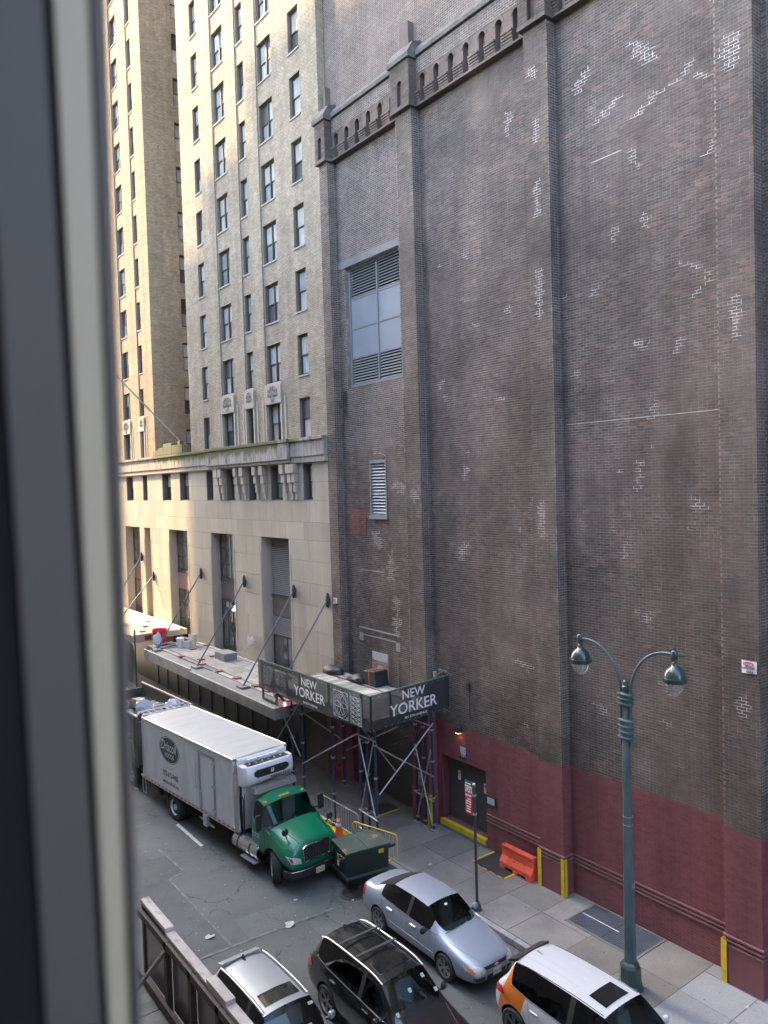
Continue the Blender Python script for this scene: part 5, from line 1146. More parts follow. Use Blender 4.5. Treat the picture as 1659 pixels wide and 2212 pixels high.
def interior(parent, yd, yr, w, zb, zt, m=M_SEAT):
    MB().box(-w, w, yr, yd+0.35, 0.3, 0.45).build('cabin_floor', M_SEAT, parent, local=True)
    d = MB().prism([(yd-0.35, zb-0.4), (yd+0.18, zb-0.4), (yd+0.18, zb-0.10), (yd-0.05, zb-0.06), (yd-0.35, zb-0.14)], lambda u, v, d: (d, u, v), -w, w).build('dashboard', M_DASH, parent, local=True, bevel=0.03)
    for sx in (-0.38, 0.38):
        for ys_ in (yd-0.75, yd-1.65):
            s = MB(); s.box(sx-0.25, sx+0.25, ys_-0.1, ys_+0.42, 0.42, 0.62); s.obox((sx, ys_-0.2, 0.88), (0.48, 0.16, 0.62), Matrix.Rotation(R(14), 3, 'X')); s.obox((sx, ys_-0.30, 1.26), (0.26, 0.10, 0.17), Matrix.Rotation(R(10), 3, 'X'))
            s.build('seat', m, parent, local=True, bevel=0.05)
    a = [(0.18*math.cos(t), 0.18*math.sin(t)) for t in [2*math.pi*i/20 for i in range(20)]]
    MB().tube([(-0.38+u, yd-0.42+v*0.35, zb-0.08+v*0.93) for u, v in a], 0.014, 6, closed=True).build('steering_wheel', M_BPL, parent, local=True)
def plate(parent, bvh, y_side, z, txt, m_base, m_txt, wd=0.31, h=0.155, name='number_plate', off=0.03):
    s = y_side; hit = bvh.ray_cast(Vector((0, s*4, z)), Vector((0, -s, 0)))[0]; y = hit.y + s*off
    p = MB().box(-wd/2, wd/2, min(y, y-s*0.01), max(y, y-s*0.01), z-h/2, z+h/2).build(name, m_base, parent, local=True)
    r = (-s, 0, 0); text('plate_text', txt, (s*wd*0.43, y+s*0.003, z-h*0.25), r, (0, 0, 1), m_txt, p, local=True, width=wd*0.86, height=h*0.5)
    return p
M_PLW = mat('white_plate', (0.6, 0.61, 0.6), 0.4); M_PLY_ = mat('pale_yellow_plate', (0.62, 0.58, 0.36), 0.4)
def P7(*a): return list(a)

# ---- silver-blue sedan
def sedan():
    t = thing('silver_sedan', 'pale silver-blue four-door sedan parked at the kerb behind the white and orange van', 'car', (12.86, 15.63, 0.0), math.pi); t.scale = (0.87, 1, 1)
    st = [(2.4, P7((0,.30),(.42,.30),(.60,.36),(.64,.52),(.56,.63),(.3,.66),(0,.67))),
          (2.27, P7((0,.24),(.6,.24),(.78,.30),(.82,.52),(.75,.68),(.42,.73),(0,.75))),
          (1.92, P7((0,.2),(.72,.2),(.885,.28),(.905,.58),(.83,.77),(.46,.83),(0,.85))),
          (1.5, P7((0,.2),(.75,.2),(.905,.27),(.925,.64),(.855,.86),(.5,.94),(0,.955))),
          (1.16, P7((0,.2),(.75,.2),(.91,.27),(.928,.66),(.86,.92),(.66,.98),(0,1.02))),
          (0.8, P7((0,.2),(.75,.2),(.912,.27),(.93,.68),(.865,.95),(.655,1.19),(0,1.265))),
          (0.47, P7((0,.2),(.75,.2),(.915,.27),(.932,.69),(.87,.97),(.60,1.395),(0,1.455))),
          (-0.05, P7((0,.2),(.75,.2),(.915,.27),(.932,.70),(.87,.98),(.605,1.43),(0,1.492))),
          (-0.15, P7((0,.2),(.75,.2),(.915,.27),(.932,.70),(.87,.985),(.605,1.432),(0,1.494))),
          (-0.95, P7((0,.2),(.75,.2),(.91,.27),(.93,.71),(.868,1.0),(.59,1.40),(0,1.462))),
          (-1.35, P7((0,.2),(.75,.2),(.905,.27),(.925,.72),(.86,1.02),(.60,1.24),(0,1.31))),
          (-1.75, P7((0,.22),(.72,.22),(.895,.28),(.915,.73),(.84,1.03),(.64,1.06),(0,1.10))),
          (-2.18, P7((0,.25),(.65,.25),(.86,.32),(.88,.70),(.80,1.01),(.5,1.06),(0,1.075))),
          (-2.32, P7((0,.32),(.5,.32),(.74,.38),(.78,.66),(.72,.93),(.45,.98),(0,.99)))]
    gl = {(4, 5): 1, (5, 5): 1, (5, 4): 2, (6, 4): 2, (8, 4): 2, (9, 4): 2, (7, 4): 3, (9, 5): 4, (10, 5): 4}
    me = loft(st, gl); B = paint('silver_blue_paint', (0.31, 0.355, 0.425), metal=0.4, rough=0.42, coat=0.7)
    bvh, parts = finish_body(me, [(1.37, .33, .385, .62, 1.1), (-1.38, .33, .385, .62, 1.1)], [B, M_GLS, M_GLSS, M_BPL, M_GLSS], t, ['body', 'windscreen', 'side_window', 'door_pillar', 'rear_window'])
    for y in (1.37, -1.38):
        for sx in (-1, 1): wheel(t, sx*0.83, y, 0.325, 0.20, 0.23, 6)
    interior(t, 1.08, -1.2, 0.7, 1.0, 1.4)
    for sx in (-1, 1):
        lp = [(sx*0.40, .60), (sx*0.44, .50), (sx*0.66, .48), (sx*0.84, .56), (sx*0.84, .66), (sx*0.68, .70), (sx*0.5, .665)]
        h = link('headlight', patch(bvh, lp, 'y', 1, 0.012), M_LENS, t, smooth=True, local=True)
        link('indicator', patch(bvh, [(sx*0.72, .545), (sx*0.83, .57), (sx*0.83, .655), (sx*0.74, .64)], 'y', 1, 0.018), mat('peach_lens', (0.62, 0.28, 0.12), 0.2, coat=1), h, local=True)
        link('tail_light', patch(bvh, [(sx*0.50, .70), (sx*0.76, .68), (sx*0.80, .93), (sx*0.52, .95)], 'y', -1, 0.012), M_RLENS, t, local=True); link('tail_light', patch(bvh, [(-2.30, .70), (-2.08, .72), (-2.08, .97), (-2.24, .95)], 'x', sx, 0.012), M_RLENS, t, local=True)
        link('bumper_grille', patch(bvh, [(sx*0.42, .34), (sx*0.74, .36), (sx*0.76, .44), (sx*0.42, .44)], 'y', 1, 0.008), M_BPL, t, local=True)
        mirror(t, sx*0.93, 0.70, 1.0, B if sx < 0 else M_BPL, sx)
        for y0 in (0.15, -0.85):
            hh = bvh.ray_cast(Vector((sx*4, y0, .84)), Vector((-sx, 0, 0)))[0]; MB().box(hh.x-0.01 if sx > 0 else hh.x-0.035, hh.x+0.035 if sx > 0 else hh.x+0.01, y0-0.11, y0+0.11, .825, .86).build('door_handle', M_CHR, t, local=True, bevel=0.01)
        for pts in ([(1.0, .92), (1.02, .6), (0.96, .25)], [(-0.10, .97), (-0.08, .25)], [(-1.28, 1.0), (-1.18, .75), (-1.0, .5), (-0.95, .28)], [(0.96, .25), (-0.95, .27)]):
            s = seam(bvh, pts, 'x', sx); s and s.build('door_seam', M_BPL, t, local=True)
        s = seam(bvh, [(0.95, .50), (-0.92, .53)], 'x', sx, 0.016); s.build('side_moulding', B, t, local=True)
        s = seam(bvh, [(1.05, .955), (0.6, .962), (-0.2, .985), (-1.32, 1.03)], 'x', sx, 0.009, 0.002); s.build('window_trim', M_CHR, t, local=True)
    link('grille', patch(bvh, [(-.38, .575), (.38, .575), (.44, .655), (-.44, .655)], 'y', 1, 0.010), M_BPL, t, local=True)
    link('lower_grille', patch(bvh, [(-.34, .33), (.34, .33), (.36, .44), (-.36, .44)], 'y', 1, 0.008), M_BPL, t, local=True)
    y = bvh.ray_cast(Vector((0, 4, .615)), Vector((0, -1, 0)))[0].y
    em = MB(); em.obox((0, y+0.022, .62), (0.16, 0.012, 0.03)); em.obox((0, y+0.022, .62), (0.06, 0.012, 0.065), Matrix.Rotation(R(12), 3, 'Y')); em.build('bow_tie_emblem', mat('gold_emblem', (0.7, 0.6, 0.35), 0.3, metal=0.6), t, local=True)
    plate(t, bvh, 1, 0.47, 'LRN-38', M_PLW, M_BLKP)
    for q, (x, yy) in enumerate(((-0.42, 1.16), (-0.22, 1.15), (0.10, 1.2), (-0.58, 1.05))):
        MB().obox((x, yy, 0.975+0.012*(q % 2)), (0.20, 0.10, 0.004), Matrix.Rotation(R(-14), 3, 'X') @ Matrix.Rotation(0.3*q, 3, 'Z')).build('dashboard_paper', mat('pale_mint_paper', (0.62, 0.72, 0.68), 0.7), t, local=True)
    for x, yy, z, s_, m in ((0.60, 0.98, 1.02, (0.10, 0.18, 0.004), mat('blue_sticker', (0.25, 0.42, 0.62), 0.6)), (-0.62, 0.95, 1.05, (0.09, 0.14, 0.004), mat('blue_sticker', (0.25, 0.42, 0.62), 0.6)), (0.05, 0.62, 1.35, (0.10, 0.06, 0.004), M_WHITE)): MB().obox((x, yy, z), s_, Matrix.Rotation(R(-28), 3, 'X')).build('windscreen_sticker', m, t, local=True)
    MB().tube([(0.62, 1.16, 0.995), (0.05, 1.17, 1.03)], 0.009, 5).build('wiper', M_BPL, t, local=True); MB().tube([(-0.02, 1.13, 1.04), (-0.6, 1.06, 1.03)], 0.009, 5).build('wiper', M_BPL, t, local=True)
    MB().tube([(0.1, -0.88, 1.465), (0.1, -0.94, 1.51), (0.04, -1.0, 1.48)], 0.008, 5).build('antenna', M_BPL, t, local=True)
    for pts in ([(0.80, 1.15), (0.62, 1.75), (0.42, 2.25)],):
        for sg in (-1, 1):
            s = seam(bvh, [(sg*a, b) for a, b in pts], 'z', 1, 0.006); s and s.build('bonnet_crease', B, t, local=True)
    return t
sedan()

def suv_stations(ys, w, h):
    k = w/0.95; q = lambda ring: [(x*k, z) for x, z in ring]
    rings = [P7((0,.32),(.5,.32),(.66,.40),(.70,.62),(.62,.78),(.36,.82),(0,.83)), P7((0,.26),(.66,.26),(.84,.34),(.88,.64),(.79,.84),(.45,.90),(0,.92)), P7((0,.22),(.76,.22),(.93,.32),(.95,.70),(.86,.93),(.48,.98),(0,1.0)),
             P7((0,.22),(.78,.22),(.94,.31),(.955,.76),(.88,1.0),(.55,1.08),(0,1.10)), P7((0,.22),(.78,.22),(.942,.31),(.957,.78),(.885,1.05),(.74,1.12),(0,1.16)), P7((0,.22),(.78,.22),(.943,.31),(.958,.79),(.89,1.07),(.71,h-.34),(0,h-.27)),
             P7((0,.22),(.78,.22),(.945,.31),(.96,.80),(.893,1.09),(.65,h-.09),(0,h-.03)), P7((0,.22),(.78,.22),(.945,.31),(.96,.80),(.893,1.10),(.65,h-.055),(0,h)), P7((0,.22),(.78,.22),(.945,.31),(.96,.80),(.893,1.105),(.65,h-.055),(0,h)),
             P7((0,.22),(.78,.22),(.945,.31),(.96,.82),(.893,1.13),(.63,h-.07),(0,h-.015)), P7((0,.25),(.78,.25),(.94,.34),(.95,.84),(.88,1.16),(.60,h-.14),(0,h-.07)), P7((0,.28),(.74,.28),(.92,.38),(.94,.86),(.86,1.12),(.66,1.25),(0,1.32)),
             P7((0,.32),(.68,.32),(.86,.42),(.88,.80),(.80,1.02),(.55,1.06),(0,1.08)), P7((0,.36),(.6,.36),(.76,.46),(.80,.76),(.74,.94),(.5,.97),(0,.98))]
    return [(y, q(r)) for y, r in zip(ys, rings)]
GLS = {(4, 5): 1, (5, 5): 1, (5, 4): 2, (6, 4): 2, (7, 4): 3, (8, 4): 4, (9, 4): 4, (10, 5): 5}
def suv(name, label, cat, loc, ys, axles, w, h, B, rear_m=M_GLD, rimm=None):
    t = thing(name, label, cat, loc, math.pi); t.scale = (0.88, 1, 1)
    me = loft(suv_stations(ys, w, h), GLS); fa, ra = axles; rear = ys[-1]
    bvh, parts = finish_body(me, [(fa, .37, .43, w*0.66, 1.2), (ra, .37, .43, w*0.66, 1.2)], [B, M_GLS, M_GLSS, M_BPL, rear_m, rear_m], t, ['body', 'windscreen', 'front_side_window', 'door_pillar', 'rear_side_window', 'rear_window'])
    for y in (fa, ra):
        for sx in (-1, 1): wheel(t, sx*(w-0.10), y, 0.365, 0.22, 0.265, 5 if name != 'orange_white_van' else 6, rimm, 'double')
    interior(t, ys[4]-0.05, ys[9], 0.72, 1.14, h, M_SEATL)
    for sx in (-1, 1):
        link('tail_light', patch(bvh, [(sx*0.42*w, .84), (sx*0.80*w, .86), (sx*0.84*w, 1.0), (sx*0.46*w, .96)], 'y', -1, 0.014), M_RLENS, t, local=True)
        link('tail_light', patch(bvh, [(rear+.04, .86), (rear+.42, .93), (rear+.30, 1.05), (rear+.07, 1.0)], 'x', sx, 0.014), M_RLENS, t, local=True)
        link('headlight', patch(bvh, [(sx*0.46*w, .70), (sx*0.82*w, .72), (sx*0.84*w, .82), (sx*0.6*w, .84)], 'y', 1, 0.012), M_LENS, t, local=True)
        mirror(t, sx*(w+0.02), ys[5]-0.05, 1.10, B, sx, (0.20, 0.11, 0.15))
        s = seam(bvh, [(ys[5]+0.1, 1.06), (ys[7], 1.10), (ys[9], 1.145), (ys[10]+0.05, 1.20)], 'x', sx, 0.014, 0.002); s.build('window_trim', M_CHR, t, local=True)
        for pts in ([(ys[5]+.15, 1.02), (ys[5]+.2, .7), (ys[5]+.1, .35)], [(ys[8], 1.05), (ys[8]+.02, .35)], [(ys[9]+.05, 1.1), (ys[9]+.1, .85), (ra+.5, .6)]):
            s = seam(bvh, pts, 'x', sx); s and s.build('door_seam', M_BPL, t, local=True)
        for y0 in (ys[7]+0.2, ys[9]+0.25):
            hh = bvh.ray_cast(Vector((sx*4, y0, .96)), Vector((-sx, 0, 0)))[0]; MB().box(min(hh.x, hh.x+sx*0.03), max(hh.x, hh.x+sx*0.03), y0-0.11, y0+0.11, .945, .98).build('door_handle', B, t, local=True, bevel=0.01)
    return t, bvh, parts
M_RAILS = mat('satin_rail', (0.42, 0.43, 0.44), 0.3, metal=0.8)
# ---- black SUV with a driver
BK = paint('black_car_paint', (0.012, 0.012, 0.013), rough=0.2)
t, bvh, parts = suv('black_suv', 'black sport utility car with roof rails stopped beside the silver sedan', 'car', (9.92, 13.52, 0.0), [2.4,2.24,1.85,1.3,1.0,.70,.38,-.12,-.22,-1.45,-2.0,-2.25,-2.42,-2.5], (1.30, -1.48), 0.95, 1.70, BK)
def roof_z(bvh, x, y):
    h = bvh.ray_cast(Vector((x, y, 4)), Vector((0, 0, -1)))[0]; return h.z if h else 1.6
for sx in (-1, 1):
    pts = [(sx*0.63, y, roof_z(bvh, sx*0.60, y)+0.05) for y in np.linspace(0.32, -1.95, 14)]
    pts[0] = (pts[0][0], pts[0][1]+0.08, pts[0][2]-0.05); pts[-1] = (pts[-1][0], pts[-1][1]-0.06, pts[-1][2]-0.05)
    MB().tube(pts, 0.018, 8).build('roof_rail', M_RAILS, t, local=True, smooth=True)
for y in (-0.58, -1.25):
    z = roof_z(bvh, 0, y)+0.07; MB().bar((-0.63, y, z), (0.63, y, z), 0.06, 0.028).build('cross_bar', M_DSTEEL, t, local=True)
for x in (-0.36, -0.12, 0.12, 0.36):
    MB().tube([(x, y, roof_z(bvh, x, y)+0.003) for y in np.linspace(-0.45, -1.8, 8)], 0.008, 5).build('roof_rib', BK, t, local=True)
link('sunroof', patch(bvh, [(-.45, -.27), (.45, -.27), (.48, .14), (-.48, .14)], 'z', 1, 0.006), mat('sunroof_glass', (0.01, 0.012, 0.012), 0.05, coat=1.0), t, local=True)
MB().tube([(x, y, roof_z(bvh, x, y)+0.006) for x, y in [(-.45, -.27), (.45, -.27), (.48, .14), (-.48, .14)]], 0.006, 4, closed=True).build('sunroof_seal', M_STEEL, t, local=True)
MB().prism([(-1.95, 0), (-1.78, 0), (-1.84, 0.09), (-1.90, 0.10)], lambda u, v, d: (d, u, v+roof_z(bvh, 0, -1.87)-0.01), -0.025, 0.025).build('antenna_fin', BK, t, local=True, bevel=0.01)
M_STK = mat('mint_sticker', (0.30, 0.42, 0.39), 0.6)
for x, y, z, a in ((-0.45, 0.55, 1.50, 0.1), (0.05, 0.66, 1.40, 0), (-0.62, 0.82, 1.27, 0.0), (0.62, 0.88, 1.19, 0)): MB().obox((x, y+0.03, z+0.03), (0.09, 0.09, 0.004), Matrix.Rotation(R(-36), 3, 'X')).build('windscreen_sticker', M_STK, t, local=True)
for pts in ([(-0.7, 1.1), (-.4, 2.0)], [(0.7, 1.1), (.4, 2.0)]):
    s = seam(bvh, pts, 'z', 1, 0.012); s and s.build('bonnet_crease', BK, t, local=True)
# driver
def skin_person(name, joints, edges, root, m, parent=None, sub=2, local=True):
    me = bpy.data.meshes.new(name); me.from_pydata([j[:3] for j in joints], edges, []); o = bpy.data.objects.new(name, me); COL.objects.link(o)
    sk = o.modifiers.new('skin', 'SKIN'); sl_ = me.skin_vertices[0].data if me.skin_vertices else None
    for i, j in enumerate(joints):
        r = j[3]; me.skin_vertices[0].data[i].radius = (r, r*(j[4] if len(j) > 4 else 1)); me.skin_vertices[0].data[i].use_root = (i == root)
    sb = o.modifiers.new('sub', 'SUBSURF'); sb.levels = sub; sb.render_levels = sub
    dg = bpy.context.evaluated_depsgraph_get(); ev = bpy.data.meshes.new_from_object(o.evaluated_get(dg)); bpy.data.objects.remove(o)
    ev.materials.clear(); ev.materials.append(m); ev.polygons.foreach_set('use_smooth', [True]*len(ev.polygons))
    return link(name, ev, m, parent, local=local)
M_SKIN = mat('skin', (0.36, 0.2, 0.14), 0.6); M_SHIRT = mat('grey_blue_shirt', (0.20, 0.25, 0.32), 0.85, var=0.2, vscale=8)
dr = thing('person', 'driver in a grey-blue long-sleeved shirt behind the wheel of the black car', 'person', (9.92+0.33, 13.52-0.10, 0.62), math.pi)
J = [(0,-0.05,0,.15),(0,-0.12,.25,.15,.8),(0,-0.16,.46,.17,.7),(0,-.15,.56,.06),(.2,-.13,.46,.065),(.27,.08,.28,.05),(.2,.36,.36,.042),(-.2,-.13,.46,.065),(-.27,.1,.28,.05),(-.12,.38,.40,.042),(.1,.25,.0,.09),(.12,.55,-.02,.065),(-.1,.25,0,.09),(-.12,.55,-.02,.065)]
body = skin_person('body', J, [(0,1),(1,2),(2,3),(2,4),(4,5),(5,6),(2,7),(7,8),(8,9),(0,10),(10,11),(0,12),(12,13)], 0, M_SHIRT, dr)
hd = MB().lathe([(0, -.13), (.055, -.11), (.075, -.05), (.08, .02), (.075, .08), (.05, .12), (0, .135)], (0, -.12, .72), 14, Matrix.Diagonal((0.95, 1.15, 1.0))).build('head', M_SKIN, dr, local=True, smooth=True)
MB().lathe([(.084, .02), (.08, .09), (.052, .13), (0, .147)], (0, -.135, .72), 14, Matrix.Diagonal((0.97, 1.15, 1.0))).build('hair', M_BLKP, dr, local=True, smooth=True)
for sx, y, z in ((.2, .39, .37), (-.12, .41, .41)):
    hm = MB(); hm.obox((sx, y+.03, z), (.07, .08, .03))
    for q in range(4): hm.tube([(sx-.026+.0175*q, y+.06, z), (sx-.026+.0175*q, y+.10, z+.01), (sx-.026+.0175*q, y+.115, z-.02)], 0.0085, 5)
    hm.tube([(sx-.03, y+.0, z), (sx-.055, y+.03, z+.005), (sx-.05, y+.06, z)], 0.009, 5); hm.build('hand', M_SKIN, dr, local=True)

# ---- silver crossover at the bottom edge
SV = paint('silver_paint', (0.30, 0.325, 0.335), metal=0.4, rough=0.42, coat=0.6)
t, bvh, parts = suv('silver_crossover', 'silver crossover with dark sunroof beside the timber parapet at the bottom left', 'car', (7.49, 14.25, 0.0), [2.3,2.14,1.75,1.2,.95,.64,.32,-.18,-.28,-1.35,-1.8,-2.05,-2.26,-2.34], (1.30, -1.40), 0.92, 1.64, SV)
link('sunroof', patch(bvh, [(-.45, -.26), (.45, -.26), (.47, .14), (-.47, .14)], 'z', 1, 0.008), mat('sunroof_glass', (0.01, 0.012, 0.012), 0.05, coat=1.0), t, local=True)
for sx in (-1, 1):
    MB().tube([(sx*0.60, y, roof_z(bvh, sx*0.57, y)+0.018) for y in np.linspace(0.26, -1.75, 10)], 0.02, 6).build('roof_rail', SV, t, local=True, smooth=True)
    s = seam(bvh, [(sx*.55, 0.26), (sx*.55, -1.7)], 'z', 1, 0.010); s.build('roof_channel', M_BPL, t, local=True)
MB().prism([(-1.75, 0), (-1.55, 0), (-1.66, 0.10), (-1.71, 0.11)], lambda u, v, d: (d, u, v+roof_z(bvh, 0, -1.65)-0.01), -0.02, 0.02).build('antenna_fin', M_BPL, t, local=True)
MB().prism([(-2.02, 1.50), (-1.75, 1.60), (-1.75, 1.57), (-2.02, 1.46)], lambda u, v, d: (d, u, v), -0.55, 0.55).build('rear_spoiler', SV, t, local=True, bevel=0.01)
for x, y, z in ((-0.55, 0.45, 1.45), (-0.30, 0.78, 1.25), (0.1, 0.78, 1.26)): MB().obox((x, y, z+0.02), (0.13, 0.06, 0.004), Matrix.Rotation(R(-36), 3, 'X')).build('windscreen_sticker', M_STK, t, local=True)
MB().obox((0.38, 0.62, 1.30), (0.6, 0.55, 0.006), Matrix.Rotation(R(-36), 3, 'X')).build('sunshade', mat('silver_sunshade', (0.38, 0.44, 0.5), 0.35), t, local=True)

# ---- white and orange van
def van_paint():
    m, n, L, b = pos_mat('white_orange_paint'); tc = n.new('ShaderNodeTexCoord'); sep = n.new('ShaderNodeSeparateXYZ'); L.new(tc.outputs['Object'], sep.inputs[0])
    y = N_math(n, L, 'SUBTRACT', sep.outputs[1], N_math(n, L, 'MULTIPLY', sep.outputs[2], 0.3))
    a = N_math(n, L, 'MULTIPLY', N_math(n, L, 'GREATER_THAN', y, -2.46), N_math(n, L, 'LESS_THAN', y, -1.80))
    side = N_math(n, L, 'GREATER_THAN', N_math(n, L, 'ABSOLUTE', sep.outputs[0]), 0.63)
    L.new(N_mix(n, L, N_math(n, L, 'MULTIPLY', a, side), (0.52, 0.53, 0.545), (0.62, 0.17, 0.028)), b.inputs['Base Color']); b.inputs['Roughness'].default_value = 0.3; b.inputs['Coat Weight'].default_value = 1.0; return m
WO = van_paint()
t, bvh, parts = suv('orange_white_van', 'white people-carrier with orange panels and dark sunroof at the bottom right', 'van', (12.72, 9.93, 0.0), [2.75,2.6,2.2,1.6,1.2,.82,.46,-.25,-.35,-1.45,-1.98,-2.2,-2.40,-2.48], (1.28, -1.78), 0.985, 1.74, WO, rimm=mat('dark_rim', (0.2, 0.2, 0.2), 0.4, metal=0.6))
link('sunroof', patch(bvh, [(-.40, -.12), (.40, -.12), (.42, .32), (-.42, .32)], 'z', 1, 0.008), mat('sunroof_glass', (0.01, 0.012, 0.012), 0.05, coat=1.0), t, local=True)
for sx in (-1, 1):
    s = seam(bvh, [(sx*.63, 0.4), (sx*.63, -1.9)], 'z', 1, 0.011); s.build('roof_channel', M_BPL, t, local=True)
for x in (-0.34, -0.12, 0.12, 0.34): MB().tube([(x, y, roof_z(bvh, x, y)-0.001) for y in np.linspace(-0.4, -1.85, 8)], 0.008, 5).build('roof_rib', WO, t, local=True)
MB().prism([(-1.85, 0), (-1.61, 0), (-1.75, 0.07), (-1.81, 0.08)], lambda u, v, d: (d, u, v+roof_z(bvh, 0, -1.75)-0.01), -0.02, 0.02).build('antenna_fin', WO, t, local=True)
MB().prism([(-2.24, 1.52), (-1.96, 1.665), (-1.96, 1.58), (-2.24, 1.46)], lambda u, v, d: (d, u, v), -0.60, 0.60).build('rear_spoiler', M_BPL, t, local=True, bevel=0.01)
text('side_lettering', 'B', (0.985, -0.55, .52), (0, 1, 0), (0, 0, 1), mat('red_lettering', (0.65, 0.08, 0.04), 0.5), t, local=True, height=0.34, bold=0.01)
# fleet mark sits just proud of the door skin

# ---------------------------------------------------------------- delivery truck
TK = thing('box_truck', 'refrigerated delivery truck with grey-white box and bright green cab', 'truck', (11.85, 23.16, 0.0), math.pi+0.093)
def tb(mb, name, m, **k): return mb.build(name, m, k.pop('parent', TK), local=True, **k)
M_TBOX = mat('truck_white_panel', (0.60, 0.61, 0.60), 0.45, var=0.10, vscale=1.2, fine=0.03, fscale=30, col2=(0.40, 0.40, 0.385), c2amt=0.45, c2scale=1.6, c2lo=0.5, c2hi=0.7, stretch=(1, 1, 0.35)); M_TROOF = mat('truck_roof_sheet', (0.40, 0.41, 0.395), 0.4, var=0.08, vscale=1.0, bump=0.5, bscale=1.2, stretch=(1, 3, 1))
M_POL = mat('polished_stainless', (0.62, 0.63, 0.64), 0.16, metal=1.0, var=0.1, vscale=5); M_FRP = mat('chassis_black', (0.012, 0.012, 0.013), 0.7)
M_GRN = paint('bright_green_paint', (0.004, 0.165, 0.075), rough=0.3, coat=0.5)
BW, BZ0, BZ1, BL = 1.06, 1.0, 3.40, 7.0
box = tb(MB().box(-BW, BW, -BL, -0.14, BZ0+0.14, BZ1-0.08), 'cargo_box', M_TBOX)
# roof sheet with shallow ripples
vs = []; nx, ny = 12, 70
for i in range(nx+1):
    for k in range(ny+1):
        x = -BW+0.03+(2*BW-0.06)*i/nx; y = -BL+0.02+(BL-0.16)*k/ny; e = 1-abs(i/nx*2-1)**4
        vs.append((x, y, BZ1+0.0+0.03*e+e*(0.006*math.sin(y*9+1.2*math.sin(x*2+y))+0.004*math.sin(y*17+x*3))))
mb = MB(); mb.add(vs, [(i*(ny+1)+k, (i+1)*(ny+1)+k, (i+1)*(ny+1)+k+1, i*(ny+1)+k+1) for i in range(nx) for k in range(ny)]); tb(mb, 'box_roof', M_TROOF, smooth=True, parent=box)
M_RAIL = mat('aluminium_rail', (0.52, 0.53, 0.53), 0.35, metal=0.7, var=0.1)
for s in (-1, 1):
    tb(MB().bar((s*(BW+0.002), -BL, BZ1-0.04), (s*(BW+0.002), -0.14, BZ1-0.04), 0.05, 0.13), 'top_rail', M_RAIL, parent=box, bevel=0.02)
    tb(MB().box(min(s*(BW-0.02), s*(BW+0.025)), max(s*(BW-0.02), s*(BW+0.025)), -BL, -0.14, BZ0, BZ0+0.138), 'bottom_rail', M_RAIL, parent=box)
    for i in range(23):
        y = -BL+0.1+i*0.3; tb(MB().box(s*BW+s*0.026-0.002, s*BW+s*0.026+0.002, y, y+0.15, BZ0+0.04, BZ0+0.09), 'reflector', M_REDP, parent=box)
    tb(MB().lathe([(0.165, 0), (0.165, BZ1-BZ0-0.5), (0.13, BZ1-BZ0-0.2), (0.05, BZ1-BZ0-0.05)], (s*(BW-0.155), -0.15, BZ0), 16), 'corner_post', M_POL, parent=box, smooth=True)
    tb(MB().box(s*BW-0.02, s*BW+0.02, -BL-0.02, -BL+0.05, BZ0, BZ1-0.06), 'rear_post', M_RAIL, parent=box)
fw = tb(MB().box(-BW+0.16, BW-0.16, -0.16, 0.0, BZ0, BZ1-0.12), 'front_wall', M_WPL, parent=box, bevel=0.04)
tb(MB().cyl((-BW+0.12, -0.13, BZ1-0.13), (BW-0.12, -0.13, BZ1-0.13), 0.13, 0.13, 14), 'front_bulkhead_cap', M_WPL, parent=box, smooth=True)
# side door in the box, left side of the truck
X = BW
sd = tb(MB().box(X+0.0, X+0.016, -2.35, -1.45, BZ0+0.16, BZ1-0.32), 'side_door', M_TBOX, parent=TK, bevel=0.004)
fr = MB()
for a, b, c, d in ((-2.45, -2.36, BZ0+0.1, BZ1-0.22), (-1.44, -1.35, BZ0+0.1, BZ1-0.22), (-2.36, -1.44, BZ1-0.31, BZ1-0.22)): fr.box(X-0.005, X+0.03, a, b, c, d)
tb(fr, 'door_frame', mat('dull_door_frame', (0.30, 0.31, 0.31), 0.4, metal=0.5), parent=sd)
for z in (BZ0+0.28, 2.1, BZ1-0.5): tb(MB().box(X+0.016, X+0.055, -1.52, -1.30, z, z+0.07), 'hinge', M_GALV, parent=sd)
tb(MB().tube([(X+0.06, -2.56, BZ1-0.55), (X+0.09, -2.56, BZ1-0.6), (X+0.09, -2.56, BZ0+0.85), (X+0.06, -2.56, BZ0+0.8)], 0.015, 6), 'grab_handle', M_GALV, parent=sd)
tb(MB().box(X+0.02, X+0.07, -2.40, -2.28, BZ0+0.2, BZ0+0.75), 'latch', M_GALV, parent=sd); tb(MB().box(X+0.0, X+0.10, -2.12, -1.86, BZ0-0.36, BZ0+0.03), 'folding_step', M_RAIL); tb(MB().bar((X-0.05, -2.6, BZ0-0.26), (X+0.02, -1.5, BZ0-0.28), 0.05, 0.05), 'step_rail', M_GALV)
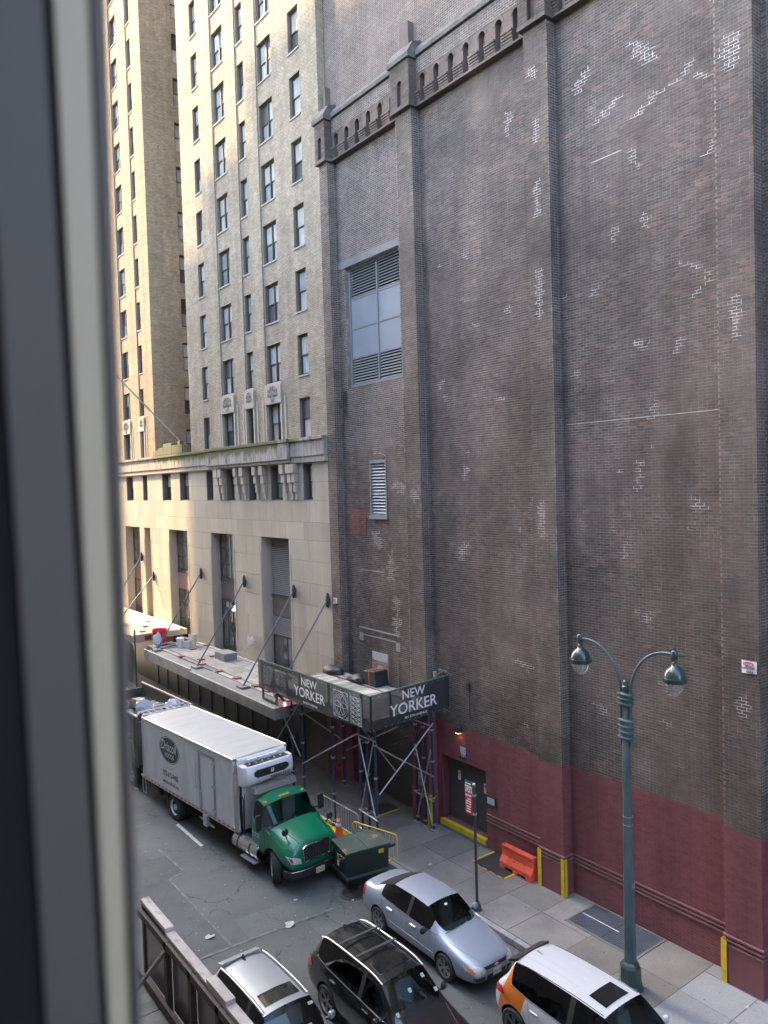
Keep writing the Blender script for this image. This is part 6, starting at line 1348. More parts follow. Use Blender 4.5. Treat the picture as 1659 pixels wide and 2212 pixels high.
# oval emblem and lettering on the left side
cy, cz, ry, rz = -4.72, 2.62, 0.80, 0.50
el = lambda k, x: MB().prism([(cy+ry*k*math.cos(a), cz+rz*k*math.sin(a)) for a in [2*math.pi*i/40 for i in range(40)]], lambda u, v, d: (d, u, v), X+x, X+x+0.002)
M_OG = mat('dark_green_emblem', (0.02, 0.065, 0.045), 0.5)
em = tb(el(1.0, 0.001), 'oval_emblem', M_OG); tb(el(0.95, 0.0035), 'oval_ring', M_WHITE, parent=em); tb(el(0.91, 0.006), 'oval_field', M_OG, parent=em)
r, u = (0, 1, 0), (0, 0, 1)
text('lettering', 'Driscoll', (X+0.0095, cy-0.62, cz-0.05), r, u, M_WHITE, em, local=True, width=1.22, height=0.36, shear=0.35)
text('lettering', 'FOODS', (X+0.0095, cy-0.34, cz-0.30), r, u, M_WHITE, em, local=True, width=0.7, height=0.17)
M_LG = mat('grey_lettering', (0.25, 0.26, 0.26), 0.6); M_DG = mat('dark_lettering', (0.012, 0.018, 0.016), 0.6)
text('lettering', 'Since 1971', (X+0.003, cy-0.28, cz-0.75), r, u, M_LG, TK, local=True, width=0.55, height=0.13)
text('lettering', '973-672-9400', (X+0.003, cy-0.56, cz-1.06), r, u, M_DG, TK, local=True, width=1.2, height=0.22, bold=0.02)
text('lettering', 'www.driscollfoods.com', (X+0.003, cy-0.60, cz-1.33), r, u, M_DG, TK, local=True, width=1.26, height=0.15, bold=0.015)
# refrigeration unit on the front wall
UZ = 0.25
ru = MB(); prof = [(0.0, 2.55), (0.34, 2.55), (0.50, 2.67), (0.56, 2.87), (0.52, 3.13), (0.46, 3.23), (0.0, 3.23)]
stn = [(-0.98, 0.55), (-0.90, 0.85), (-0.72, 0.98), (-0.4, 1.0), (0.4, 1.0), (0.72, 0.98), (0.90, 0.85), (0.98, 0.55)]
V = []; n = len(prof)
for x, k in stn: V += [(x, 0.01+a*k, 2.89+(z-2.89)*(0.92+0.08*k)) for a, z in prof]
ru.add(V, [(i*n+k, i*n+(k+1) % n, (i+1)*n+(k+1) % n, (i+1)*n+k) for i in range(len(stn)-1) for k in range(n)] + [tuple(range(n)), tuple(reversed(range((len(stn)-1)*n, len(stn)*n)))])
M_TKW = mat('unit_white', (0.70, 0.71, 0.72), 0.35, coat=0.4)
unit = tb(ru, 'refrigeration_unit', M_TKW, smooth=True, bevel=0.02)
tb(MB().prism([(-0.50, 2.85), (0.56, 2.85), (0.68, 2.93), (0.68, 3.04), (0.58, 3.10), (-0.55, 3.10), (-0.66, 3.04), (-0.66, 2.93)], lambda a, b, d: (a, d, b), 0.545, 0.575), 'intake_grille', M_BPL, parent=unit)
tb(MB().box(-0.06, 0.05, 0.575, 0.585, 2.92, 3.04), 'maker_badge', M_WHITE, parent=unit); tb(MB().box(-0.045, 0.035, 0.585, 0.588, 3.005, 3.02), 'badge_mark', M_DG, parent=unit); tb(MB().box(-0.015, 0.005, 0.585, 0.588, 2.935, 3.005), 'badge_mark', M_DG, parent=unit)
text('lettering', 'THERMO KING', (0.10, 0.572, 2.715), (-1, 0, 0), (0, 0, 1), M_DG, unit, local=True, width=0.80, height=0.09, bold=0.02)
tb(MB().bar((0.35, 0.55, 2.69), (-0.72, 0.55, 2.69), 0.008, 0.012), 'pinstripe', M_DG, parent=unit)
tb(MB().box(-0.80, 0.80, 0.08, 0.40, 3.232, 3.238), 'unit_opening', M_BPL, parent=unit)
rr = random.Random(2); mc = MB()
for i in range(26):
    x = rr.uniform(-0.75, 0.75); y = rr.uniform(0.1, 0.36); mc.tube([(x, y, 3.23), (x+rr.uniform(-0.12, 0.12), y+rr.uniform(-0.06, 0.06), 3.265), (x+rr.uniform(-0.25, 0.25), y+rr.uniform(-0.08, 0.08), 3.24)], rr.uniform(0.006, 0.013), 5)
for i in range(6): x = -0.6+i*0.22; mc.box(x, x+0.1, 0.12, 0.2, 3.23, 3.265)
tb(mc, 'hoses', M_DSTEEL, parent=unit); mc = MB()
for i in range(6): x = -0.55+i*0.24; mc.box(x, x+0.06, 0.24, 0.32, 3.23, 3.275)
tb(mc, 'fittings', M_GALV, parent=unit)
tb(MB().box(-0.62, 0.62, 0.0, 0.10, 3.2, 3.34), 'evaporator_housing', M_TKW, parent=unit, bevel=0.015)
for i in range(5): tb(MB().box(-0.5+i*0.25-0.02, -0.5+i*0.25+0.02, -0.01, 0.12, 3.2, 3.36), 'housing_rib', M_TKW, parent=unit)
# cab
stc = [(0.58, [(0,.62),(.82,.62),(.97,.72),(.99,1.35),(.985,1.75),(.87,2.36),(0,2.45)]),
       (0.84, [(0,.62),(.82,.62),(.975,.72),(.995,1.35),(.99,1.75),(.87,2.36),(0,2.45)]),
       (1.10, [(0,.62),(.82,.62),(.975,.72),(.995,1.35),(.99,1.74),(.86,2.31),(0,2.40)]),
       (1.30, [(0,.62),(.82,.62),(.975,.72),(.995,1.33),(.985,1.72),(.85,2.21),(0,2.30)]),
       (1.55, [(0,.62),(.82,.62),(.97,.72),(.99,1.32),(.98,1.67),(.88,1.95),(0,2.05)]),
       (1.80, [(0,.62),(.82,.62),(.96,.72),(.985,1.30),(.965,1.58),(.89,1.66),(0,1.77)]),
       (2.05, [(0,.62),(.8,.62),(.99,.74),(1.03,1.14),(.97,1.43),(.66,1.64),(0,1.70)]),
       (2.46, [(0,.6),(.78,.6),(1.01,.72),(1.045,1.10),(.97,1.33),(.60,1.55),(0,1.60)]),
       (2.76, [(0,.58),(.76,.58),(.97,.68),(1.0,1.00),(.90,1.22),(.55,1.43),(0,1.48)]),
       (2.90, [(0,.58),(.7,.58),(.86,.66),(.90,.94),(.80,1.15),(.50,1.35),(0,1.39)])]
glc = {(3, 5): 1, (4, 5): 1, (1, 4): 2, (2, 4): 2, (3, 4): 3, (4, 4): 3}
stc2 = [(y, r) for y, r in stc[::-1]]; N_ = len(stc)-1; glc2 = {(N_-1-i, k): v for (i, k), v in glc.items()}
me = loft(stc2, glc2, 0.8); bvh, parts = finish_body(me, [(1.90, .48, .60, .66, 1.3)], [M_GRN, M_GLS, M_GLS, M_GRN], TK, ['cab', 'windscreen', 'side_window', 'windscreen_pillar'])
tb(MB().box(-0.8, 0.8, 0.66, 1.4, 0.7, 0.9), 'cab_floor', M_SEAT)
tb(MB().prism([(1.35, 1.2), (1.72, 1.2), (1.72, 1.56), (1.5, 1.6), (1.35, 1.52)], lambda a, b, d: (d, a, b), -0.85, 0.85), 'dashboard', M_DASH, bevel=0.03)
for sx in (-0.45, 0.45):
    s = MB(); s.box(sx-0.27, sx+0.27, 0.75, 1.2, 1.1, 1.3); s.obox((sx, 0.75, 1.65), (0.5, 0.16, 0.75)); tb(s, 'seat', M_SEATL, bevel=0.05)
tb(MB().tube([(-0.45+0.22*math.cos(a), 1.32+0.1*math.sin(a), 1.55+0.19*math.sin(a)) for a in [2*math.pi*i/20 for i in range(20)]], 0.016, 6, closed=True), 'steering_wheel', M_BPL)
tb(MB().obox((0.66, 1.47, 1.93), (0.12, 0.02, 0.62), Matrix.Rotation(R(42), 3, 'X')), 'painted_reflection_strip', mat('pale_blue_reflection', (0.42, 0.52, 0.62), 0.3))  # pale blue strip stands in for a reflection in the windscreen
# air deflector, marker lamps
df = MB(); df.prism([(0.56, 2.42), (0.82, 2.42), (0.74, 2.60), (0.56, 2.60)], lambda a, b, d: (d, a, b), -0.80, 0.80); dfo = tb(df, 'catwalk_deflector', mat('brushed_aluminium', (0.42, 0.43, 0.43), 0.35, metal=0.8), bevel=0.01)
g2 = MB()
for i in range(40): x = -0.78+i*0.04; g2.box(x-0.006, x+0.006, 0.57, 0.72, 2.601, 2.612)
for k in range(4): g2.box(-0.79, 0.79, 0.58+k*0.04, 0.588+k*0.04, 2.6125, 2.618)
tb(g2, 'grating', M_GALV, parent=dfo)
for x in (-0.72, -0.14, 0.0, 0.14, 0.72):
    z = bvh.ray_cast(Vector((x, 1.2, 4)), Vector((0, 0, -1)))[0].z; tb(MB().lathe([(0, 0.045), (0.05, 0.035), (0.075, 0.0)], (x, 1.2, z-0.005), 12, Matrix.Diagonal((1, 0.7, 1))), 'marker_lamp', mat('orange_marker', (0.8, 0.28, 0.03), 0.3, coat=1.0), smooth=True)
# grille, lights, bumper
gp = [(-.48, .84), (.48, .84), (.52, 1.26), (.42, 1.32), (-.42, 1.32), (-.52, 1.26)]
yf = bvh.ray_cast(Vector((0, 6, 1.0)), Vector((0, -1, 0)))[0].y
gr = tb(MB().prism(gp, lambda a, b, d: (a, d, b), yf-0.02, yf+0.015), 'grille', M_BPL); tb(MB().tube([(a, yf+0.02, b) for a, b in gp], 0.02, 8, closed=True), 'grille_surround', M_CHR, parent=gr, smooth=True)
for i in range(15): x = -0.42+i*0.06; tb(MB().box(x-0.006, x+0.006, yf+0.015, yf+0.024, .87, 1.26), 'grille_bar', M_DSTEEL, parent=gr)
tb(MB().obox((0.02, yf+0.05, 1.29), (0.03, 0.02, 0.14), Matrix.Rotation(R(-25), 3, 'Y')), 'badge', M_CHR, parent=gr); tb(MB().obox((-0.04, yf+0.05, 1.29), (0.03, 0.02, 0.14), Matrix.Rotation(R(-25), 3, 'Y')), 'badge', M_CHR, parent=gr)
for s in (-1, 1):
    hl = link('headlight', patch(bvh, [(s*.58, .82), (s*.92, .88), (s*.99, 1.10), (s*.76, 1.06), (s*.59, .96)], 'y', 1, 0.015), mat('headlamp_glass', (0.5, 0.52, 0.56), 0.1, coat=1.0, var=0.35, vscale=12), TK, local=True)
    link('indicator', patch(bvh, [(s*.85, .90), (s*.93, .95), (s*.95, 1.07), (s*.88, 1.05)], 'y', 1, 0.02), M_RLENS, hl, local=True)
    for pts, rr_ in (([(s*.66, 1.95), (s*.60, 2.4), (s*.54, 2.78)], 0.016), ([(s*.96, 2.1), (s*.93, 2.5), (s*.80, 2.82)], 0.012)):
        q = seam(bvh, pts, 'z', 1, rr_, -0.004); q and tb(q, 'bonnet_crease', M_GRN, smooth=True)
    ty = MB().tube([(s*0.72, 2.35, 1.45), (s*0.84, 2.45, 1.66), (s*0.84, 2.45, 1.68)], 0.02, 6); mo = tb(ty, 'hood_mirror_arm', M_BPL)
    tb(MB().lathe([(0, -0.09), (0.1, -0.06), (0.13, 0.03), (0.09, 0.12), (0, 0.14)], (s*0.86, 2.47, 1.72), 12, Matrix.Diagonal((0.9, 0.6, 1.0))), 'hood_mirror', M_BPL, parent=mo, smooth=True)
    dm = tb(MB().box(s*1.22-0.10, s*1.22+0.10, 1.50, 1.60, 1.60, 2.12), 'door_mirror', M_BPL, bevel=0.04); tb(MB().tube([(s*0.98, 1.5, 1.70), (s*1.16, 1.52, 1.68)], 0.025, 6), 'mirror_arm', M_BPL, parent=dm)
    tb(MB().obox((s*1.22, 1.49, 1.86), (0.16, 0.006, 0.4)), 'mirror_glass', M_CHR, parent=dm)
    for pts in ([(1.48, 1.6), (1.5, .75)], [(0.66, 1.8), (0.66, .75)], [(0.66, .75), (1.5, .75)]):
        q = seam(bvh, pts, 'x', s, 0.006); q and tb(q, 'door_seam', M_BPL)
    tk = tb(MB().cyl((s*0.80, -0.35, 0.66), (s*0.80, 1.12, 0.66), 0.29, 0.29, 24), 'fuel_tank', M_POL, smooth=True, bevel=0.02)
    for y in (0.0, 0.7): tb(MB().lathe([(0.292, -0.03), (0.298, -0.03), (0.298, 0.03), (0.292, 0.03)], (s*0.80, y, 0.66), 24, Matrix.Rotation(R(90), 3, 'X')), 'tank_strap', M_BPL, parent=tk)
    for z, o_ in ((0.95, 0.94), (0.40, 1.04)):
        st_ = MB()
        for i in range(4): st_.bar((s*(o_-0.02+0.045*i), 0.3, z), (s*(o_-0.02+0.045*i), 1.15, z), 0.034, 0.03)
        tb(st_, 'step', M_RAIL)
bp = tb(MB().prism([(-1.05, 2.55), (-0.98, 2.86), (-0.6, 3.0), (0.6, 3.0), (0.98, 2.86), (1.05, 2.55)], lambda a, b, d: (a, b, d), 0.42, 0.66), 'bumper', M_BPL, bevel=0.03)
tb(MB().tube([(-0.95, 2.89, 0.655), (-0.58, 3.01, 0.655), (-0.2, 3.01, 0.655)], 0.012, 6), 'bumper_trim', M_CHR, parent=bp); tb(MB().tube([(0.95, 2.89, 0.655), (0.58, 3.01, 0.655), (0.2, 3.01, 0.655)], 0.012, 6), 'bumper_trim', M_CHR, parent=bp)
for z in (0.50, 0.60): tb(MB().obox((-0.80, 2.935, z), (0.32, 0.02, 0.06), Matrix.Rotation(R(20), 3, 'Z')), 'bumper_light', M_LENS, parent=bp)
pt = tb(MB().box(-0.2, 0.12, 3.005, 3.02, 0.40, 0.57), 'number_plate', M_PLY_, parent=bp); text('plate_text', 'AZ-617U', (0.1, 3.023, 0.435), (-1, 0, 0), (0, 0, 1), M_BLKP, pt, local=True, width=0.27, height=0.09)
text('fleet_number', '7510', (0.99, 1.60, 1.52), (0, 1, -0.15), (0, 0, 1), M_WHITE, TK, local=True, width=0.22, height=0.09, bold=0.01)
for i, tx in enumerate(('9 WEST BELT', 'WAYNE, NJ 07470')): text('door_lettering', tx, (1.004, 0.82, 1.28-i*0.09), r, u, M_WHITE, TK, local=True, width=0.45, height=0.05)
tb(MB().tube([(0.9, 0.12, 2.2), (0.93, 0.22, 2.1), (0.95, 0.24, 1.6), (0.94, 0.22, 1.0)], 0.018, 6), 'hose', M_BPL); tb(MB().tube([(0.8, 0.12, 2.25), (0.88, 0.2, 2.15), (0.9, 0.2, 1.0)], 0.014, 6), 'hose', M_BPL)
# chassis, axles, wheels, tail lift
ch_ = MB(); ch_.box(-0.45, -0.35, -BL, 2.6, 0.62, 0.9); ch_.box(0.35, 0.45, -BL, 2.6, 0.62, 0.9); ch_.box(-0.95, 0.95, -4.6, -4.5, 0.42, 0.56); ch_.box(-0.95, 0.95, 1.85, 1.95, 0.4, 0.52)
for i in range(12): ch_.box(-BW+0.05, BW-0.05, -BL+0.1+i*0.55, -BL+0.17+i*0.55, 0.9, 0.998)
tb(ch_, 'chassis', M_FRP)
M_RIMW = mat('white_steel_rim', (0.6, 0.61, 0.61), 0.5, var=0.15, vscale=6)
def truck_wheel(x, y, steer=0.0):
    s = 1 if x > 0 else -1; M = Matrix.Rotation(steer, 3, 'Z') @ Matrix.Rotation(R(90)*s, 3, 'Y'); c = (x, y, 0.50)
    t_ = MB(); t_.lathe([(0.29, -0.14), (0.45, -0.14), (0.495, -0.10), (0.50, -0.05), (0.50, 0.05), (0.495, 0.10), (0.45, 0.14), (0.30, 0.14), (0.29, 0.10)], c, 36, M, caps=False); ty = tb(t_, 'tyre', M_TYRE, smooth=True)
    gv = MB()
    for o_ in (-0.06, 0.0, 0.06): gv.lathe([(0.5005, o_-0.006), (0.503, o_-0.006), (0.503, o_+0.006), (0.5005, o_+0.006)], c, 36, M)
    tb(gv, 'tread_rib', M_TYRE, parent=ty)
    q = MB(); q.lathe([(0.295, 0.13), (0.27, 0.12), (0.25, -0.0), (0.16, 0.02), (0.12, 0.05), (0.11, 0.10), (0.0, 0.105)], c, 28, M, caps=False); rm = tb(q, 'rim', M_RIMW, parent=ty, smooth=True)
    n_ = MB()
    for i in range(10): a = 2*math.pi*i/10; p = Vector(c)+M@Vector((0.16*math.cos(a), 0.16*math.sin(a), 0.02)); n_.cyl(p, p+M@Vector((0, 0, 0.03)), 0.016, 0.016, 6)
    tb(n_, 'wheel_nut', M_DSTEEL, parent=rm)
for s in (-1, 1):
    truck_wheel(s*0.86, 1.90, -0.5); truck_wheel(s*0.90, -4.55); truck_wheel(s*0.60, -4.55)
    tb(MB().box(min(s*0.55, s*1.02), max(s*0.55, s*1.02), -5.1, -5.07, 0.3, 0.98), 'mud_flap', M_BPL)
tl = tb(MB().box(-0.9, 0.9, -BL-0.62, -BL-0.06, 0.86, 0.94), 'tail_lift', M_GALV); tb(MB().tube([(0.95, -BL-0.1, 0.95), (0.95, -BL-0.1, 0.3), (0.95, -BL-0.35, 0.3), (0.95, -BL-0.35, 0.95)], 0.02, 6), 'lift_step', M_GALV, parent=tl); tb(MB().bar((0.7, -BL+0.1, 0.9), (0.7, -BL+0.8, 0.45), 0.12, 0.14), 'lift_arm', M_FRP, parent=tl)
# worker on the tail lift
wk = thing('person', 'worker in tan clothes and green cap standing behind the delivery truck box', 'person', (9.72, 30.65, 0.945), math.pi+0.4)
J = [(0,0,.92,.14,.75),(0,0,1.15,.145,.7),(0,.0,1.40,.15,.65),(0,0,1.52,.055),(.2,0,1.41,.06),(.25,.05,1.12,.05),(.2,.2,.92,.038),(-.2,0,1.41,.06),(-.26,.03,1.12,.05),(-.24,.1,.88,.038),(.1,0,.82,.095),(.11,.03,.47,.07),(.12,-.02,.09,.05),(.12,.13,.04,.04),(-.1,0,.82,.095),(-.12,.0,.47,.07),(-.12,-.04,.09,.05),(-.12,.11,.04,.04)]
skin_person('body', J, [(0,1),(1,2),(2,3),(2,4),(4,5),(5,6),(2,7),(7,8),(8,9),(0,10),(10,11),(11,12),(12,13),(0,14),(14,15),(15,16),(16,17)], 0, mat('tan_clothes', (0.22, 0.15, 0.11), 0.85, var=0.2, vscale=5), wk)
MB().lathe([(0, -.13), (.055, -.11), (.075, -.05), (.08, .02), (.075, .08), (.05, .12), (0, .135)], (0, .01, 1.68), 14, Matrix.Diagonal((0.95, 1.15, 1.0))).build('head', M_SKIN, wk, local=True, smooth=True)
hc = MB(); hc.lathe([(.09, .03), (.086, .09), (.055, .135), (0, .15)], (0, .0, 1.68), 14, Matrix.Diagonal((0.97, 1.15, 1.0))); hc.obox((0, .13, 1.715), (.14, .12, .012)); hc.build('cap', mat('green_cap', (0.08, 0.35, 0.16), 0.8), wk, local=True, smooth=True)
for sx, y, z in ((.2, .22, .86), (-.24, .12, .82)):
    hm = MB(); hm.obox((sx, y, z), (.03, .07, .09))
    for q in range(4): hm.tube([(sx, y-.024+.016*q, z-.04), (sx, y-.022+.016*q, z-.085), (sx-.012, y-.018+.014*q, z-.12)], 0.0085, 5)
    hm.tube([(sx, y+.03, z+.01), (sx-.01, y+.055, z-.03), (sx-.015, y+.05, z-.06)], 0.009, 5); hm.build('hand', M_SKIN, wk, local=True)

# ---- rubbish truck behind, loaded with bags
DT = thing('rubbish_truck', 'open-topped truck body heaped with rubbish behind the delivery truck', 'truck', (11.4, 33.6, 0.0), math.pi+0.05)
for s in (-1, 1):
    MB().box(s*1.2-0.03, s*1.2+0.03, -3.0, 2.4, 1.1, 3.1).build('side_panel', mat('grimy_steel', (0.07, 0.072, 0.07), 0.6, var=0.3, vscale=2), DT, local=True)
    MB().bar((s*1.2, -3.0, 3.13), (s*1.2, 2.4, 3.13), 0.09, 0.06).build('top_rail', M_RAIL, DT, local=True)
    for i in range(6): MB().box(s*1.25-0.03, s*1.25+0.03, -2.9+i*1.0, -2.82+i*1.0, 1.1, 3.1).build('stake', M_DSTEEL, DT, local=True)
    for y in (1.5, -1.8): wheel(DT, s*1.05, y, 0.5, 0.26, 0.29, 5, M_RIMW, 'single')
MB().box(-1.17, 1.17, 2.34, 2.4, 1.1, 2.9).build('end_panel', mat('grimy_steel', (0.07, 0.072, 0.07), 0.6), DT, local=True); MB().box(-1.17, 1.17, -3.0, -2.94, 1.1, 2.9).build('end_panel', mat('grimy_steel', (0.07, 0.072, 0.07), 0.6), DT, local=True)
MB().box(-1.17, 1.17, -2.94, 2.34, 1.0, 2.6).build('load_bed', M_BAGB, DT, local=True); MB().box(-0.5, 0.5, -3.0, 2.6, 0.6, 1.0).build('chassis', M_FRP, DT, local=True)
lad = MB()
for i in range(8): lad.bar((-1.0+0.26*i, 2.45, 3.14), (-0.9+0.26*i, 2.1, 3.2), 0.03, 0.03)
lad.bar((-1.05, 2.46, 3.16), (1.0, 2.46, 3.16), 0.04, 0.05); lad.bar((-1.0, 2.1, 3.2), (1.05, 2.1, 3.2), 0.04, 0.05); lo_ = lad.build('white_rack', M_WPL, DT, local=True)
rg = 'rubbish heaped on the open truck'
for i, (dx, dy, dz, sz, m, lb) in enumerate([
    (0.35, -1.25, 2.75, (0.38, 0.34, 0.42), M_BAGC, 'large pale see-through rubbish bag in the middle of the truck load'), (-0.75, -1.75, 2.75, (0.30, 0.26, 0.40), M_BAGW, 'white knotted rubbish bag on the right of the truck load'),
    (0.80, -1.85, 2.6, (0.34, 0.3, 0.30), M_BAGB, 'black rubbish bag in front at the left of the truck load'), (0.62, -0.35, 2.7, (0.30, 0.3, 0.34), M_BAGB, 'black rubbish bag at the back left of the truck load'),
    (0.2, -1.95, 2.6, (0.36, 0.25, 0.24), M_BAGC, 'flattened pale plastic sheeting at the front edge of the truck load'), (-0.35, -0.6, 2.65, (0.42, 0.4, 0.26), mat('brown_bag', (0.10, 0.085, 0.07), 0.5), 'brown sack at the back of the truck load'),
    (0.95, -1.1, 2.7, (0.24, 0.25, 0.26), mat('green_grey_bag', (0.24, 0.30, 0.27), 0.4), 'green-grey rubbish bag at the far left of the truck load')]):
    blob('rubbish_bag', m, (11.4-dx, 33.6-(-dy)-0.0+0.0, dz), sz, 20+i, lb, 'rubbish bag', rg)
def carton(loc, size, rot, m, lb, nm='cardboard_box'):
    o = MB().obox((0, 0, size[2]/2), size).build(nm, m, bevel=0.01); o.location = loc; o.rotation_euler = rot; tag(o, lb, 'box', rg)
carton((11.0, 33.0, 3.0), (0.42, 0.42, 0.36), (0.05, 0.1, 0.3), mat('cardboard', (0.38, 0.31, 0.21), 0.8, var=0.1), 'tan cardboard box on top of the truck load'); carton((11.45, 32.0, 2.9), (0.5, 0.05, 0.4), (0.5, 0.1, 0.4), M_WPL, 'tilted white board in the truck load', 'white_board'); carton((11.9, 31.75, 2.85), (0.8, 0.12, 0.12), (0.0, 0.1, 0.15), M_WPL, 'white plastic trim length across the truck load', 'white_trim')
ws = thing('water_jug', 'white cylindrical canister at the back left of the truck load', 'canister', (10.55, 33.2, 2.95)); MB().lathe([(0.15, 0), (0.17, 0.02), (0.17, 0.3), (0.08, 0.36), (0.05, 0.42), (0, 0.42)], n=18).build('body', M_WPL, ws, local=True, smooth=True); MB().lathe([(0.055, 0.42), (0.055, 0.46), (0, 0.46)], n=12).build('cap', M_GALV, ws, local=True)

# ---------------------------------------------------------------- street furniture
# twin lamp post
LP = thing('street_lamp', 'dark green twin-arm street lamp with bell-shaped luminaires', 'street lamp', (15.17, 11.08, 0.15))
M_LAMP = mat('dark_green_enamel', (0.025, 0.055, 0.05), 0.3, coat=0.6, var=0.2, vscale=3); M_LAMPS = mat('weathered_green_paint', (0.07, 0.11, 0.115), 0.4, var=0.3, vscale=2.5, stretch=(1, 1, 0.5), col2=(0.14, 0.18, 0.2), c2amt=0.7, c2scale=1.2)
O8 = R(22.5)
MB().lathe([(0.29, 0), (0.29, 0.12), (0.26, 0.14), (0.25, 0.55), (0.20, 0.62), (0.155, 0.66)], n=8, a0=O8).build('base', M_LAMP, LP, local=True)
sh_ = MB().lathe([(0.150, 0.62), (0.115, 3.5), (0.09, 6.1), (0.075, 7.0)], n=8, a0=O8).build('shaft', M_LAMPS, LP, local=True)
for z in (3.95, 4.15, 2.2): MB().lathe([(0.125-z*0.003, z), (0.128-z*0.003, z), (0.128-z*0.003, z+0.02), (0.12, z+0.02)], n=16).build('steel_band', M_GALV, sh_, local=True)
MB().box(-0.06, 0.06, -0.128, -0.124, 2.45, 2.58).build('label_plate', M_STEEL, sh_, local=True)
for z0, z1, nm in ((6.05, 6.45, 'lower_collar'), (6.85, 7.07, 'upper_collar')):
    c = MB(); h = z1-z0; nf = 3 if h > 0.3 else 2
    c.lathe([(0.12, z0-0.06), (0.15, z0), (0.15, z1), (0.11, z1+0.03)], (0, 0, 0), 16, Matrix.Diagonal((0.75, 1.2, 1)))
    for i in range(nf+1): c.lathe([(0.15, z0+h*i/nf-0.022), (0.185, z0+h*i/nf-0.012), (0.185, z0+h*i/nf+0.012), (0.15, z0+h*i/nf+0.022)], (0, 0, 0), 18, Matrix.Diagonal((0.75, 1.2, 1)))
    c.build(nm, M_LAMPS, LP, local=True, smooth=True)
MB().lathe([(0.075, 7.05), (0.075, 7.2), (0.095, 7.21), (0.095, 7.26), (0.07, 7.28), (0.07, 7.34), (0.045, 7.39), (0, 7.41)], n=16).build('finial', M_LAMP, LP, local=True, smooth=True)
for s in (-1, 1):
    pts = [(0, s*0.135, 5.85), (0, s*0.135, 7.05)] + [(0, s*(0.135+0.98*(1-math.cos(a))), 7.05+1.16*math.sin(a)) for a in [R(90)*i/14 for i in range(1, 15)]] + [(0, s*1.28, 8.205)]
    MB().tube(pts, 0.034, 10).build('arm', M_LAMPS, LP, local=True, smooth=True)
    y = s*1.30; f = MB(); f.lathe([(0.06, 8.10), (0.07, 8.13), (0.07, 8.27), (0.055, 8.30), (0.035, 8.31), (0.035, 8.37), (0, 8.375)], (0, y, 0), 14); f.tube([(0, y, 8.2), (0, y+s*0.24, 8.21)], [0.03, 0.018], 8); f.build('fitter', M_LAMP, LP, local=True, smooth=True)
    d = MB().lathe([(0.0, 8.11), (0.03, 8.10), (0.035, 8.06), (0.06, 8.04), (0.065, 7.98), (0.08, 7.96), (0.13, 7.93), (0.20, 7.85), (0.235, 7.75), (0.24, 7.70), (0.265, 7.695), (0.265, 7.62), (0.25, 7.60), (0.23, 7.59)], (0, y, 0), 26).build('luminaire_hood', M_LAMP, LP, local=True, smooth=True)
    gl_ = bpy.data.materials.get('lamp_glass')
    if gl_ is None:
        gl_ = mat('lamp_glass', (0.40, 0.42, 0.42), 0.08, coat=1.0); b_ = gl_.node_tree.nodes['Principled BSDF']; b_.inputs['Alpha'].default_value = 0.35
    MB().lathe([(0.225, 7.60), (0.22, 7.52), (0.18, 7.42), (0.11, 7.33), (0.05, 7.29), (0, 7.28)], (0, y, 0), 24).build('refractor', gl_, d, local=True, smooth=True)
    MB().lathe([(0.0, 7.62), (0.07, 7.60), (0.09, 7.5), (0.05, 7.42), (0, 7.41)], (0, y, 0), 14).build('bulb', mat('frosted_bulb', (0.6, 0.62, 0.62), 0.2), d, local=True, smooth=True)
# parking sign post
SP = thing('parking_sign_post', 'slim dark post with red and white parking sign beside the sedan', 'sign post', (14.70, 15.85, 0.15))
MB().lathe([(0.13, 0), (0.12, 0.1), (0.07, 0.22), (0.05, 0.26)], n=12).build('foot', M_DSTEEL, SP, local=True); MB().cyl((0, 0, 0.2), (0, 0, 3.58), 0.043, 0.04, 10).build('post', M_DSTEEL, SP, local=True, smooth=True); MB().lathe([(0.045, 3.58), (0.05, 3.6), (0.03, 3.64), (0, 3.66)], n=10).build('cap', M_GALV, SP, local=True)
MB().box(-0.02, 0.02, 0.05, 0.38, 2.66, 3.64).build('sign_frame', mat('dark_green_frame', (0.03, 0.06, 0.055), 0.5), SP, local=True)
for z in (2.74, 3.28): MB().lathe([(0.055, z), (0.06, z), (0.06, z+0.05), (0.055, z+0.05)], n=12).build('clamp', M_GALV, SP, local=True)
sg = MB().box(-0.027, -0.021, 0.07, 0.36, 2.70, 3.32).build('red_plate', M_REDP, SP, local=True); wg = MB().box(-0.027, -0.021, 0.07, 0.36, 3.33, 3.52).build('white_plate', M_WHITE, SP, local=True)
def arrow(parent, z, m):
    a = MB(); a.box(-0.032, -0.028, 0.15, 0.29, z-0.015, z+0.015)
    for y, s in ((0.15, -1), (0.29, 1)): a.prism([(y, z-0.04), (y+s*0.06, z), (y, z+0.04)], lambda u, v, d: (d, u, v), -0.032, -0.028)
    a.build('arrow', m, parent, local=True)
arrow(sg, 3.24, M_WHITE); arrow(SP, 3.58, M_WHITE); MB().lathe([(0.05, -0.004), (0.075, -0.004), (0.075, 0), (0.05, 0)], (-0.029, 0.27, 3.42), 16, Matrix.Rotation(R(-90), 3, 'Y'), caps=False).build('prohibition_ring', M_REDP, wg, local=True)
for y0, y1, z in ((0.12, 0.26, 3.12), (0.12, 0.32, 3.05), (0.24, 0.33, 2.98), (0.12, 0.21, 2.98), (0.13, 0.31, 2.90), (0.15, 0.30, 2.83), (0.13, 0.31, 2.76)): MB().box(-0.031, -0.028, y0, y1, z, z+0.035).build('line', M_WHITE, sg, local=True)
for z in (3.39, 3.44): MB().box(-0.031, -0.028, 0.09, 0.18, z, z+0.02).build('line', M_BLKP, wg, local=True)
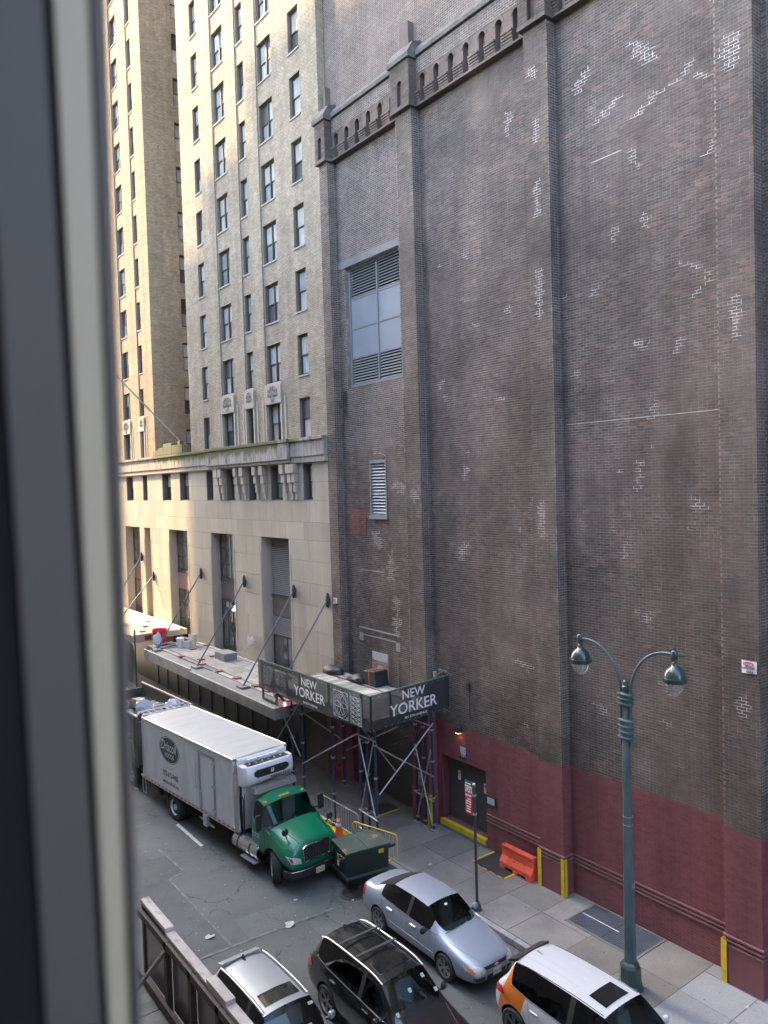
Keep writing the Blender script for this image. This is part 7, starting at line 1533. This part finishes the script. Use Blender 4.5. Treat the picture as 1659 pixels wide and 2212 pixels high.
# dumpster
DU = thing('dumpster', 'dark green steel dumpster with rusty lid in front of the truck', 'dumpster', (13.35, 19.66, 0.0), R(-9.0))
M_DGR = mat('dark_green_dumpster', (0.018, 0.032, 0.027), 0.4, var=0.3, vscale=2, coat=0.2); M_LID = mat('rusty_green_lid', (0.035, 0.06, 0.05), 0.55, var=0.25, vscale=3, col2=(0.30, 0.15, 0.07), c2amt=0.9, c2scale=2.2, c2lo=0.58, c2hi=0.66)
MB().prism([(-0.50, 0.30), (0.44, 0.30), (0.48, 1.12), (-0.52, 1.12)], lambda u, v, d: (d, u, v), -0.72, 0.72).build('bin', M_DGR, DU, local=True, bevel=0.015)
MB().prism([(-0.46, 0.12), (0.38, 0.12), (0.44, 0.30), (-0.5, 0.30)], lambda u, v, d: (d, u, v), -0.66, 0.66).build('lower_bin', M_DGR, DU, local=True); MB().box(-0.76, 0.76, -0.55, -0.49, 0.34, 0.40).build('rib', mat('worn_edge', (0.12, 0.14, 0.13), 0.5, metal=0.3), DU, local=True); MB().box(-0.76, -0.70, -0.5, 0.45, 0.34, 0.40).build('rib', M_DGR, DU, local=True)
MB().box(-0.77, 0.77, -0.56, -0.50, 1.06, 1.13).build('rim', M_DGR, DU, local=True); MB().bar((0.75, -0.45, 1.0), (0.98, -0.45, 1.02), 0.07, 0.07).build('lift_trunnion', M_DGR, DU, local=True); MB().bar((-0.75, -0.45, 0.98), (-0.92, -0.45, 0.98), 0.07, 0.07).build('lift_trunnion', M_DGR, DU, local=True)
for x0, x1 in ((-0.76, -0.01), (0.01, 0.76)): MB().prism([(-0.55, 1.135), (0.50, 1.185), (0.50, 1.215), (-0.55, 1.165)], lambda u, v, d: (d, u, v), x0, x1).build('lid', M_LID, DU, local=True, bevel=0.008)
MB().cyl((-0.78, 0.52, 1.2), (0.78, 0.52, 1.2), 0.02).build('hinge_rod', M_DSTEEL, DU, local=True); MB().tube([(-0.73, -0.35, 1.0), (-0.8, -0.35, 1.02), (-0.8, -0.15, 1.02), (-0.73, -0.15, 1.0)], 0.015, 6).build('side_handle', M_GALV, DU, local=True)
MB().box(0.36, 0.54, -0.535, -0.525, 0.92, 1.05).build('yellow_sticker', mat('yellow_sticker', (0.65, 0.42, 0.04), 0.6), DU, local=True); MB().box(-0.735, -0.722, 0.05, 0.17, 0.55, 0.7).build('white_sticker', M_WHITE, DU, local=True); MB().box(-0.735, -0.722, 0.05, 0.17, 0.75, 0.92).build('yellow_sticker', mat('yellow_sticker', (0.65, 0.42, 0.04), 0.6), DU, local=True)
for x in (-0.5, 0.5):
    for y in (-0.38, 0.3): MB().lathe([(0.06, -0.03), (0.065, 0), (0.06, 0.03)], (x, y, 0.065), 12, Matrix.Rotation(R(90), 3, 'Y')).build('caster', M_BPL, DU, local=True)
# traffic cone
CO = thing('traffic_cone', 'orange traffic cone with white bands on the yellow kerb', 'traffic cone', (14.18, 22.2, 0.20))
M_ORG = mat('cone_orange', (0.78, 0.12, 0.03), 0.5, var=0.1); MB().box(-0.19, 0.19, -0.19, 0.19, 0, 0.035).build('base', M_ORG, CO, local=True, bevel=0.01)
cr_ = lambda z: 0.145-0.12*z/0.72
MB().lathe([(cr_(0), 0.035), (cr_(0.72), 0.74), (0, 0.745)], n=20).build('cone', M_ORG, CO, local=True, smooth=True)
for z0, z1 in ((0.36, 0.46), (0.52, 0.62)): MB().lathe([(cr_(z0-0.03)+0.004, z0), (cr_(z1-0.03)+0.004, z1)], n=20).build('white_band', M_WHITE, CO, local=True)
o = recenter(MB().prism([(13.95, 21.9), (14.60, 21.2), (14.62, 24.6), (14.42, 24.6)], lambda u, v, d: (u, v, d), 0.0, 0.19).build('kerb_ramp', M_YEL, bevel=0.02)); tag(o, 'worn yellow painted kerb block under the traffic cone', 'kerb')
def barricade(name, label, p0, p1, m, h=1.02, n=12):
    t = thing(name, label, 'barrier', (p0[0], p0[1], 0.15)); d = Vector((p1[0]-p0[0], p1[1]-p0[1], 0)); L = d.length; d.normalize(); q = lambda u, z: tuple(d*u + Vector((0, 0, z)))
    fr_ = [q(0, 0.2), q(0, h-0.1), q(0.03, h-0.03), q(0.1, h), q(L-0.1, h), q(L-0.03, h-0.03), q(L, h-0.1), q(L, 0.2)]
    MB().tube(fr_, 0.021, 8, closed=True).build('frame', m, t, local=True, smooth=True)
    for i in range(1, n): MB().cyl(q(L*i/n, 0.2), q(L*i/n, h), 0.008, 0.008, 6).build('upright', m, t, local=True)
    nrm = Vector((-d.y, d.x, 0))
    for u in (0.25, L-0.25): MB().tube([Vector(q(u, 0.2)), Vector(q(u, 0.03))+nrm*0.28], 0.016, 6).build('foot', m, t, local=True); MB().tube([Vector(q(u, 0.2)), Vector(q(u, 0.03))-nrm*0.28], 0.016, 6).build('foot', m, t, local=True)
barricade('crowd_barrier', 'galvanised crowd-control barrier behind the traffic cone', (14.42, 23.75), (14.44, 21.35), M_GALV, 1.0, 16)
barricade('crowd_barrier', 'yellow crowd-control barrier behind the dumpster', (13.98, 21.0), (14.50, 19.28), mat('barrier_yellow', (0.70, 0.50, 0.06), 0.5), 1.02, 12)
# orange barrier
OB = thing('plastic_barrier', 'orange plastic road barrier leaning by the maroon wall', 'barrier', (17.12, 16.52, 0.15))
M_OB = mat('faded_orange_plastic', (0.72, 0.10, 0.045), 0.5, var=0.12, vscale=3, col2=(0.6, 0.2, 0.14), c2amt=0.5, c2scale=2)
pr = [(-0.19, 0.09), (-0.19, 0.22), (-0.075, 0.40), (-0.07, 0.62), (-0.09, 0.64), (-0.09, 0.72), (0.09, 0.72), (0.09, 0.64), (0.07, 0.62), (0.075, 0.40), (0.19, 0.22), (0.19, 0.09)]
MB().prism(pr, lambda u, v, d: (u, d, v), -0.66, 0.66).build('shell', M_OB, OB, local=True, bevel=0.015)
for y in (-0.55, 0.0, 0.55): MB().box(-0.2, 0.2, y-0.10, y+0.10, 0, 0.10).build('foot', M_OB, OB, local=True, bevel=0.01)
for y in (-0.33, 0.33): MB().prism([(-0.205, 0.12), (-0.205, 0.22), (-0.095, 0.40), (-0.088, 0.60), (-0.07, 0.60), (-0.07, 0.12)], lambda u, v, d: (u, d, v), y-0.025, y+0.025).build('rib', M_OB, OB, local=True)
for y in (-0.6, 0.6): MB().lathe([(0.0, 0.0), (0.03, 0.0)], (0, y, 0.725), 10).build('pin_hole', M_BPL, OB, local=True)
text('stencil', 'OPS', (-0.155, 0.12, 0.36), (0, -1, 0), (0.45, 0, 0.9), mat('faded_stencil', (0.16, 0.05, 0.04), 0.7), OB, local=True, width=0.22, height=0.12)
# hatches
CH = thing('cellar_hatch', 'dark steel cellar hatch with yellow edges in front of the orange barrier', 'hatch', (17.0, 17.24, 0.15))
M_HD = mat('dark_worn_hatch', (0.045, 0.04, 0.036), 0.6, var=0.35, vscale=3, bump=0.3)
for a, b in ((-0.67, 0.0), (0.01, 0.68)): MB().box(-0.49, 0.49, a, b, 0.004, 0.018).build('leaf', M_HD, CH, local=True)
for y in (-0.72, 0.705): MB().box(-0.5, 0.5, y, y+0.06, 0.004, 0.022).build('yellow_edge', M_YEL, CH, local=True)
for i in range(4): MB().box(-0.53, -0.5, -0.6+i*0.33, -0.42+i*0.33, 0.004, 0.02).build('yellow_edge', M_YEL, CH, local=True)
TP = thing('tread_plate_hatch', 'grey diamond tread-plate hatch in the pavement behind the street lamp', 'hatch', (16.84, 12.785, 0.15))
M_TP = mat('tread_plate', (0.135, 0.16, 0.185), 0.38, metal=0.6, var=0.25, vscale=2); M_TPL = mat('worn_tread', (0.42, 0.47, 0.52), 0.3, metal=0.7)
for a, b in ((-1.08, 0.0), (0.008, 1.09)):
    lf_ = MB().box(-0.59, 0.59, a, b, 0.004, 0.016).build('leaf', M_TP, TP, local=True); td = MB(); nx, ny = 20, 19
    for i in range(nx):
        for k in range(ny):
            x = -0.56+i*0.058; y = a+0.04+k*0.055; td.obox((x, y, 0.0175), (0.036, 0.011, 0.004), Matrix.Rotation(R(45 if (i+k) % 2 else -45), 3, 'Z'))
    td.build('tread', M_TPL, lf_, local=True)
fr_ = MB()
for a, b, c, d in ((-0.66, -0.595, -1.15, 1.16), (0.595, 0.66, -1.15, 1.16), (-0.595, 0.595, -1.15, -1.085), (-0.595, 0.595, 1.095, 1.16)): fr_.box(a, b, c, d, 0.004, 0.02)
fr_.build('concrete_frame', M_CON, TP, local=True); MB().box(-0.02, 0.0, -0.15, 1.05, 0.017, 0.03).build('hinge_strip', M_WHITE, TP, local=True)
CH2 = thing('pavement_hatch', 'small cellar cover with yellow border under the sidewalk shed', 'hatch', (16.75, 23.1, 0.15)); MB().box(-0.45, 0.45, -0.4, 0.4, 0.004, 0.018).build('leaf', M_HD, CH2, local=True)
for a in ((-0.52, -0.46, -0.45, 0.45), (-0.46, 0.46, -0.46, -0.41)): MB().box(*a, 0.004, 0.02).build('yellow_edge', M_YEL, CH2, local=True)
GR = thing('drain_grate', 'round iron drain grate in the road at the dumpster corner', 'drain', (12.62, 19.08, 0.0)); M_IRON = mat('cast_iron', (0.04, 0.04, 0.038), 0.5, var=0.2)
MB().lathe([(0.33, 0.004), (0.40, 0.004), (0.40, 0.014), (0.33, 0.014), (0.33, 0.004)], n=28).build('ring', M_IRON, GR, local=True); MB().lathe([(0.33, 0.006), (0, 0.006)], n=28).build('dark_shaft', M_BLACK, GR, local=True)
for i in range(-6, 7): w2 = math.sqrt(max(0.0, 0.33**2-(i*0.05)**2)); MB().box(i*0.05-0.014, i*0.05+0.014, -w2, w2, 0.007, 0.013).build('bar', M_IRON, GR, local=True)
MB().box(-0.33, 0.33, -0.02, 0.02, 0.0132, 0.0145).build('bar', M_IRON, GR, local=True)
# litter
def litter(x, y, z, s, seed, label, m=None):
    rr = random.Random(seed); n = 9; vs = [(0, 0, 0.02)]
    for i in range(n): a = 2*math.pi*i/n; q = s*rr.uniform(0.5, 1.0); vs.append((q*math.cos(a), q*0.8*math.sin(a), rr.uniform(0.004, 0.05)*min(1, s*6)))
    o = MB().add(vs, [(0, i+1, (i+1) % n+1) for i in range(n)]).build('litter', m or mat('litter_paper', (0.42, 0.42, 0.40), 0.8), fix=False); o.location = (x, y, z+0.008); tag(o, label, 'litter', 'litter on the street')
litter(10.31, 18.83, 0, 0.22, 1, 'large torn white paper on the road left of the sedan'); litter(8.28, 19.72, 0, 0.16, 2, 'crumpled white litter on the road above the silver crossover'); litter(15.35, 18.7, 0.15, 0.10, 3, 'small white scrap on the pavement below the yellow step')
litter(11.1, 19.85, 0, 0.09, 4, 'small white scrap on the road in front of the truck'); litter(12.4, 18.75, 0, 0.05, 5, 'tiny white scrap beside the drain grate'); litter(16.6, 9.0, 0.15, 0.08, 6, 'small white scrap on the pale pavement at the right edge'); litter(10.9, 12.2, 0, 0.10, 7, 'tan leaf-like scrap on the road between the black car and the van', mat('tan_litter', (0.4, 0.33, 0.25), 0.8)); litter(10.2, 16.8, 0, 0.06, 9, 'tiny white scrap on the road behind the black car')
sp_ = MB(); rr = random.Random(11)
for i in range(150):
    x, y = rr.uniform(7.2, 14.2), rr.uniform(15.5, 27); s = rr.uniform(0.008, 0.022); sp_.add([(x-s, y, 0.009), (x, y-s*0.7, 0.009), (x+s, y, 0.012), (x, y+s, 0.009)], [(0, 1, 2, 3)])
o = sp_.build('road_specks', mat('litter_paper', (0.42, 0.42, 0.40), 0.8), fix=False, kind='stuff'); tag(o, 'tiny pale specks of litter scattered over the asphalt', 'litter')

# red standpipe under the shed
ST = thing('standpipe', 'red fire standpipe on the wall in the shadow under the sidewalk shed', 'standpipe', (17.0, 26.35, 0.7)); MB().cyl((0.1, 0, -0.5), (0.1, 0, 0.4), 0.06).build('pipe', M_REDP, ST, local=True)
for y in (-0.12, 0.12): MB().cyl((0.08, 0, 0.15), (-0.15, y, 0.1), 0.06, 0.07).build('inlet', M_REDP, ST, local=True)

# ---------------------------------------------------------------- near side: timber parapet of the shed below the window
NS = thing('near_shed', 'weathered timber parapet and deck of a sidewalk shed at the lower left', 'sidewalk shed', (4.6, 11.0, 3.4))
M_TIM = mat('weathered_timber', (0.40, 0.36, 0.31), 0.85, var=0.35, vscale=3, stretch=(1, 0.35, 1), col2=(0.12, 0.09, 0.07), c2amt=0.75, c2scale=5, c2lo=0.54, c2hi=0.66, fine=0.15, fscale=40)
M_BRT = mat('dark_brown_timber', (0.075, 0.055, 0.042), 0.75, var=0.25, vscale=3); M_PNL = mat('smooth_grey_panel', (0.12, 0.115, 0.11), 0.35, var=0.3, vscale=0.9, coat=0.3)
for a, b, z in ((12.75, 14.0, 4.80), (10.75, 12.745, 4.73), (10.35, 11.05, 4.80), (5.0, 10.74, 4.73)): MB().box(4.56, 4.72, a, b, z-0.07, z).build('cap_beam', M_TIM, NS, bevel=0.008)
MB().box(4.58, 4.70, 13.9, 14.0, 3.4, 4.72).build('post', M_BRT, NS)
for y in (12.6, 11.55, 10.5, 9.4, 8.3, 7.2): MB().box(4.50, 4.60, y, y+0.11, 3.4, 4.655).build('post', M_BRT, NS)
MB().box(4.44, 4.5, 4.0, 14.0, 3.42, 3.58).build('sill_board', M_BRT, NS); MB().box(4.5, 4.56, 4.0, 14.0, 4.52, 4.65).build('rail', M_BRT, NS)
for a, b in ((12.72, 13.88), (11.68, 12.58), (10.62, 11.53), (9.52, 10.48), (8.42, 9.38), (7.32, 8.28)): MB().box(4.605, 4.63, a, b, 3.45, 4.65).build('panel', M_PNL, NS)
MB().bar((4.5, 12.62, 4.5), (3.6, 12.9, 3.45), 0.09, 0.05).build('diagonal_brace', M_BRT, NS); MB().cyl((4.48, 10.5, 4.35), (3.7, 10.2, 3.45), 0.03).build('pipe_brace', M_GALV, NS)
for i in range(28): MB().box(0.25, 4.44, 14.0-(i+1)*0.29, 14.0-i*0.29-0.008, 3.35, 3.4+random.uniform(-0.003, 0.003)).build('deck_board', mat('wet_deck_board', (0.085, 0.09, 0.075), 0.7, var=0.3, vscale=2, orand=0.2), NS)
MB().box(4.45, 4.64, 4.0, 14.0, 3.05, 3.349).build('edge_beam', M_BRT, NS)
for y in (13.8, 9.5, 5.2): MB().cyl((4.5, y, 0.15), (4.5, y, 3.05), 0.05).build('leg', M_BLUE, NS)
pb_ = thing('planter_box', 'rusty brown box on the near shed deck', 'box', (3.35, 11.0, 3.4)); MB().box(-0.35, 0.35, -0.05, 0.0, 0, 0.42).build('side', mat('rust_brown', (0.14, 0.07, 0.05), 0.8, var=0.3), pb_, local=True)
for a in ((-0.35, 0.35, 0.6, 0.65), (-0.35, -0.3, 0, 0.6), (0.3, 0.35, 0, 0.6)): MB().box(*a, 0, 0.42).build('side', mat('rust_brown', (0.14, 0.07, 0.05), 0.8), pb_, local=True)
for i, (dx, dy, s) in enumerate(((3.2, 11.85, 0.22), (3.42, 11.6, 0.16), (3.15, 12.25, 0.18))): blob('debris_bag', M_BAGC, (dx, dy, 3.4), (s, s*1.1, s*0.7), 50+i, ('largest', 'smallest', 'farthest')[i] + ' of the clear plastic debris bags on the near shed deck', 'rubbish bag', 'debris bags on the near deck', rough=0.5)

# ---------------------------------------------------------------- the viewer's own building and the window edge
NB = thing('near_building', 'unseen near-side building the view is taken from, its heights shaped to cast shade', 'building', (-10.0, 20.0, 0.0))
M_NB = mat('near_facade', (0.42, 0.40, 0.37), 0.85, var=0.1, vscale=0.5)
nb = MB(); X1 = 0.06
nb.box(-26, X1, -70, -1.6, 0, 26); nb.box(-26, X1, 0.36, 54.0, 0, 26); nb.box(-26, X1, 54.0, 80.9, 0, 76.5); nb.box(-26, X1, -1.6, 0.36, 0, 11.2); nb.box(-26, X1, -1.6, 0.36, 13.9, 26); nb.box(-26, -4.0, -1.6, 0.36, 11.2, 13.9)  # unseen masses; heights shaped to cast the hotel shadow and let in sky light
nb.build('walls', M_NB, NB); MB().box(-26, X1, 80.9, 86.4, 0, 73).build('lower_shade_block', M_NB, NB); MB().box(-26, X1, 86.4, 89.2, 0, 69.6).build('lowest_shade_block', M_NB, NB)
MB().box(-3.99, -0.3, -1.59, 0.35, 11.201, 11.25).build('room_floor', mat('dark_carpet', (0.04, 0.04, 0.045), 0.9), NB)
# buildings continuing the street wall behind the viewer, never in view but bouncing light
SW = thing('street_wall', 'further masonry building continuing the row beyond the brick building', 'building', (25, -40, 0)); MB().box(WX, 40, -80, -8.1, 0, 34).build('walls', M_NB, SW)
WF = thing('window_frame', 'out-of-focus dark metal window frame edge along the left side of the view', 'window frame', (0.06, 0.27, 11.25))
M_WFG = mat('grey_frame_metal', (0.085, 0.085, 0.08), 0.6); M_WFL = mat('reflection_toned_sash', (0.46, 0.43, 0.33), 0.5); M_WFE = mat('mid_grey_sash', (0.11, 0.105, 0.10), 0.6); M_RUB = mat('black_gasket', (0.004, 0.004, 0.005), 0.9)  # light sash edge colour stands in for reflected sky and buildings
Z0, Z1 = 11.26, 13.89
def stile(name, xa, xb, y, ka, kb, m):
    """upright of the frame; the sash hangs slightly out of true"""
    q = lambda x, k, z: x-k*(z-12.3)
    v = [(q(x, k, z), yy, z) for z in (Z0, Z1) for x, k, yy in ((xa, ka, y), (xb, kb, y), (xb, kb, 0.355), (xa, ka, 0.355))]
    MB().add(v, [(0,1,2,3), (4,5,6,7), (0,1,5,4), (1,2,6,5), (2,3,7,6), (3,0,4,7)]).build(name, m, WF)
stile('inner_jamb', -0.2, 0.0508, 0.262, 0.0, 0.016, M_RUB); stile('stile', 0.0509, 0.0680, 0.260, 0.016, 0.013, M_WFG); stile('gasket', 0.0681, 0.0708, 0.264, 0.013, 0.011, M_RUB)
stile('sash_edge', 0.0709, 0.0810, 0.260, 0.011, 0.0, M_WFL); stile('sash_face', 0.0811, 0.0848, 0.260, 0.0, -0.006, M_WFE)
